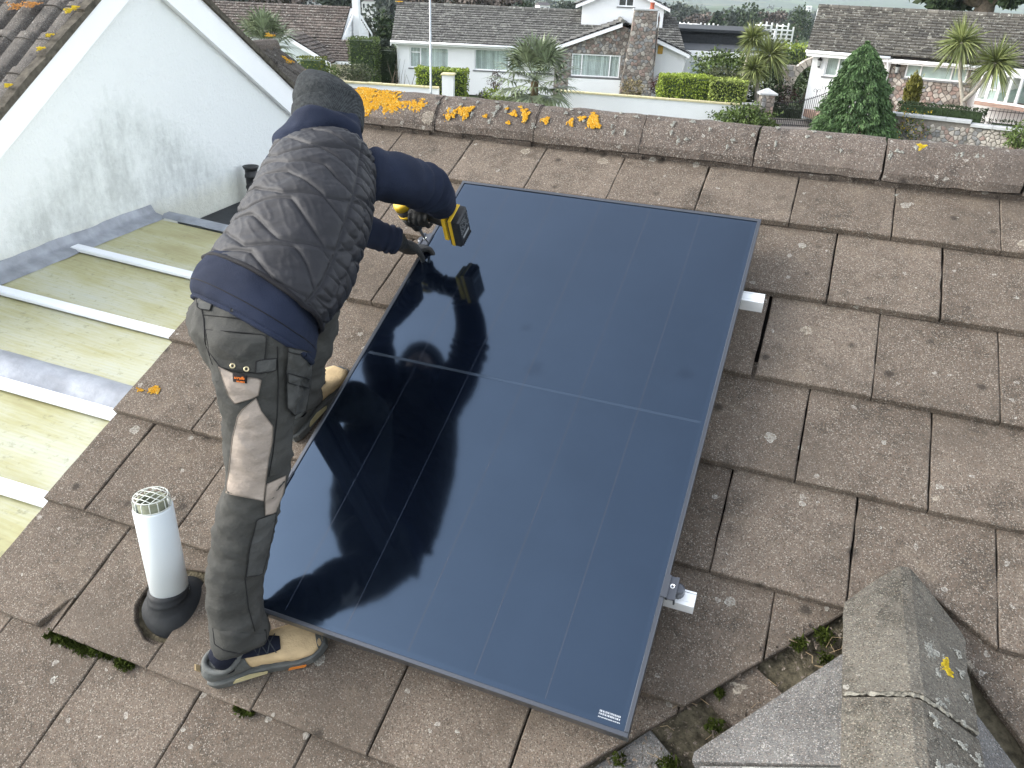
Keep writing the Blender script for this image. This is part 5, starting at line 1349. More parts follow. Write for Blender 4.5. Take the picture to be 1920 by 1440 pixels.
def hedge(name, label, fr, s0, s1, o0, o1, z0, z1, n, mat, size=.07, cat='hedge', core=.13, group=None):
    h = thing(name, label, cat, fr.P((s0 + s1) / 2, (o0 + o1) / 2, z0), group)
    P, D = box_pts(fr, s0, s1, o0, o1, z0, z1, n); leafy('foliage', [cards(P, size, D, jit=1.8)], mat, h)
    mb = MB(); mb.box(fr.P((s0 + s1) / 2, (o0 + o1) / 2, (z0 + z1) / 2 - core / 2), s1 - s0 - 2 * core, o1 - o0 - 2 * core, z1 - z0 - core, fr.X, fr.N, ZU); mb.build('stems', L_DARK, h); return h
def shrub(name, label, c, r, n, mat, size=.08, cat='shrub', lump=.35, stem=True, extra=None, flat=-9):
    c = np.asarray(c, float); h = thing(name, label, cat, c - ZU * r[2] * .9)
    P, D = ell_pts(c, r, n, .5, lump, seed=c[0], flat=flat); sets = [cards(P, size, D * .5 + ZU * .3, 1.3)]
    leafy('foliage', sets, mat, h)
    if extra:
        P, D = ell_pts(c, np.array(r) * 1.02, extra[1], .8, lump, seed=c[0]); leafy('flowers', [cards(P, extra[2], D)], extra[0], h)['kind'] = 'stuff'
    if stem:
        mb = MB()
        for i in range(5):
            a = i * 1.3; mb.tube([c - ZU * r[2] * .95, c + np.array([math.cos(a) * r[0] * .4, math.sin(a) * r[1] * .4, -r[2] * .1])], [.03, .012], 6)
        mb.build('stem', M_BARK, h)
    return h
# ------------------------------------------------------------------ house helpers
M_GLASS = bpy.data.materials.new('pane_glass'); M_GLASS.use_nodes = True; nt = M_GLASS.node_tree
for q in list(nt.nodes): nt.nodes.remove(q)
o_ = nt.nodes.new('ShaderNodeOutputMaterial'); mx = nt.nodes.new('ShaderNodeMixShader'); t_ = nt.nodes.new('ShaderNodeBsdfTransparent'); g_ = nt.nodes.new('ShaderNodeBsdfGlossy'); lw = nt.nodes.new('ShaderNodeLayerWeight'); fn = nt.nodes.new('ShaderNodeMath'); fn.operation = 'MULTIPLY_ADD'; fn.inputs[1].default_value = .35; fn.inputs[2].default_value = .05; lw.inputs[0].default_value = .25
nt.links.new(lw.outputs['Facing'], fn.inputs[0]); g_.inputs['Roughness'].default_value = .03; t_.inputs[0].default_value = (.92, .95, .94, 1); g_.inputs[0].default_value = (1, 1, 1, 1)
nt.links.new(fn.outputs[0], mx.inputs[0]); nt.links.new(t_.outputs[0], mx.inputs[1]); nt.links.new(g_.outputs[0], mx.inputs[2]); nt.links.new(mx.outputs[0], o_.inputs[0])
M_CURT = mk('vertical_blind', (.74, .77, .75), .8, .2, .1, 3, tintv=.25); M_DARKIN = mk('room_dark', (.05, .055, .055), .9, .1)
M_FROST = mk('obscured_glass', (.40, .50, .47), .15, .5, .12, 5)
M_SILL = mk('slate_sill', (.16, .165, .165), .7, .2); M_COPE = mk('cream_coping', (.56, .50, .30), .85, .2, .12, 6, .2, 60); M_PCOPE = mk('grey_coping', (.42, .43, .43), .8, .2, .1, 6)
M_STONEA = mk('rubble_brown', (.215, .185, .160), .95, .15, .35, 3, .5, 30, tintv=0.0); M_STONEB = mk('rubble_pale', (.37, .34, .30), .95, .15, .3, 3, .5, 30); M_STONEC = mk('rubble_grey', (.235, .232, .225), .95, .15, .3, 3, .5, 30); M_STONED = mk('rubble_pink', (.27, .205, .175), .95, .15, .3, 3, .5, 30)
M_MORT2 = mk('wall_mortar', (.22, .20, .175), .95, .1, .2, 12, .5, 60)
M_WALLW = mk('painted_wall', (.78, .79, .785), .9, .2, .04, .8, .2, 60); M_IRON = mk('black_iron', (.015, .016, .016), .6, .4, .2, 20); M_GALV = mk('galvanised', (.42, .45, .47), .5, .5, .1, 4, metal=.3)
def farroof_mat(name, base, light, dark):
    b = NB(name); p = b.pos(); t = b.tint(); c = b.ramp(t, [(0, dark), (.5, base), (.85, base), (1, light)])
    c = b.mix(b.ramp(b.noise(p, .7, 4), [(.42, 0), (.7, .4)]), c, light); c = b.mix(b.ramp(b.noise(p, 7, 4, .7), [(.58, 0), (.64, .85)]), c, (.42, .42, .37)); c = b.mix(b.ramp(b.noise(p, 5, 4, .7), [(.28, .5), (.40, 0)]), c, dark); return b.out(c, .92, .15)
M_ROOFG = farroof_mat('grey_weathered_tiles', (.125, .122, .113), (.20, .197, .178), (.075, .072, .068))
M_ROOFB = farroof_mat('brown_weathered_tiles', (.105, .086, .074), (.165, .138, .118), (.062, .052, .045))
M_ROOFR = farroof_mat('lichened_tiles', (.092, .086, .075), (.15, .14, .12), (.055, .052, .047))
def tiled(name, a, b_, c, d, rows, cols, mat, parent, t=.028):
    """tiled slope a,b eaves (left,right), c,d ridge (right,left): every tile its own raised slip"""
    a, b_, c, d = [np.asarray(q, float) for q in (a, b_, c, d)]
    n = np.cross(b_ - a, d - a); n /= np.linalg.norm(n); n = n if n[2] > 0 else -n
    at = lambda u, v: (a * (1 - u) + b_ * u) * (1 - v) + (d * (1 - u) + c * u) * v
    mb = MB()
    for r in range(rows):
        v0, v1 = r / rows, min((r + 1.12) / rows, 1)
        off = .5 if r % 2 else 0
        for k in range(cols + (1 if off else 0)):
            u0, u1 = max((k - off) / cols, 0), min((k + 1 - off) / cols, 1)
            if u1 - u0 < .01 / cols: continue
            g = .025 / cols; j = rng.normal(0, .005); w0 = t * 2.6 + j; w1 = t * .2 + j
            P = [at(u0 + g, v0) + n * w0, at(u1 - g, v0) + n * w0, at(u1 - g, v1) + n * w1, at(u0 + g, v1) + n * w1]
            Q = [P[0] - n * t * 2.1, P[1] - n * t * 2.1]
            mb.add(P + Q, [(0, 1, 2, 3), (4, 5, 1, 0)])
    o = mb.build(name, mat, parent); o['kind'] = 'stuff'
    mb = MB(); mb.prism([at(0, 0), at(1, 0), at(1, 1), at(0, 1)], -n * .05); mb.build('roof_deck', M_DARKGAP, parent); return o
def window(fr, s0, s1, z0, z1, off, parent, mull=(), trans=(), inside='curtain', sill=True, glass=None, fw=.06):
    w = MB(); dep = .05
    def bar(a0, a1, c0, c1, o=0.0): w.box(fr.P((a0 + a1) / 2, off - .012 + o, (c0 + c1) / 2), a1 - a0, dep, c1 - c0, fr.X, fr.N, ZU)
    bar(s0, s1, z1 - fw, z1); bar(s0, s1, z0, z0 + fw); bar(s0, s0 + fw, z0 + fw, z1 - fw); bar(s1 - fw, s1, z0 + fw, z1 - fw)
    xs = [s0 + fw] + [s0 + (s1 - s0) * q for q in mull] + [s1 - fw]
    for q in mull: bar(s0 + (s1 - s0) * q - fw / 2, s0 + (s1 - s0) * q + fw / 2, z0 + fw, z1 - fw)
    for (i, q) in trans: bar(xs[i] + fw / 2, xs[i + 1] - fw / 2, z0 + (z1 - z0) * q - fw / 2, z0 + (z1 - z0) * q + fw / 2)
    f = w.build('window', M_WHITE, parent)
    for i in range(len(xs) - 1):
        mb = MB(); mb.box(fr.P((xs[i] + xs[i + 1]) / 2, off + .004, (z0 + z1) / 2), xs[i + 1] - xs[i] - .01, .006, z1 - z0 - 2 * fw, fr.X, fr.N, ZU); mb.build('pane', glass or M_GLASS, f)
    if glass is None:
        mb = MB(); mb.box(fr.P((s0 + s1) / 2, off + .22, (z0 + z1) / 2), s1 - s0, .02, z1 - z0, fr.X, fr.N, ZU); mb.build('room_back', M_DARKIN, f)
        if inside == 'curtain':
            mb = MB(); n = max(6, int((s1 - s0 - 2 * fw) / .085)); 
            for i in range(n):
                a = s0 + fw + (s1 - s0 - 2 * fw) * (i + .5) / n; an = rng.normal(.35, .12); X = fr.X * math.cos(an) + fr.N * math.sin(an)
                mb.box(fr.P(a, off + .055, (z0 + z1) / 2), .082, .003, z1 - z0 - .08, X, np.cross(ZU, X), ZU)
            mb.build('curtain', M_CURT, f)
    if sill:
        mb = MB(); mb.box(fr.P((s0 + s1) / 2, off - .07, z0 - .035), s1 - s0 + .16, .16, .06, fr.X, fr.N, ZU); mb.build('sill', M_SILL, f)
    return f
def wall_poly(fr, pts, off, th, name, mat, parent, holes=()):
    """a wall from an (s, z) outline; rectangular holes are left for windows by building it in strips"""
    if not holes:
        MB().prism([fr.P(s, off, z) for s, z in pts], fr.N * th).build(name, mat, parent); return
    ss = sorted({p[0] for p in pts} | {h[0] for h in holes} | {h[1] for h in holes}); mb = MB()
    def zr(s, top):
        v = []
        for i in range(len(pts)):
            a, c = pts[i - 1], pts[i]
            if a[0] != c[0] and min(a[0], c[0]) <= s <= max(a[0], c[0]): v.append(a[1] + (c[1] - a[1]) * (s - a[0]) / (c[0] - a[0]))
        return max(v) if top else min(v)
    for a, c in zip(ss[:-1], ss[1:]):
        if c - a < 1e-4: continue
        e = 1e-5; b0, b1, t0, t1 = zr(a + e, 0), zr(c - e, 0), zr(a + e, 1), zr(c - e, 1); cuts = sorted([(h[2], h[3]) for h in holes if h[0] <= a + e and h[1] >= c - e]); lo0, lo1 = b0, b1
        for z0, z1 in cuts:
            mb.prism([fr.P(a, off, lo0), fr.P(c, off, lo1), fr.P(c, off, z0), fr.P(a, off, z0)], fr.N * th); lo0 = lo1 = z1
        mb.prism([fr.P(a, off, lo0), fr.P(c, off, lo1), fr.P(c, off, t1), fr.P(a, off, t0)], fr.N * th)
    mb.build(name, mat, parent)
def clip_h(poly, p0, nrm):
    out = []
    for i in range(len(poly)):
        a, c = poly[i - 1], poly[i]; fa, fc = (a - p0) @ nrm, (c - p0) @ nrm
        if (fa > 0) != (fc > 0): out.append(a + (c - a) * fa / (fa - fc))
        if fc <= 0: out.append(c)
    return out
def rubble(fr, outline, off, cell, parent, mats, holes=(), squash=.75, depth=.05, limit=290):
    """random rubble: each stone its own block, set proud of a mortar backing"""
    O = [np.array(q, float) for q in outline]; mn, mx_ = np.min(O, 0), np.max(O, 0); pts = []
    def inside(q):
        c = False
        for i in range(len(O)):
            a, d = O[i - 1], O[i]
            if (a[1] > q[1]) != (d[1] > q[1]) and q[0] < (d[0] - a[0]) * (q[1] - a[1]) / (d[1] - a[1]) + a[0]: c = not c
        return c
    nyy = max(1, int((mx_[1] - mn[1]) / (cell * squash))); nxx = max(1, int((mx_[0] - mn[0]) / cell))
    for j in range(-1, nyy + 2):
        for i in range(-1, nxx + 2):
            pts.append(np.array([mn[0] + (i + .5 + (.5 if j % 2 else 0) + rng.uniform(-.36, .36)) * cell, mn[1] + (j + .5 + rng.uniform(-.34, .34)) * cell * squash]))
    P = np.array(pts); cnt = 0
    for q in pts:
        if not inside(q) or any(h[0] - .03 < q[0] < h[1] + .03 and h[2] - .03 < q[1] < h[3] + .03 for h in holes): continue
        poly = [q + np.array(d) * cell * 1.1 for d in ((-1, -1), (1, -1), (1, 1), (-1, 1))]
        for o in P[np.argsort(((P - q) ** 2).sum(1))[1:12]]:
            dv = o - q; poly = clip_h(poly, q + dv / 2 - dv / np.linalg.norm(dv) * .010, dv)
            if len(poly) < 3: break
        for a0, a1 in ((0, 1), (1, 1)):
            pass
        poly = clip_h(poly, mn, np.array([-1., 0])); poly = clip_h(poly, mn, np.array([0, -1.])); poly = clip_h(poly, mx_, np.array([1., 0])); poly = clip_h(poly, mx_, np.array([0, 1.]))
        ed = [(O[i - 1], O[i]) for i in range(len(O))]
        for a, d in ed:
            e = d - a; nr_ = np.array([e[1], -e[0]]); nr_ /= np.linalg.norm(nr_) + 1e-9
            if abs((q - a) @ nr_) < cell and abs(e[0]) > 1e-6 and abs(e[1]) > 1e-6 and len(poly) > 2:
                if (q - a) @ nr_ > 0: nr_ = -nr_
                t = (q - a) @ e / (e @ e)
                if -.1 < t < 1.1: poly = clip_h(poly, a - nr_ * .004, nr_)
        for h in holes:
            if len(poly) < 3: break
            if h[2] - .01 < q[1] < h[3] + .01:
                if q[0] < h[0]: poly = clip_h(poly, np.array([h[0], 0]), np.array([1., 0]))
                elif q[0] > h[1]: poly = clip_h(poly, np.array([h[1], 0]), np.array([-1., 0]))
            elif h[0] < q[0] < h[1]:
                if q[1] < h[2]: poly = clip_h(poly, np.array([0, h[2]]), np.array([0, 1.]))
                elif q[1] > h[3]: poly = clip_h(poly, np.array([0, h[3]]), np.array([0, -1.]))
        if len(poly) < 3: continue
        A = [fr.P(s, off, z) for s, z in poly]; d = depth * rng.uniform(.5, 1.1)
        if np.dot(np.cross(A[1] - A[0], A[2] - A[0]), -fr.N) < 0: A = A[::-1]
        mb = MB(); mb.slab(A, -fr.N * d, min(.018, d * .6)); mb.build('stone', mats[rng.choice(len(mats))] , parent); cnt += 1
        if cnt >= limit: break
    return cnt
def pipe_run(pts, r, mat, parent, name='downpipe'): MB().tube(pts, r, 8).build(name, mat, parent, True)

# ================================================================== bungalow across the road
MF = Fr((-22.45, 37.0), SD)
mh = thing('white_bungalow', 'white bungalow across the road with stone gable, tall stone chimney and long grey roof', 'house', MF.P(8, 3, -5.0))
w1, w2, w3 = (.95, 3.09, -3.86, -2.80), (4.47, 7.12, -3.82, -2.76), (7.45, 8.62, -3.80, -2.74)
wall_poly(MF, [(.28, -5.1), (9.0, -5.1), (9.0, -2.58), (.28, -2.58)], 0, .25, 'wall', M_WALLW, mh, [w1, w2, w3])
window(MF, *w1, .1, mh, (.27,), ((0, .74),)); window(MF, *w2, .1, mh, (.70,), ((1, .8),)); window(MF, *w3, .1, mh, (.5,), ())
wall_poly(MF, [(.28, -5.1), (.29, -5.1), (.29, -2.6), (.28, -2.6)], .25, 7, 'side_wall', M_WALLW, mh)
RDG, RZ = 4.0, -.93
tiled('roof_tiles', MF.P(.05, -.42, -2.52), MF.P(9.3, -.42, -2.52), MF.P(11.0, RDG, RZ), MF.P(-.55, RDG, RZ), 15, 34, M_ROOFG, mh)
tiled('roof_tiles', MF.P(9.2, -.35, -2.50), MF.P(15.62, -.42, -2.52), MF.P(15.35, RDG, RZ), MF.P(10.95, RDG, RZ), 15, 16, M_ROOFG, mh)
mb = MB(); mb.prism([MF.P(-.55, RDG, RZ), MF.P(15.4, RDG, RZ), MF.P(15.4, 8.2, -2.5), MF.P(-.9, 8.2, -2.5)], (0, 0, -.05)); mb.build('rear_slope', M_ROOFG, mh)
mb = MB()
for k in range(34): mb.tube([MF.P(-.55 + k * .46, RDG, RZ + .05), MF.P(-.55 + k * .46 + .44, RDG, RZ + .05)], .12, 8)
mb.build('ridge_tiles', M_ROOFG, mh)['kind'] = 'stuff'
mb = MB(); mb.box(MF.P(4.6, -.40, -2.60), 9.1, .03, .17, MF.X, MF.N, ZU); mb.build('fascia', M_WHITE, mh)
mb = MB(); mb.tube([MF.P(.02, -.47, -2.56), MF.P(9.0, -.47, -2.58)], .055, 8); mb.build('gutter', M_WHITE, mh, True)
mb = MB(); mb.prism([MF.P(.05, -.38, -2.68), MF.P(9, -.38, -2.68), MF.P(9, 0, -2.68), MF.P(.05, 0, -2.68)], (0, 0, .02)); mb.build('soffit', M_WHITE, mh)
pipe_run([MF.P(.18, -.44, -2.6), MF.P(.30, -.06, -2.85), MF.P(.33, -.06, -4.9)], .04, M_WHITE, mh)
mb = MB(); mb.prism([MF.P(.0, -.44, -2.60), MF.P(.0, RDG, -1.0), MF.P(.0, RDG, -1.2), MF.P(.0, -.44, -2.78)], MF.X * .04); mb.build('verge_board', M_WHITE, mh)
# stone gable wing
gz = lambda s: -1.16 - .375 * abs(s - 12.15)
sw = (9.70, 12.22, -3.79, -2.70)
goff = -.9
go = [(8.82, -5.1), (13.9, -5.1), (13.9, gz(13.9) - .12), (12.15, gz(12.15) - .12), (8.82, gz(8.82) - .12)]
wall_poly(MF, go, goff + .06, .25, 'wing_wall', M_MORT2, mh, [sw])
MATS_A = [M_STONEA, M_STONEA, M_STONEC, M_STONED, M_STONEB]
lo = (9.55, 12.4, -5.1, -3.86)
rubble(MF, go, goff + .06, .215, mh, MATS_A, [sw, lo], limit=290)
mb = MB(); mb.box(MF.P(10.96, goff + .03, -4.5), 2.75, .10, 1.22, MF.X, MF.N, ZU); mb.build('apron_wall', M_WALLW, mh)
window(MF, *sw, goff + .12, mh, (.21, .79), ())
wall_poly(MF, [(13.9, -5.1), (15.55, -5.1), (15.55, gz(15.55) - .1), (13.9, gz(13.9) - .1)], -.5, .25, 'end_wall', M_WALLW, mh)
wall_poly(MF, [(15.54, -5.1), (15.55, -5.1), (15.55, -2.6), (15.54, -2.6)], -.25, 7, 'side_wall', M_WALLW, mh)
for s0, s1, of in ((8.60, 12.15, -1.2), (13.80, 15.75, -.85)):
    mb = MB(); mb.prism([MF.P(s0, of, gz(s0) - .17), MF.P(s1, of, gz(s1) - .17), MF.P(s1, of, gz(s1) + .03), MF.P(s0, of, gz(s0) + .03)], MF.N * .03); mb.build('bargeboard', M_WHITE, mh)
tiled('roof_tiles', MF.P(8.55, -1.2, gz(8.55) + .05), MF.P(8.55, .6, gz(8.55) + .05), MF.P(12.15, 3.6, gz(12.15) + .05), MF.P(12.15, -1.2, gz(12.15) + .05), 11, 8, M_ROOFG, mh)
tiled('roof_tiles', MF.P(15.80, 1.2, gz(15.8) + .05), MF.P(15.80, -.85, gz(15.8) + .05), MF.P(12.15, -.85, gz(12.15) + .05), MF.P(12.15, 3.6, gz(12.15) + .05), 11, 9, M_ROOFG, mh)
mb = MB(); mb.tube([MF.P(12.15, -1.2, gz(12.15) + .08), MF.P(12.15, 3.4, gz(12.15) + .08)], .11, 8); mb.build('ridge_tile', M_ROOFG, mh)
mb = MB(); mb.box(MF.P(14.25, -.53, -2.35), .26, .03, .40, MF.X, MF.N, ZU); mb.build('alarm_box', mk('alarm_yellow', (.55, .33, .06), .6), mh)
pipe_run([MF.P(15.78, -.85, -2.56), MF.P(15.58, -.55, -2.8), MF.P(15.5, -.55, -4.9)], .035, M_WHITE, mh)
# chimney (stones its parts)
chm = thing('stone_chimney', 'tall tapering rubble stone chimney at the end of the white bungalow', 'chimney', MF.P(13.2, -1.1, -5.0))
co = [(12.25, -5.1), (13.98, -5.1), (13.92, -3.2), (13.82, -.52), (12.68, -.52), (12.52, -2.2)]
wall_poly(MF, co, -1.38, .62, 'core', M_MORT2, chm); rubble(MF, co, -1.38, .22, chm, MATS_A, limit=250)
SFc = Fr(MF.P(13.95, -1.38, 0), ND); rubble(SFc, [(0, -5.1), (.6, -5.1), (.6, -.55), (0, -.55)], 0.02, .3, chm, MATS_A)
mb = MB(); mb.box(MF.P(13.25, -1.08, -.49), 1.28, .74, .07, MF.X, MF.N, ZU); mb.build('cap', M_PCOPE, chm)
M_TERRA = mk('terracotta', (.30, .085, .05), .8, .2); 
mb = MB(); mb.lathe(MF.P(13.55, -1.1, -.455), ZU, [(0, .13), (.05, .11), (.22, .10), (.25, .12), (.30, .12), (.30, .08)], 14); mb.build('chimney_pot', M_TERRA, chm)
# upper storey gable behind
uz = lambda s: .55 - .42 * abs(s - 12.25)
wall_poly(MF, [(10.05, -1.6), (14.5, -1.6), (14.5, uz(14.5)), (12.25, uz(12.25)), (10.05, uz(10.05))], 2.5, .25, 'upper_wall', M_WALLW, mh, [(12.0, 12.85, -.48, .22)])
window(MF, 12.0, 12.85, -.48, .22, 2.6, mh, (.5,), (), inside='none')
for s0, s1 in ((9.7, 12.25), (12.25, 14.8)):
    mb = MB(); mb.prism([MF.P(s0, 2.2, uz(s0) - .14), MF.P(s1, 2.2, uz(s1) - .14), MF.P(s1, 2.2, uz(s1) + .05), MF.P(s0, 2.2, uz(s0) + .05)], MF.N * .03); mb.build('bargeboard', M_WHITE, mh)
tiled('roof_tiles', MF.P(9.65, 6.5, uz(9.65) + .06), MF.P(9.65, 2.2, uz(9.65) + .06), MF.P(12.25, 2.2, uz(12.25) + .06), MF.P(12.25, 6.5, uz(12.25) + .06), 9, 12, M_ROOFG, mh)
tiled('roof_tiles', MF.P(14.85, 2.2, uz(14.85) + .06), MF.P(14.85, 6.5, uz(14.85) + .06), MF.P(12.25, 6.5, uz(12.25) + .06), MF.P(12.25, 2.2, uz(12.25) + .06), 9, 12, M_ROOFG, mh)
mb = MB()
P, D = [], []
crust(mb, lambda a, c: (MF.P(-.35 + a, RDG - .1 + c, RZ + .17), -MF.N + ZU), 0, 0, .16, .06, 60, .05)
tag(mb.build('lichen', M_ORANGE), 'orange lichen on the left end of the long grey roof across the road', 'lichen', kind='stuff')
# garage beyond with flat dark roofs
gar = thing('flat_roofed_garage', 'white flat roofed garage with roller door right of the stone chimney', 'garage', MF.P(18, 2, -5.0))
GF = Fr(MF.P(15.7, .6, 0)[:2], SD)
wall_poly(GF, [(0.0, -5.0), (4.4, -5.0), (4.4, -2.55), (0, -2.55)], 0, .2, 'wall', M_WALLW, gar, [(.35, 2.6, -5.0, -2.95)])
mb = MB()
for k in range(26): mb.box(GF.P(1.475, .08, -4.96 + k * .08), 2.26, .02, .072, GF.X, GF.N, ZU)
mb.build('roller_door', mk('pale_door', (.56, .62, .64), .5, .3, .03), gar)
mb = MB(); mb.box(GF.P(2.4, -.12, -2.52), 5.2, .03, .30, GF.X, GF.N, ZU); mb.build('fascia', M_WHITE, gar)
mb = MB(); mb.slab([GF.P(-.2, -.1, -2.42), GF.P(5.0, -.1, -2.42), GF.P(5.0, 5.5, -2.42), GF.P(-.2, 5.5, -2.42)], (0, 0, .08), .01); mb.build('flat_roof', M_MEMB, gar)
mb = MB(); mb.slab([GF.P(3.3, 1.6, -2.338), GF.P(4.9, 1.5, -2.338), GF.P(4.9, 2.9, -2.338), GF.P(3.5, 2.9, -2.338)], (0, 0, .05), .01); mb.build('rooflight', M_FROST, gar)
ext = thing('flat_roof_extension', 'dark felt flat roof extension rising behind the garage', 'building', MF.P(18, 9, -5.5))
wall_poly(GF, [(-.5, -5.5), (5.2, -5.5), (5.2, -1.75), (-.5, -1.75)], 6.2, .2, 'wall', M_MEMB, ext)
mb = MB(); mb.slab([GF.P(-.6, 5.9, -1.74), GF.P(5.6, 5.9, -1.74), GF.P(5.9, 11, -1.70), GF.P(-.6, 11, -1.70)], (0, 0, .16), .02); mb.build('roof', M_MEMB, ext)
mb = MB(); mb.prism([GF.P(5.25, 3.6, -2.3), GF.P(5.75, 5.9, -1.72), GF.P(5.75, 5.9, -1.50), GF.P(5.25, 3.6, -2.05)], GF.X * .05); mb.build('white_verge', M_WHITE, ext)

# garden wall, pillar, hedges along the road
gw = thing('garden_wall', 'low white garden wall with cream coping in front of the white bungalow', 'wall', MF.P(8, -9, -5.1))
def wallrun(s0, s1, off, z0, za, zb, parent, cope=M_COPE, wt=.22, mat=M_WALLW):
    mb = MB(); mb.prism([MF.P(s0, off, z0), MF.P(s1, off, z0), MF.P(s1, off, zb), MF.P(s0, off, za)], MF.N * wt); mb.build('wall', mat, parent)
    n = max(1, int((s1 - s0) / .6))
    for i in range(n):
        a, c = s0 + (s1 - s0) * i / n + .006, s0 + (s1 - s0) * (i + 1) / n - .006; q = lambda s: za + (zb - za) * (s - s0) / (s1 - s0)
        mb = MB(); mb.slab([MF.P(a, off - .05, q(a)), MF.P(c, off - .05, q(c)), MF.P(c, off + wt + .05, q(c)), MF.P(a, off + wt + .05, q(a))], (0, 0, .07 + rng.normal(0, .003)), .012); mb.build('coping', cope, parent)
wallrun(-3.0, 4.0, -9, -5.4, -3.70, -3.79, gw); wallrun(9.2, 17.15, -9, -5.4, -3.66, -3.85, gw)
mb = MB(); mb.box(MF.P(4.42, -8.9, -4.2), .50, .46, 2.0, MF.X, MF.N, ZU); mb.build('pillar', M_WALLW, gw)
mb = MB(); mb.slab([MF.P(4.12, -9.2, -3.2), MF.P(4.72, -9.2, -3.2), MF.P(4.72, -8.6, -3.2), MF.P(4.12, -8.6, -3.2)], (0, 0, .07), .03); mb.build('pillar_cap', M_COPE, gw)
hedge('clipped_hedge', 'square clipped hedge behind the white wall pillar', MF, 2.85, 5.15, -8.5, -7.5, -5.0, -3.02, 5200, L_HEDGE, .075)
hedge('clipped_hedge', 'bright clipped hedge above the white wall, left half of the pair', MF, 13.66, 16.0, -8.6, -7.2, -4.0, -2.84, 6500, L_HEDGE, .075, group='clipped hedges above the white wall')
hedge('clipped_hedge', 'paler bright clipped hedge above the white wall, right half of the pair', MF, 15.75, 17.35, -8.8, -7.3, -4.0, -2.88, 4600, leafmat('hedge_leaf_pale', (.25, .30, .075)), .075, group='clipped hedges above the white wall')
hedge('tall_hedge', 'tall rounded dark hedge column left of the white bungalow', MF, -2.2, -.75, -1.0, .6, -5.2, -2.45, 3000, L_MID, .085)
hedge('tall_hedge', 'dark hedge block in the shade beside the white bungalow wall', MF, -.9, .15, .4, 1.6, -5.2, -3.0, 1500, L_DARK, .085)
def fat(fr, x, y, off): s, z = fr.at(x, y, off); return fr.P(s, off, z)
shrub('shrub', 'grey green twiggy shrub left of the tall hedge column', fat(MF, 668, 140, -5), (.95, .7, .55), 1500, L_OLIVE, .07)
shrub('shrub', 'small dull green shrub behind the rear wing roof', fat(MF, 622, 136, -5), (.5, .5, .4), 600, L_MID, .07)
shrub('shrub', 'dead dry brown shrub below the bungalow window', fat(MF, 929, 152, -6.8), (.38, .36, .5), 500, L_BARE, .05)
shrub('shrub', 'small yellowish ground shrub left of the fan palm', fat(MF, 925, 178, -8.2), (.55, .4, .32), 700, L_HEDGE, .06)
shrub('shrub', 'brown heather clump beside the pillar hedge', fat(MF, 905, 180, -8), (.3, .3, .25), 300, L_BARE, .05)
shrub('shrub', 'straw coloured grassy shrub at the foot of the stone chimney', fat(MF, 1186, 166, -6.5), (.62, .5, .45), 800, L_DRY, .06)
shrub('shrub', 'dark red shrub between the chimney and the clipped hedge', fat(MF, 1234, 160, -6.5), (.42, .4, .4), 600, L_RED, .06)
shrub('large_shrub', 'big glossy laurel shrub behind the clipped hedges', fat(MF, 1370, 128, -5.5), (1.75, 1.0, .75), 3600, L_MID, .10)
shrub('shrub', 'grey flowering shrub in front of the laurel', fat(MF, 1352, 142, -6.6), (.75, .5, .42), 1100, L_OLIVE, .06)
shrub('shrub', 'bright green rounded shrub beside the arched stone wall', fat(MF, 1490, 100, 2), (1.5, 1.0, .55), 1200, L_HEDGE, .10)
shrub('shrub', 'dark round bush above the arched stone wall', fat(MF, 1495, 112, -1), (1.0, .8, .5), 1000, L_DARK, .09)
shrub('garden_shrub', 'broad leafy shrub below the gate pillar at the end of the white wall', fat(MF, 1398, 226, -10.2), (1.25, .9, .62), 3400, L_MID, .09)
shrub('flowering_shrub', 'shrub dotted with yellow and orange flowers right of the big conifer', fat(MF, 1708, 242, -13.5), (.75, .6, .62), 1000, L_MID, .06, extra=(L_YEL, 420, .06))
shrub('flowering_shrub', 'small shrub with orange flowers touching the big conifer', fat(MF, 1688, 222, -13.0), (.30, .3, .32), 300, L_MID, .06, extra=(L_ORF, 140, .06))
shrub('garden_shrub', 'feathery green shrub at the far right edge above the ridge', fat(MF, 1915, 258, -16), (.55, .5, .40), 1600, L_MID, .06)
# lamp post
lp = thing('lamp_post', 'slender galvanised lamp post in front of the long grey roof', 'lamp post', fat(MF, 808, 178, -10.2))
q0 = fat(MF, 808, 182, -10.2); mb = MB(); mb.tube([q0 - ZU * 1.2, q0, q0 + ZU * .12], [.085, .085, .085], 10); mb.build('base', M_GALV, lp, True)
mb = MB(); mb.tube([q0 + ZU * .12, q0 + ZU * .2, q0 + ZU * 6.3], [.07, .045, .032], 10); mb.build('pole', M_GALV, lp, True)
mb = MB(); mb.tube([q0 + ZU * 6.3, q0 + ZU * 6.4 - MF.N * .5], .03, 8); mb.box(q0 + ZU * 6.42 - MF.N * .75, .18, .55, .10, MF.X, MF.N, ZU); mb.build('lamp_head', M_GALV, lp)
# bare sapling
mb = MB(); q0 = fat(MF, 752, 175, -8.4)
for i in range(14):
    a = rng.uniform(-.35, .35); h = rng.uniform(.6, 1.5); q = q0 + MF.X * rng.uniform(-.5, .5); mb.tube([q, q + ZU * h * .5 + MF.X * a * .3, q + ZU * h + MF.X * a], [.012, .008, .004], 5)
sap = thing('bare_shrub', 'leafless twiggy shrub by the low white wall left of the lamp post', 'shrub', q0); mb.build('branches', M_BARK, sap)

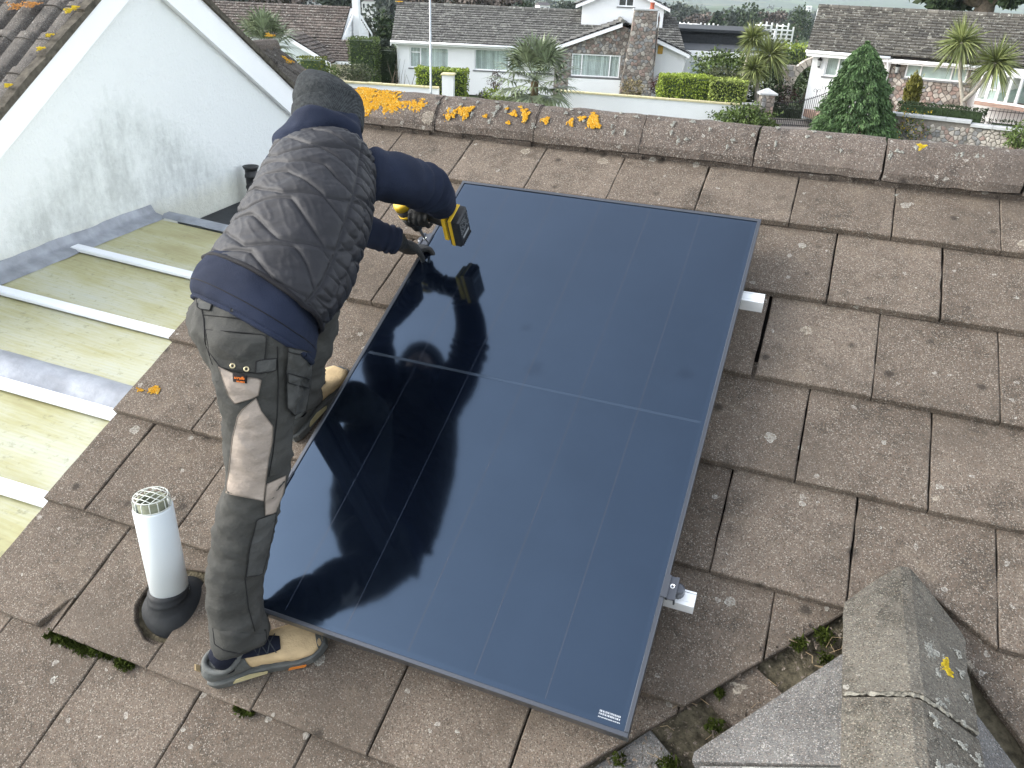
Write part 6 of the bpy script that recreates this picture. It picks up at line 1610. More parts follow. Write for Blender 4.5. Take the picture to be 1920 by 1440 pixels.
# fan palm in front of the white wall
def fan_palm(name, label, c, R, nf, mat, trunk, elev=(-.7, 1.35), seg=15, group=None):
    c = np.asarray(c, float); t = thing(name, label, 'palm', c - ZU * trunk, group)
    mb = MB(); mb.tube([c - ZU * trunk, c - ZU * trunk * .5, c - ZU * .05], [.14, .15, .16], 12); mb.build('trunk', M_FIBRE, t)
    for f in range(nf):
        az = f * 2.399 + rng.normal(0, .2); el = elev[0] + (elev[1] - elev[0]) * ((f + .5) / nf) + rng.normal(0, .08)
        d = np.array([math.cos(az) * math.cos(el), math.sin(az) * math.cos(el), math.sin(el)]); L = R * rng.uniform(.42, .55)
        tip_ = c + d * L - ZU * .04; X = np.cross(d, ZU); X /= np.linalg.norm(X) + 1e-9; Y = np.cross(X, d)
        mb = MB(); mb.tube([c, (c + tip_) / 2 + ZU * .03, tip_], [.014, .011, .009], 5); 
        rl = R * rng.uniform(.50, .62)
        for k in range(seg):
            a = (k / (seg - 1) - .5) * 3.3; u = d * math.cos(a) + X * math.sin(a); u = u + Y * .22 * math.cos(a); ln = rl * (1 - .22 * abs(a) / 1.85) * rng.uniform(.9, 1.06)
            w = np.cross(u, Y); w /= np.linalg.norm(w) + 1e-9; w = w * .026 * R; drp = .30 * rl * rng.uniform(.7, 1.3)
            p1, p2 = tip_ + u * ln * .55 + Y * .02 * R, tip_ + u * ln - ZU * drp * .55
            mb.add([tip_, p1 - w, p1 + w, p2], [(0, 1, 2), (1, 3, 2)], rng.random())
        mb.build('frond', mat, t)
    return t
fan_palm('fan_palm', 'big fan palm with drooping fronds in front of the stone gabled bungalow', fat(MF, 1003, 150, -11.5), 2.05, 36, L_PALM, 2.4)
fan_palm('fan_palm', 'fan palm crown rising behind the rear wing roof at left', fat(MF, 497, 84, -8), 1.8, 26, L_PALM, 3.0, (-.4, 1.4))
# cabbage palms
def cordyline(name, label, base, heads, R, group=None):
    base = np.asarray(base, float); t = thing(name, label, 'cabbage palm', base, group)
    for h, path in heads:
        mb = MB(); P = catmull([np.asarray(q) for q in path] + [np.asarray(h)], 14); mb.tube(P, np.linspace(.085, .05, 14), 9); mb.build('trunk', M_PBARK, t, True)
        mb = MB(); h = np.asarray(h)
        for k in range(400):
            d = rng.normal(0, 1, 3); d /= np.linalg.norm(d)
            if d[2] < -.75: d[2] *= -.5
            L = 1.28 * R * rng.uniform(.7, 1.08); w = np.cross(d, rng.normal(0, 1, 3)); w /= np.linalg.norm(w); w *= .020 + .014 * rng.random()
            sag = max(0, .9 - d[2]) * .32 * L; p1, p2 = h + d * L * .5 - ZU * sag * .25 + ZU * .02, h + d * L - ZU * sag
            mb.add([h + d * .04, p1 - w, p1 + w, p2], [(0, 1, 2), (1, 3, 2)], rng.random())
        mb.build('leaf_head', L_CORD, t)
    return t
def up(p, dz): return np.asarray(p) + ZU * dz
A_ = fat(MF, 1393, 205, -7.2)
cordyline('cabbage_palm', 'slim cabbage palm behind the gate pillar, its narrow head the highest of the clump', fat(MF, 1390, 190, -7.2), [(fat(MF, 1413, 72, -7.2), [fat(MF, 1390, 190, -7.2), fat(MF, 1396, 130, -7.2)])], .62)
cordyline('cabbage_palm', 'cabbage palm with the widest drooping head behind the gate pillar', fat(MF, 1418, 195, -7.6), [(fat(MF, 1444, 104, -7.6), [fat(MF, 1417, 195, -7.6), fat(MF, 1422, 150, -7.6)])], .86)
cordyline('cabbage_palm', 'short cabbage palm with the lowest head behind the gate pillar', fat(MF, 1395, 192, -8.0), [(fat(MF, 1414, 130, -8.0), [fat(MF, 1394, 192, -8.0), fat(MF, 1405, 155, -8.0)])], .66)

# ================================================================== bungalow at right
ZE = -1.62; a_, c_2 = at_z(1515, 95, ZE), at_z(1840, 120, ZE)
RFm = Fr(a_[:2], c_2[:2] - a_[:2]); Lr = float(np.linalg.norm(c_2[:2] - a_[:2]))
ZG = -4.0
rh = thing('stone_fronted_bungalow', 'bungalow at right with lichened grey roof, stone front and white glazed porch', 'house', RFm.P(5, 3, ZG))
def rs(x, y, off=.35): return RFm.at(x, y, off)
r1, r2 = rs(1552, 101), rs(1603, 140); rw1 = (r1[0], r2[0] + .3, rs(1552, 143)[1], ZE - .10)
q1, q2 = rs(1702, 114), rs(1811, 150); rw2 = (q1[0], q2[0], rs(1700, 146)[1], ZE - .18)
s_w0 = rs(1524, 110)[0]; s_st = rs(1668, 130)[0]
wall_poly(RFm, [(s_w0, ZG - .4), (s_st, ZG - .4), (s_st, ZE - .02), (s_w0, ZE - .02)], .35, .25, 'wall', M_WALLW, rh, [rw1])
window(RFm, *rw1, .45, rh, (.33, .66), ())
st_o = [(s_st, ZG - .4), (Lr - .15, ZG - .4), (Lr - .15, ZE - .02), (s_st, ZE - .02)]
wall_poly(RFm, st_o, .45, .25, 'stone_wall', M_MORT2, rh, [rw2]); rubble(RFm, st_o, .45, .22, rh, [M_STONEB, M_STONEC, M_STONEB, M_STONED, M_STONEA], [rw2], .7, limit=280)
wall_poly(RFm, [(Lr - .2, ZG - .4), (Lr + 6, ZG - .4), (Lr + 6, ZE + .02), (Lr - .2, ZE + .02)], .62, .2, 'wall', M_WALLW, rh)
window(RFm, *rw2, .50, rh, (.25, .75), (), glass=M_FROST)
wall_poly(RFm, [(s_w0, ZG - .4), (s_w0 + .02, ZG - .4), (s_w0 + .02, ZE), (s_w0, ZE)], .6, 6.5, 'side_wall', M_WALLW, rh)
rdo = 4.0; zrd = RFm.at(1535, 14, rdo); zr2 = RFm.at(1920, 32, rdo)
zrr = (zrd[1] + zr2[1]) / 2 - .03
tiled('roof_tiles', RFm.P(-.05, -.1, ZE + .05), RFm.P(Lr + 6, -.1, ZE + .05), RFm.P(Lr + 6.6, rdo, zrr), RFm.P(zrd[0], rdo, zrr), 16, int((Lr + 6) / .34), M_ROOFR, rh)
mb = MB(); mb.prism([RFm.P(zrd[0], rdo, zrr), RFm.P(Lr + 6, rdo, zrr), RFm.P(Lr + 6, 8.3, ZE), RFm.P(zrd[0] - .4, 8.3, ZE)], (0, 0, -.05)); mb.build('rear_slope', M_ROOFR, rh)
mb = MB()
for k in range(int((Lr + 6) / .46)): mb.tube([RFm.P(zrd[0] + k * .46, rdo, zrr + .04), RFm.P(zrd[0] + k * .46 + .44, rdo, zrr + .04)], .12, 8)
mb.build('ridge_tiles', M_ROOFR, rh)['kind'] = 'stuff'
s_j = rs(1672, 100, -.1)[0]
mb = MB(); mb.box(RFm.P(s_j / 2, -.06, ZE - .09), s_j, .04, .22, RFm.X, RFm.N, ZU); mb.build('fascia', M_WHITE, rh)
mb = MB(); mb.box(RFm.P((s_j + Lr) / 2 + .4, .02, ZE - .15), Lr - s_j + .8, .04, .18, RFm.X, RFm.N, ZU); mb.build('fascia', M_WHITE, rh)
mb = MB(); mb.tube([RFm.P(-.05, -.14, ZE - .02), RFm.P(s_j, -.14, ZE - .03)], .06, 8); mb.tube([RFm.P(s_j, -.06, ZE - .12), RFm.P(Lr + .6, -.06, ZE - .13)], .06, 8); mb.build('gutter', M_WHITE, rh, True)
mb = MB(); mb.prism([RFm.P(0, -.04, ZE - .2), RFm.P(Lr, -.04, ZE - .2), RFm.P(Lr, .44, ZE - .2), RFm.P(0, .44, ZE - .2)], (0, 0, .02)); mb.build('soffit', M_WHITE, rh)
pipe_run([RFm.P(s_j - .1, -.14, ZE - .05), RFm.P(s_j - .05, .25, ZE - .45), RFm.P(s_j - .02, .28, ZG)], .045, M_WHITE, rh)
mb = MB(); mb.prism([RFm.P(-.03, -.1, ZE - .15), RFm.P(zrd[0] - .02, rdo, zrr - .2), RFm.P(zrd[0] - .02, rdo, zrr), RFm.P(-.03, -.1, ZE + .04)], RFm.X * .05); mb.build('verge_board', M_WHITE, rh)
M_LAMPG = mk('lamp_glass', (.35, .37, .36), .2, .5)
for x, y in ((1536, 118), (1682, 130), (1824, 139)):
    s, z = rs(x, y, .22); p0 = RFm.P(s, .26, z)
    wl2 = thing('wall_lantern', {1536: 'black wall lantern on the white wall left of the big conifer', 1682: 'black wall lantern on the stone wall just right of the big conifer', 1824: 'black wall lantern on the stone wall beside the glazed porch'}[x], 'wall lamp', p0 - ZU * .2, 'wall lanterns on the right bungalow')
    mb = MB(); mb.lathe(p0, ZU, [(-.20, .01), (-.17, .06), (-.15, .05), (.0, .075), (.10, .085), (.12, .11), (.17, .05), (.22, .012)], 8); mb.build('lantern', M_IRON, wl2)
    mb = MB(); mb.lathe(p0, ZU, [(-.13, .057), (.09, .088)], 8); mb.build('glass', M_LAMPG, wl2)
    mb = MB(); mb.tube([p0 + ZU * .2, p0 + ZU * .26 + RFm.N * .05, p0 + ZU * .05 + RFm.N * .17], .015, 6); mb.build('bracket', M_IRON, wl2)
# glazed porch
pa, pb, pc = RFm.P(rs(1828, 190, -.2)[0], -.2, 0), RFm.P(Lr + 1.55, -.9, 0), RFm.P(Lr + 2.7, -2.0, 0)
por = thing('glazed_porch', 'white framed glazed porch with door at the far right of the stone front', 'porch', (pa + pb) / 2 + ZU * ZG)
z0p, z1p = rs(1828, 188, -.2)[1], ZE - .28
def glaz(p, q, n, door=None):
    F_ = Fr(p[:2], q[:2] - p[:2]); L = float(np.linalg.norm((q - p)[:2]))
    for i in range(n):
        a, c = L * i / n, L * (i + 1) / n
        f = MB(); w = .055
        for s0, s1, za, zb in ((a, a + w, z0p, z1p), (c - w, c, z0p, z1p), (a + w, c - w, z1p - w, z1p), (a + w, c - w, z0p, z0p + w * 1.4)): f.box(F_.P((s0 + s1) / 2, 0, (za + zb) / 2), s1 - s0, .06, zb - za, F_.X, F_.N, ZU)
        if i == door: f.box(F_.P((a + c) / 2, 0, z0p + (z1p - z0p) * .45), c - a - 2 * w, .05, .05, F_.X, F_.N, ZU)
        fo = f.build('door' if i == door else 'glazed_frame', M_WHITE, por)
        mb = MB(); mb.box(F_.P((a + c) / 2, .01, (z0p + z1p) / 2), c - a - 2 * w, .008, z1p - z0p - 2.4 * w, F_.X, F_.N, ZU); mb.build('pane', M_FROST if i == door else M_GLASS, fo)
        if i == door:
            mb = MB(); mb.box(F_.P((a + c) / 2, -.035, z0p + (z1p - z0p) * .52), .28, .02, .05, F_.X, F_.N, ZU); mb.build('letter_plate', M_GALV, fo)
glaz(pa, pb, 4, 1); glaz(pb, pc, 3)
mb = MB(); mb.prism([pa + ZU * (z1p + .0), pb + ZU * z1p, pc + ZU * z1p, pc + np.array([*(RFm.n * 3), z1p]), pa + np.array([*(RFm.n * .5), z1p])], (0, 0, .22)); mb.build('roof', M_WHITE, por)
mb = MB(); mb.prism([pa + ZU * (z0p - .12) - RFm.N * .3, pb + ZU * (z0p - .12) - RFm.N * .3, pc + ZU * (z0p - .12) - RFm.N * .3, pc + np.array([*(RFm.n * 2.6), z0p - .12]), pa + np.array([*(RFm.n * .5), z0p - .12])], (0, 0, .12)); mb.build('step', M_GRAVELP, por)
mb = MB(); mb.prism([pa + np.array([*(RFm.n * .55), z0p]), pb + np.array([*(RFm.n * 1.2), z0p]), pc + np.array([*(RFm.n * 2.2), z0p]), pc + np.array([*(RFm.n * 2.2), z1p]), pb + np.array([*(RFm.n * 1.2), z1p]), pa + np.array([*(RFm.n * .55), z1p])][:4], (0, 0, .01)); mb.build('inner_wall', M_FROST, por)
# terrace and its front garden wall of stone
tz = ZG + .02
pav = MB(); pav.prism([RFm.P(2.6, -2.6, tz), RFm.P(Lr + 6, -3.3, tz), RFm.P(Lr + 6, .4, tz), RFm.P(.2, .4, tz)], (0, 0, -.3)); o = pav.build('path', M_GRAVELP); o['kind'] = 'structure'
SWo = -3.6
w0, w1_, w2_ = RFm.at(1684, 214, SWo), RFm.at(1823, 224, SWo), RFm.at(1908, 241, SWo)
sw_ = thing('stone_garden_wall', 'pale rubble stone garden wall with grey coping below the right bungalow', 'wall', RFm.P(w1_[0], SWo, -5.6))
zt1, zt2 = (w0[1] + w1_[1]) / 2, w2_[1]
for s0, s1, zt_w in ((w0[0] - .9, w1_[0], zt1), (w1_[0], w2_[0] + 3.5, zt2)):
    wall_poly(RFm, [(s0, -6), (s1, -6), (s1, zt_w - .1), (s0, zt_w - .1)], SWo, .3, 'core', M_MORT2, sw_)
    rubble(RFm, [(s0, zt_w - 1.35), (min(s1, w2_[0] + .6), zt_w - 1.35), (min(s1, w2_[0] + .6), zt_w - .1), (s0, zt_w - .1)], SWo, .185, sw_, [M_STONEB, M_STONEB, M_STONEC, M_STONEB, M_STONED], (), .72, limit=148)
    n = int((s1 - s0) / .7)
    for i in range(n):
        a, c = s0 + (s1 - s0) * i / n + .005, s0 + (s1 - s0) * (i + 1) / n - .005
        mb = MB(); mb.slab([RFm.P(a, SWo - .12, zt_w - .1), RFm.P(c, SWo - .12, zt_w - .1), RFm.P(c, SWo + .36, zt_w - .1), RFm.P(a, SWo + .36, zt_w - .1)], (0, 0, .10), .015); mb.build('coping', M_PCOPE, sw_)
hq0, hq1 = RFm.at(1682, 200, -2.9), RFm.at(1852, 208, -2.9)
hedge('box_hedge', 'low dark box hedge on top of the stone garden wall', RFm, hq0[0], hq1[0], -3.0, -2.45, zt1 - .5, hq0[1] + .22, 2600, L_DARK, .06)
hq2 = RFm.at(1905, 238, -3.0)
hedge('box_hedge', 'short dark box hedge along the low railings at far right', RFm, hq1[0] + .1, hq2[0] + 1.5, -3.1, -2.7, zt2 - .5, zt2 + .14, 900, L_DARK, .06)
# railings
rl = thing('iron_railings', 'black iron railings with small finials at far right above the stone wall', 'railings', RFm.P(hq1[0] + .8, -3.3, zt2))
for k in range(22):
    s = hq1[0] + .15 + k * .12; mb = MB(); mb.tube([RFm.P(s, -3.4, zt2), RFm.P(s, -3.4, zt2 + .52), RFm.P(s, -3.4, zt2 + .60)], [.009, .009, .002], 5); mb.build('baluster', M_IRON, rl)
for z in (.08, .48): mb = MB(); mb.tube([RFm.P(hq1[0], -3.4, zt2 + z), RFm.P(hq1[0] + 2.9, -3.4, zt2 + z)], .012, 5); mb.build('rail', M_IRON, rl)
# column conifer and forked cabbage palm on the terrace
cq = RFm.at(1706, 212, -1.9); ct = RFm.at(1716, 140, -1.9); cc = RFm.P((cq[0] + ct[0]) / 2, -1.9, (cq[1] + ct[1]) / 2); hh = (ct[1] - cq[1]) / 2 + .06
gc = thing('golden_conifer', 'narrow golden column conifer in front of the stone front', 'conifer', cc - ZU * hh)
P, D = ell_pts(cc, (.30, .30, hh), 1700, .6, .3, 3); leafy('foliage', [cards(P, .085, D * .3 + ZU * .8, 1.6, .5)], L_GOLD, gc)
mb = MB(); mb.tube([cc - ZU * hh, cc + ZU * hh * .6], [.06, .02], 7); mb.build('trunk', M_BARK, gc)
cb = fat(RFm, 1803, 218, -2.2); cfk = fat(RFm, 1805, 190, -2.2)
cordyline('cabbage_palm', 'forked cabbage palm with two tufted heads in front of the stone front', cb, [(fat(RFm, 1803, 80, -2.2), [cb, cfk, fat(RFm, 1800, 140, -2.2)]), (fat(RFm, 1866, 118, -2.2), [cfk, fat(RFm, 1826, 172, -2.2), fat(RFm, 1845, 148, -2.2)])], .80)
# big conifer nearer to us
fo = fat(MF, 1600, 262, -14); tp = fat(MF, 1628, 84, -14); fo = np.array([fo[0], fo[1], fo[2]]); axc = tp - fo; Hc = np.linalg.norm(axc)
con = thing('conifer', 'big dark green cone shaped conifer beyond the roof ridge', 'conifer', fo - ZU * .6)
sets = []
Pn, Dn = [], []
n = 46000
for i in range(n):
    f = rng.random() ** 1.25 * 1.02; az = rng.random() * 6.283
    R_c = (1.66 * (1 - f) ** .56) * (1 + .16 * nz((math.cos(az) * 2.6, math.sin(az) * 2.6, f * 9), 1.5, 2) * 1.6) * (.80 + .22 * rng.random())
    q = fo - ZU * .5 + axc * 1.0 * f * (Hc + .5) / Hc + np.array([math.cos(az), math.sin(az), 0]) * R_c
    Pn.append(q); Dn.append(np.array([math.cos(az) * .75, math.sin(az) * .75, -.75]))
Pn, Dn = np.array(Pn), np.array(Dn)
k2 = rng.random(len(Pn)) < .3; axp = fo + axc * ((Pn[:, 2] - fo[2]) / axc[2])[:, None]; Pn[k2] = axp[k2] + (Pn[k2] - axp[k2]) * .72
V0, F0, T0 = cards(Pn, .052, Dn, 2.6, .55)
mb = MB(); mb.tube([fo - ZU * .6, fo + axc * .9], [.12, .02], 8); mb.build('trunk', M_BARK, con)
leafy('foliage', [(V0, F0, T0)], L_CONE, con)
# gate pillar, iron gates, arched stone wall, paved drive
gp0 = fat(MF, 1436, 206, -9.2); gs = MF.at(1436, 206, -9.2)
gp = thing('gate_pillar', 'stone gate pillar with pyramid cap at the end of the white wall', 'pillar', MF.P(gs[0], -9.2, gs[1] - 1.2))
zc = MF.at(1436, 178, -9.2)[1]
go_ = [(gs[0] - .29, zc - 2.2), (gs[0] + .29, zc - 2.2), (gs[0] + .29, zc), (gs[0] - .29, zc)]
wall_poly(MF, go_, -9.2, .55, 'core', M_MORT2, gp); rubble(MF, go_, -9.2, .21, gp, [M_STONED, M_STONEB, M_STONEC, M_STONEA], (), .75)
mb = MB(); mb.slab([MF.P(gs[0] - .38, -9.30, zc), MF.P(gs[0] + .38, -9.30, zc), MF.P(gs[0] + .38, -8.55, zc), MF.P(gs[0] - .38, -8.55, zc)], (0, 0, .07), .01)
ap_ = MF.P(gs[0], -8.92, zc + .26); q4 = [MF.P(gs[0] - .37, -9.29, zc + .07), MF.P(gs[0] + .37, -9.29, zc + .07), MF.P(gs[0] + .37, -8.56, zc + .07), MF.P(gs[0] - .37, -8.56, zc + .07)]
mb.add(q4 + [ap_], [(0, 1, 4), (1, 2, 4), (2, 3, 4), (3, 0, 4)]); mb.build('cap', M_PCOPE, gp)
lw = thing('low_stone_wall', 'short low stone wall between the white wall and the gate pillar', 'wall', MF.P(gs[0] - .8, -9, zc - 1.2))
lz = MF.at(1400, 196, -9.0)[1]; lo_ = [(17.2, lz - 1.4), (gs[0] - .3, lz - 1.4), (gs[0] - .3, lz), (17.2, lz)]
wall_poly(MF, lo_, -9, .25, 'core', M_MORT2, lw); rubble(MF, lo_, -9, .22, lw, [M_STONEB, M_STONEC, M_STONED]); mb = MB(); mb.box(MF.P((17.2 + gs[0] - .3) / 2, -8.9, lz + .03), gs[0] - 17.5, .36, .06, MF.X, MF.N, ZU); mb.build('coping', M_PCOPE, lw)
gt = thing('iron_gate', 'black wrought iron driveway gates beside the stone gate pillar', 'gate', MF.P(gs[0] + 1.8, -9.0, zc - 2.0))
g0, g1 = gs[0] + .38, MF.at(1545, 210, -9.0)[0]; zb = MF.at(1480, 240, -9.0)[1]
nb_ = 26; top_of = lambda f: zc - .28 + .55 * f ** 2
for i in range(nb_ + 1):
    f = i / nb_; s = g0 + (g1 - g0) * f; mb = MB(); mb.tube([MF.P(s, -9, zb - .4), MF.P(s, -9, top_of(f))], .012, 5); mb.build('bar', M_IRON, gt)
mb = MB(); mb.tube([MF.P(g0 + (g1 - g0) * f, -9, top_of(f) - .06) for f in np.linspace(0, 1, 12)], .016, 6); mb.build('top_rail', M_IRON, gt)
for z in (zb + .12, zb + .34): mb = MB(); mb.tube([MF.P(g0, -9, z), MF.P(g1, -9, z)], .018, 6); mb.build('rail', M_IRON, gt)
for f in (.78, .93):
    s = g0 + (g1 - g0) * f
    mb = MB(); mb.tube([MF.P(s, -9, top_of(f)), MF.P(s, -9, top_of(f) + .22)], .012, 5)
    for sg in (-1, 1): mb.tube([MF.P(s, -9, top_of(f) + .08)] + [MF.P(s + sg * (.08 + .06 * math.cos(t)), -9, top_of(f) + .2 + .06 * math.sin(t)) for t in np.linspace(3.4, -1.6, 9)], .008, 5)
    mb.build('scroll', M_IRON, gt)
hedge('drive_hedge', 'dark low hedge seen through the iron gates', MF, g0 + .1, g1 + 1.6, -6.6, -5.9, -4.6, MF.at(1490, 198, -6.2)[1], 1400, L_DARK, .07)
mb = MB(); mb.prism([MF.P(g0 - .2, -12.5, zb - .02), MF.P(g1 + 1, -12.5, zb - .02), MF.P(g1 + 1, -7, zb + .12), MF.P(g0 - .2, -7, zb + .12)], (0, 0, -.2)); mb.build('drive', M_PAVE)['kind'] = 'structure'
as0, as1 = MF.at(1462, 130, -4)[0], MF.at(1492, 130, -4)[0]; az1, az0 = MF.at(1470, 122, -4)[1], MF.at(1470, 182, -4)[1]
aw = thing('arched_stone_wall', 'ivy stone wall with the springing of an arch left of the right bungalow', 'wall', MF.P(as0, -4, az0))
ao = [(as0, az0 - .6), (as1, az0 - .6), (as1, az1), (as0, az1)]
wall_poly(MF, ao, -4, .35, 'core', M_MORT2, aw); rubble(MF, ao, -4, .3, aw, [M_STONEB, M_STONEC, M_STONEA])
for k in range(9):
    t = math.radians(100 - k * 11); c_a = np.array([as1 + 1.15, az1 - .95]); r0, r1_ = 1.1, 1.42; t2 = t - math.radians(9.5); t = math.pi - t + 0.0; t2 = t + math.radians(9.5)
    A = [c_a + r0 * np.array([math.cos(t), math.sin(t)]), c_a + r1_ * np.array([math.cos(t), math.sin(t)]), c_a + r1_ * np.array([math.cos(t2), math.sin(t2)]), c_a + r0 * np.array([math.cos(t2), math.sin(t2)])]
    A = [MF.P(s, -4, z) for s, z in A]; A = A if np.dot(np.cross(A[1] - A[0], A[2] - A[0]), MF.N) > 0 else A[::-1]
    MB().slab(A, MF.N * .35, .01).build('voussoir', M_STONEB, aw)
shrub('shrub', 'dark ivy mass under the stone arch', fat(MF, 1508, 160, -3), (.9, .6, 1.0), 1400, L_DARK, .10)
shrub('shrub', 'red brown shrub at the foot of the arched stone wall', fat(MF, 1470, 180, -5.2), (.55, .4, .5), 500, L_RED, .07)
shrub('shrub', 'dark evergreen shrub behind the cabbage palms', fat(MF, 1440, 160, -5.6), (.9, .6, .9), 1700, L_DARK, .09)
shrub('shrub', 'dark bush in the shade at the foot of the cabbage palms', fat(MF, 1405, 180, -6.6), (.8, .5, .55), 900, L_DARK, .08)

# ================================================================== bungalow at far left
LF = Fr(MF.P(-13.2, 9, 0)[:2], SD)
lh = thing('brown_roofed_bungalow', 'white bungalow with brown tiled roofs and slim chimney at upper left', 'house', LF.P(5, 3, -5.6))
def ls_(x, y, off): return LF.at(x, y, off)
ra, rb_ = ls_(395, 2, 4), ls_(657, 14, 4); ea, eb = ls_(395, 66, 0), ls_(640, 73, 0)
zrid, zev = (ra[1] + rb_[1]) / 2 + .05, eb[1]
tiled('roof_tiles', LF.P(ea[0] - 3, 0, zev), LF.P(eb[0], 0, zev), LF.P(rb_[0], 4, zrid), LF.P(ra[0] - 4, 4, zrid), 12, 40, M_ROOFB, lh)
wall_poly(LF, [(ea[0] - 3, -5.8), (eb[0] - .2, -5.8), (eb[0] - .2, zev), (ea[0] - 3, zev)], .5, .25, 'wall', M_WALLW, lh)
GE = Fr(LF.P(eb[0] - .15, 0, 0)[:2], ND)           # right end gable
zg_ = lambda t: zev + (zrid - zev) * (1 - abs(t - 4) / 4)
wall_poly(GE, [(.1, -5.8), (7.9, -5.8), (7.9, zg_(7.9) - .1), (4, zg_(4) - .1), (.1, zg_(.1) - .1)], 0, .25, 'gable_wall', M_WALLW, lh)
for k in range(12):
    z = zev + .1 + k * .16; d = 4 * (1 - (z - zev) / (zrid - zev)) - .3
    if d > .2: mb = MB(); mb.box(GE.P(4, -.03, z), d * 2, .04, .14, GE.X, GE.N, ZU); mb.build('cladding_board', M_WHITE, lh)
mb = MB(); mb.prism([GE.P(8.2, -.2, zev - .1), GE.P(4, -.2, zrid - .02), GE.P(4, -.2, zrid - .22), GE.P(8.2, -.2, zev - .3)], GE.N * .04); mb.prism([GE.P(4, -.2, zrid - .02), GE.P(-.1, -.2, zev - .1), GE.P(-.1, -.2, zev - .3), GE.P(4, -.2, zrid - .22)], GE.N * .04); mb.build('bargeboard', M_WHITE, lh)
mb = MB(); mb.prism([LF.P(rb_[0] + .1, 4, zrid), LF.P(ra[0] - 4, 4, zrid), LF.P(ra[0] - 4, 8.2, zev), LF.P(rb_[0] + .1, 8.2, zev)][::-1], (0, 0, -.05)); mb.build('rear_slope', M_ROOFB, lh)
chs = ls_(665, 30, 4.4); ch1 = ls_(665, 8, 4.4)
mb = MB(); mb.box(LF.P(eb[0] + .22, 3.3, (ch1[1] - 3.4) / 2 + .15), .42, .55, ch1[1] + 3.7, LF.X, LF.N, ZU); mb.build('chimney', M_RENDER0, lh)
# lower wings in front
def wing_(s0, s1, o0, o1, ze, zr_, rows, cols, name):
    tiled('roof_tiles', LF.P(s0, o0, ze), LF.P(s1, o0, ze), LF.P(s1, o1, zr_), LF.P(s0, o1, zr_), rows, cols, M_ROOFB, lh)
v0, v1 = ls_(612, 114, -3.2), ls_(660, 116, -3.2); t0_, t1_ = ls_(585, 72, -1.2), ls_(668, 77, -1.2)
tiled('roof_tiles', LF.P(v0[0], -3.2, v0[1]), LF.P(v1[0], -3.2, v0[1]), LF.P(t1_[0], -.4, t1_[1]), LF.P(t0_[0], -.4, t1_[1]), 9, 9, M_ROOFB, lh)
wall_poly(LF, [(v0[0] + .1, -6), (v1[0] - .1, -6), (v1[0] - .1, v0[1] - .02), (v0[0] + .1, v0[1] - .02)], -2.9, .2, 'wing_wall', mk('cream_render', (.66, .60, .44), .9, .2, .05), lh)
mb = MB(); mb.box(LF.P((v0[0] + v1[0]) / 2, -3.22, v0[1] - .08), v1[0] - v0[0] + .1, .04, .18, LF.X, LF.N, ZU); mb.build('fascia', M_WHITE, lh)
pa0, pa1, pr1 = ls_(533, 64, -4.2), ls_(618, 118, -4.2), ls_(587, 60, -1.5)
sA, zA = pa0[0], pa0[1]; sB, zB = pa1[0], pa1[1]
tiled('roof_tiles', LF.P(sB + .1, -4.3, zB), LF.P(sB + .1, -1.2, zB), LF.P(sA + .1, -1.2, zA), LF.P(sA + .1, -4.3, zA), 9, 8, M_ROOFB, lh)
mb = MB(); mb.prism([LF.P(sA, -4.36, zA - .22), LF.P(sB + .1, -4.36, zB - .22), LF.P(sB + .1, -4.36, zB + .02), LF.P(sA, -4.36, zA + .02)], LF.N * .04); mb.build('bargeboard', M_WHITE, lh)
wall_poly(LF, [(sA - 2.2, -6), (sB - .15, -6), (sB - .15, zB - .12), (sA, zA - .1), (sA - 2.2, zB - .12)], -4.2, .2, 'gable_wall', mk('grey_cladding', (.52, .57, .56), .7, .3, .05), lh)
w1g, w2g = ls_(668, 78, -.3), ls_(684, 120, -.3)
wall_poly(LF, [(w1g[0] - .05, -6), (w2g[0], -6), (w2g[0], w2g[1] + .3), (w1g[0] - .05, w1g[1] - .1)], -.3, .2, 'end_wall', M_WALLW, lh)
hq = fat(MF, 585, 150, -10.5); hedge('clipped_hedge', 'mossy green clipped hedge dome just above the beanie', MF, MF.at(560, 120, -10.5)[0], MF.at(606, 120, -10.5)[0], -10.8, -9.6, -5.2, MF.at(585, 107, -10.5)[1], 2300, leafmat('moss_hedge', (.11, .13, .018)), .07)

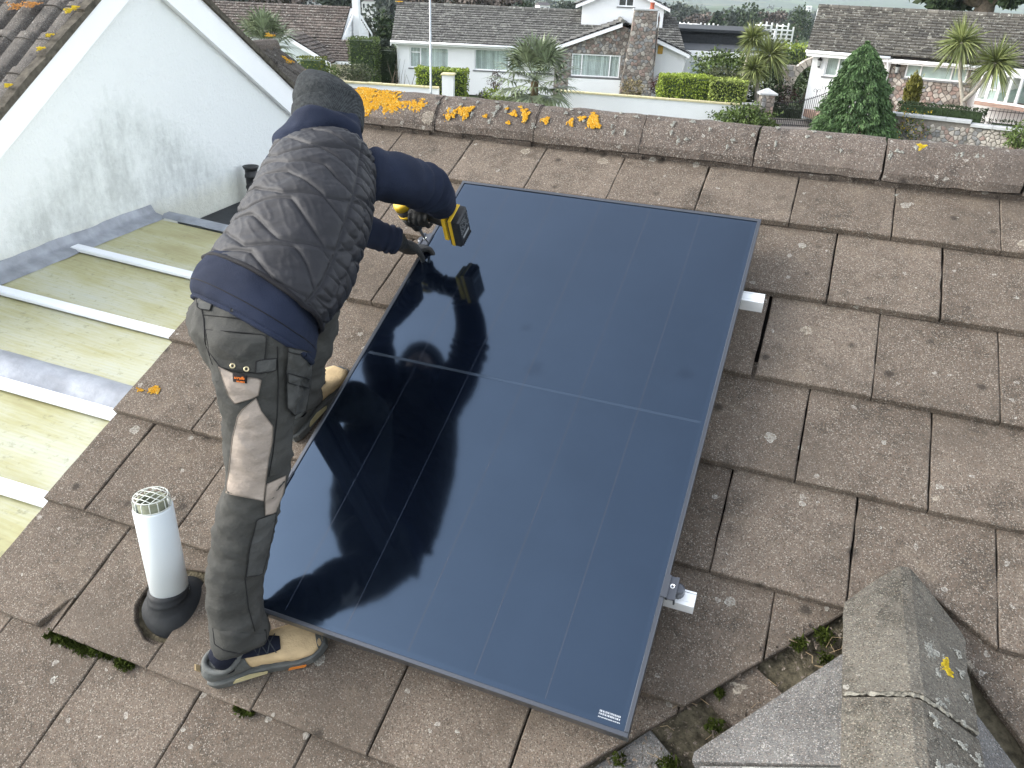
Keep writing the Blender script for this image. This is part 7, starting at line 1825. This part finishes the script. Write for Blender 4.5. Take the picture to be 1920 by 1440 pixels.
# ================================================================== far trees, town and hills
def far_tree(name, label, x, y_base, y_top, D, wpx, mat, n=700, kind='round', group=None, lab2=None):
    r_ = sight(x, (y_base + y_top) / 2); k = D / math.hypot(r_[0], r_[1]); tpz = CAM[2] + sight(x, y_top)[2] * D / math.hypot(*sight(x, y_top)[:2]); bz = CAM[2] + sight(x, y_base)[2] * D / math.hypot(*sight(x, y_base)[:2])
    q = CAM[:2] + np.array(r_[:2]) * k; W = wpx / F_PX * D * 1.12 / 2; H = tpz - bz; g = min(ground_z(*q), bz)
    t = thing(name, label, 'tree', (q[0], q[1], g), group); c = np.array([q[0], q[1], (tpz + bz) / 2])
    if kind == 'cone':
        P = []; D_ = []
        for i in range(n):
            f = rng.random() ** 1.3; az = rng.random() * 6.283; R_ = W * (1 - f) ** .8 * rng.uniform(.5, 1.05); P.append((q[0] + math.cos(az) * R_, q[1] + math.sin(az) * R_, bz + f * H)); D_.append((math.cos(az), math.sin(az), -.3))
        leafy('crown', [cards(P, W * .30, D_, 1.2, .7)], mat, t)
    else:
        sets = []
        nb = 9
        for i in range(nb):
            d = rng.normal(0, 1, 3); d /= np.linalg.norm(d); cc = c + d * np.array([W * .55, W * .55, H * .30]); P, Dq = ell_pts(cc, (W * .52, W * .52, H * .27), n // nb, .6, .3, i); sets.append(cards(P, max(W * .15, .25), Dq, 1.0, .9))
        leafy('crown', sets, mat, t)
    mb = MB(); mb.tube([(q[0], q[1], g - .5), (q[0], q[1], (bz + tpz) / 2)], [W * .09, W * .04], 7)
    for i in range(4):
        a = i * 1.6; mb.tube([(q[0], q[1], bz + H * .2), (q[0] + math.cos(a) * W * .5, q[1] + math.sin(a) * W * .5, bz + H * .6)], [W * .04, W * .012], 5)
    mb.build('trunk', M_BARK, t); return t
FT = 'far trees in the valley'
for i, (x, yb, yt, D, w, mt, kd, lb) in enumerate((
    (1395, 62, 8, 270, 62, L_DARK, 'round', 'broad dark pine crown in the valley above the cabbage palms'),
    (1343, 66, 22, 260, 34, L_DARK, 'cone', 'dark conifer in the valley left of the broad pine'),
    (1372, 58, 24, 240, 20, L_FARW, 'cone', 'small pointed conifer in front of the broad pine'),
    (1500, 78, 12, 230, 40, L_DARK, 'round', 'tall dark tree beside the verge of the right bungalow roof'),
    (1478, 84, 44, 200, 46, L_DARK, 'round', 'lower dark tree beneath the tall tree by the right bungalow roof'),
    (1450, 50, 20, 300, 46, L_BARE, 'round', 'bare brown winter tree between the dark valley trees'),
    (1320, 62, 24, 300, 60, L_BARE, 'round', 'bare twiggy tree on the far slope beside the chimney'),
    (1290, 50, 6, 330, 70, L_FARW, 'round', 'grey green tree on the far slope right of the upper gable'),
    (1335, 72, 56, 150, 24, L_MID, 'round', 'small round bush among the far white frames'),
    (702, 96, 8, 72, 56, L_FARW, 'round', 'dark evergreen between the two bungalows, nearest the slim chimney'),
    (722, 84, 22, 66, 34, L_DARK, 'round', 'dark oak between the two bungalows beside the long grey roof'),
    (716, 120, 70, 60, 40, L_FARW, 'round', 'low dull scrub between the two bungalows'),
    (620, 12, -26, 110, 90, L_FARW, 'round', 'dark tree crown above the brown roof, nearest the slim chimney'),
    (520, 8, -30, 120, 110, L_BARE, 'round', 'bare winter tree above the middle of the brown roof'),
    (430, 6, -34, 115, 90, L_FARW, 'round', 'dark tree crown above the left end of the brown roof'),
    (905, 22, -22, 130, 120, L_BARE, 'round', 'bare winter trees above the left half of the long grey roof'),
    (800, 14, -26, 100, 80, L_BARE, 'round', 'bare brown tree behind the lamp post'),
    (985, 18, -4, 210, 30, L_DARK, 'round', 'round dark bush tree on the skyline of the long grey roof'),
    (1062, 20, 2, 190, 40, L_FARW, 'round', 'dull tree beside the left eave of the upper gable'))):
    far_tree('far_tree', lb, x, yb, yt, D, w, mt, 800, kd, FT)
# pine whose trunk rises behind the right roof
q = at_y(1842, 22, 1.0); D = 62
def ptD(x, y, D): r_ = sight(x, y); return CAM + r_ * D / math.hypot(r_[0], r_[1])
pb_ = ptD(1843, 24, D); pine = thing('pine_tree', 'old pine with forked trunk rising behind the right bungalow roof', 'pine tree', (pb_[0], pb_[1], ground_z(pb_[0], pb_[1])))
mb = MB(); gz0 = np.array([pb_[0], pb_[1], ground_z(pb_[0], pb_[1]) - .3]); fk = ptD(1850, 6, D)
mb.tube([gz0, pb_, fk, ptD(1856, -18, D), ptD(1862, -70, D)], [.75, .62, .52, .42, .25], 10)
for pts in ([(1846, 14), (1830, 2), (1812, -16), (1790, -40)], [(1852, 8), (1872, -2), (1890, -8), (1906, -30)], [(1834, 4), (1806, 0), (1782, -6)]): mb.tube([ptD(x, y, D + rng.normal(0, .5)) for x, y in pts], np.linspace(.34, .12, len(pts)), 8)
mb.build('trunk', M_BARK, pine, True)
sets = []
for x, y, w, h in ((1775, 0, 30, 10), (1800, -6, 34, 9), (1762, 8, 14, 7), (1790, 8, 20, 6), (1880, -8, 24, 9), (1895, 2, 12, 6), (1830, -30, 60, 20), (1780, -30, 50, 18), (1890, -34, 50, 18), (1840, -60, 60, 20)):
    k = D / F_PX * 1.1; P, Dq = ell_pts(ptD(x, y, D + rng.normal(0, 1)), (w * k, w * k, h * k), 260, .3, .35, x); sets.append(cards(P, .42, Dq, 1.3))
leafy('crown', sets, L_DARK, pine)
# the wood on the far slopes: one mass
sets = []; cnt = 0
for i in range(900):
    r_ = math.exp(rng.uniform(math.log(170), math.log(1500))); a = rng.uniform(-1.0, .75); q = CAM[:2] + SD * a * r_ + ND * r_
    if nz((q[0] / 130., q[1] / 130., 7), 1.0, 2) < (.02 if a > -.05 else -.25): continue
    if 150 < r_ < 260 and .18 < a < .55: continue
    g = ground_z(*q); w = rng.uniform(3, 6) * (1 if r_ < 500 else 1.6); h = rng.uniform(3, 5.5) * (1 if r_ < 500 else 1.3)
    P, Dq = ell_pts((q[0], q[1], g + h * .8), (w, w, h), 70 if r_ > 400 else 130, .6, .3, i); sets.append(cards(P, w * .38, Dq, 1.0, .8))
tag(leafy('far_woodland', sets, L_FARW), 'hazy woodland covering the far slopes beyond the roofs', 'woodland', kind='stuff')
# far houses and the white framed buildings under construction
M_FARW = mk('far_white', (.66, .66, .64), .9, .2, .08, .5); M_FARR = mk('far_roof', (.12, .11, .11), .9, .1, .2, .5); M_FARB = mk('far_brick', (.34, .14, .10), .9, .1, .1, .5); M_BLUE = mk('far_blue_roof', (.16, .20, .27), .6, .3)
def far_house(label, x, y, D, wpx, hpx, mat=M_FARW, roof=M_FARR, rot=0.3, name='far_house', nwin=4, group='far houses on the slopes'):
    p = ptD(x, y, D); w, h = wpx * D / F_PX * 1.1, hpx * D / F_PX * 1.15; F_ = Fr(p[:2], (SD[0] * math.cos(rot) - SD[1] * math.sin(rot), SD[0] * math.sin(rot) + SD[1] * math.cos(rot)))
    t = thing(name, label, 'house', F_.P(0, w * .3, p[2] - h - 6), group); z0, z1 = p[2] - h, p[2]
    mb = MB(); mb.box(F_.P(0, w * .3, (z0 - 6 + z1) / 2), w, w * .6, z1 - z0 + 6, F_.X, F_.N, ZU); mb.build('wall', mat, t)
    rz = w * .2; V = [F_.P(-w * .54, -.2, z1), F_.P(w * .54, -.2, z1), F_.P(w * .54, w * .62, z1), F_.P(-w * .54, w * .62, z1), F_.P(-w * .5, w * .3, z1 + rz), F_.P(w * .5, w * .3, z1 + rz)]
    MB().add(V, [(0, 1, 5, 4), (2, 3, 4, 5), (1, 2, 5), (3, 0, 4), (3, 2, 1, 0)]).build('roof', roof, t)
    for k in range(nwin):
        mb = MB(); mb.box(F_.P(-w * .5 + w * (k + .5) / nwin, -.03, z1 - h * .45), w / nwin * .42, .06, h * .4, F_.X, F_.N, ZU); mb.build('window', M_DARKIN, t)
far_house('brick fronted far building seen over the long grey roof', 945, 8, 330, 32, 10, M_FARB, M_FARR, .2)
far_house('wide pale far block beside the brick building over the long grey roof', 912, 4, 350, 40, 12, M_FARW, M_FARR, .1)
far_house('far white house with steep roof left of the upper gable', 1022, 10, 260, 20, 10, M_FARW, M_FARR, .7, nwin=2)
far_house('far white house above the slim chimney', 690, 2, 160, 20, 14, M_FARW, M_FARR, .1, nwin=3)
far_house('far cream house above the right half of the brown roof', 640, 0, 190, 26, 10, M_FARW, M_FARR, .4, nwin=3)
far_house('far white house above the middle of the brown roof', 588, 0, 200, 20, 8, M_FARW, M_FARR, .2, nwin=2)
far_house('low white far building with blue grey roof right of the chimney', 1290, 56, 165, 34, 10, M_FARW, M_BLUE, .1, nwin=4)
far_house('tiny white farmhouse in the far green field', 1518, 13, 900, 7, 3, M_FARW, M_FARW, 0, nwin=1)
def frame_block(label, x, y_top, y_bot, D, wpx, nb, nf, rot=.15):
    p = ptD(x, y_bot, D); pt_ = ptD(x, y_top, D); w = wpx * D / F_PX * 1.1; H = pt_[2] - p[2]; F_ = Fr(p[:2], (SD[0] * math.cos(rot) - SD[1] * math.sin(rot), SD[0] * math.sin(rot) + SD[1] * math.cos(rot)))
    t = thing('building_frame', label, 'building', F_.P(0, 2, p[2] - 3), 'white framed buildings under construction')
    for i in range(nb + 1):
        for o in (0, w * .35):
            hh = H * rng.uniform(.8, 1.12); mb = MB(); mb.box(F_.P(-w / 2 + w * i / nb, o, p[2] - 1.5 + hh / 2 ), .24, .24, hh + 3, F_.X, F_.N, ZU); mb.build('post', M_FARW, t)
    for j in range(nf + 1):
        for k in range(nb):
            if rng.random() < (.9 if j < nf else .45): mb = MB(); mb.box(F_.P(-w / 2 + w * (k + .5) / nb, w * .175, p[2] + H * (j + .3) / (nf + .6)), w / nb * 1.02, w * .38, .16, F_.X, F_.N, ZU); mb.build('floor_slab', M_FARW, t)
    for k in range(nb):
        if rng.random() < .55: mb = MB(); mb.box(F_.P(-w / 2 + w * (k + .5) / nb, w * .2, p[2] + H * rng.uniform(.15, .7)), w / nb * .8, .2, H / (nf + 1) * .9, F_.X, F_.N, ZU); mb.build('infill_wall', M_FARW if rng.random() < .6 else M_FARR, t)
frame_block('largest white open framed building under construction above the cabbage palms', 1446, 46, 82, 170, 60, 7, 4)
frame_block('long low white framed building right of the stone chimney', 1305, 44, 56, 185, 66, 10, 1)
frame_block('white framed building standing behind the dark flat roofs', 1335, 52, 66, 150, 52, 6, 1, -.1)
frame_block('small white framed block directly left of the largest frame', 1395, 60, 72, 160, 36, 5, 1, .1)

# ------------------------------------------------------------------ hazy air
hz = bpy.data.materials.new('hazy_air'); hz.use_nodes = True; nt = hz.node_tree; nt.nodes.remove(nt.nodes['Principled BSDF'])
pv = nt.nodes.new('ShaderNodeVolumePrincipled'); pv.inputs['Color'].default_value = (.80, .90, 1, 1); pv.inputs['Density'].default_value = .00013; nt.links.new(pv.outputs[0], nt.nodes['Material Output'].inputs['Volume'])
mb = MB(); c0 = CAM[:2] + ND * 2700; mb.box((c0[0], c0[1], 25), 15000, 9000, 210, MF.X, MF.N, ZU); o = mb.build('haze', hz); o['kind'] = 'stuff'; o['label'] = 'thin blue grey haze lying over the valley and far hills'
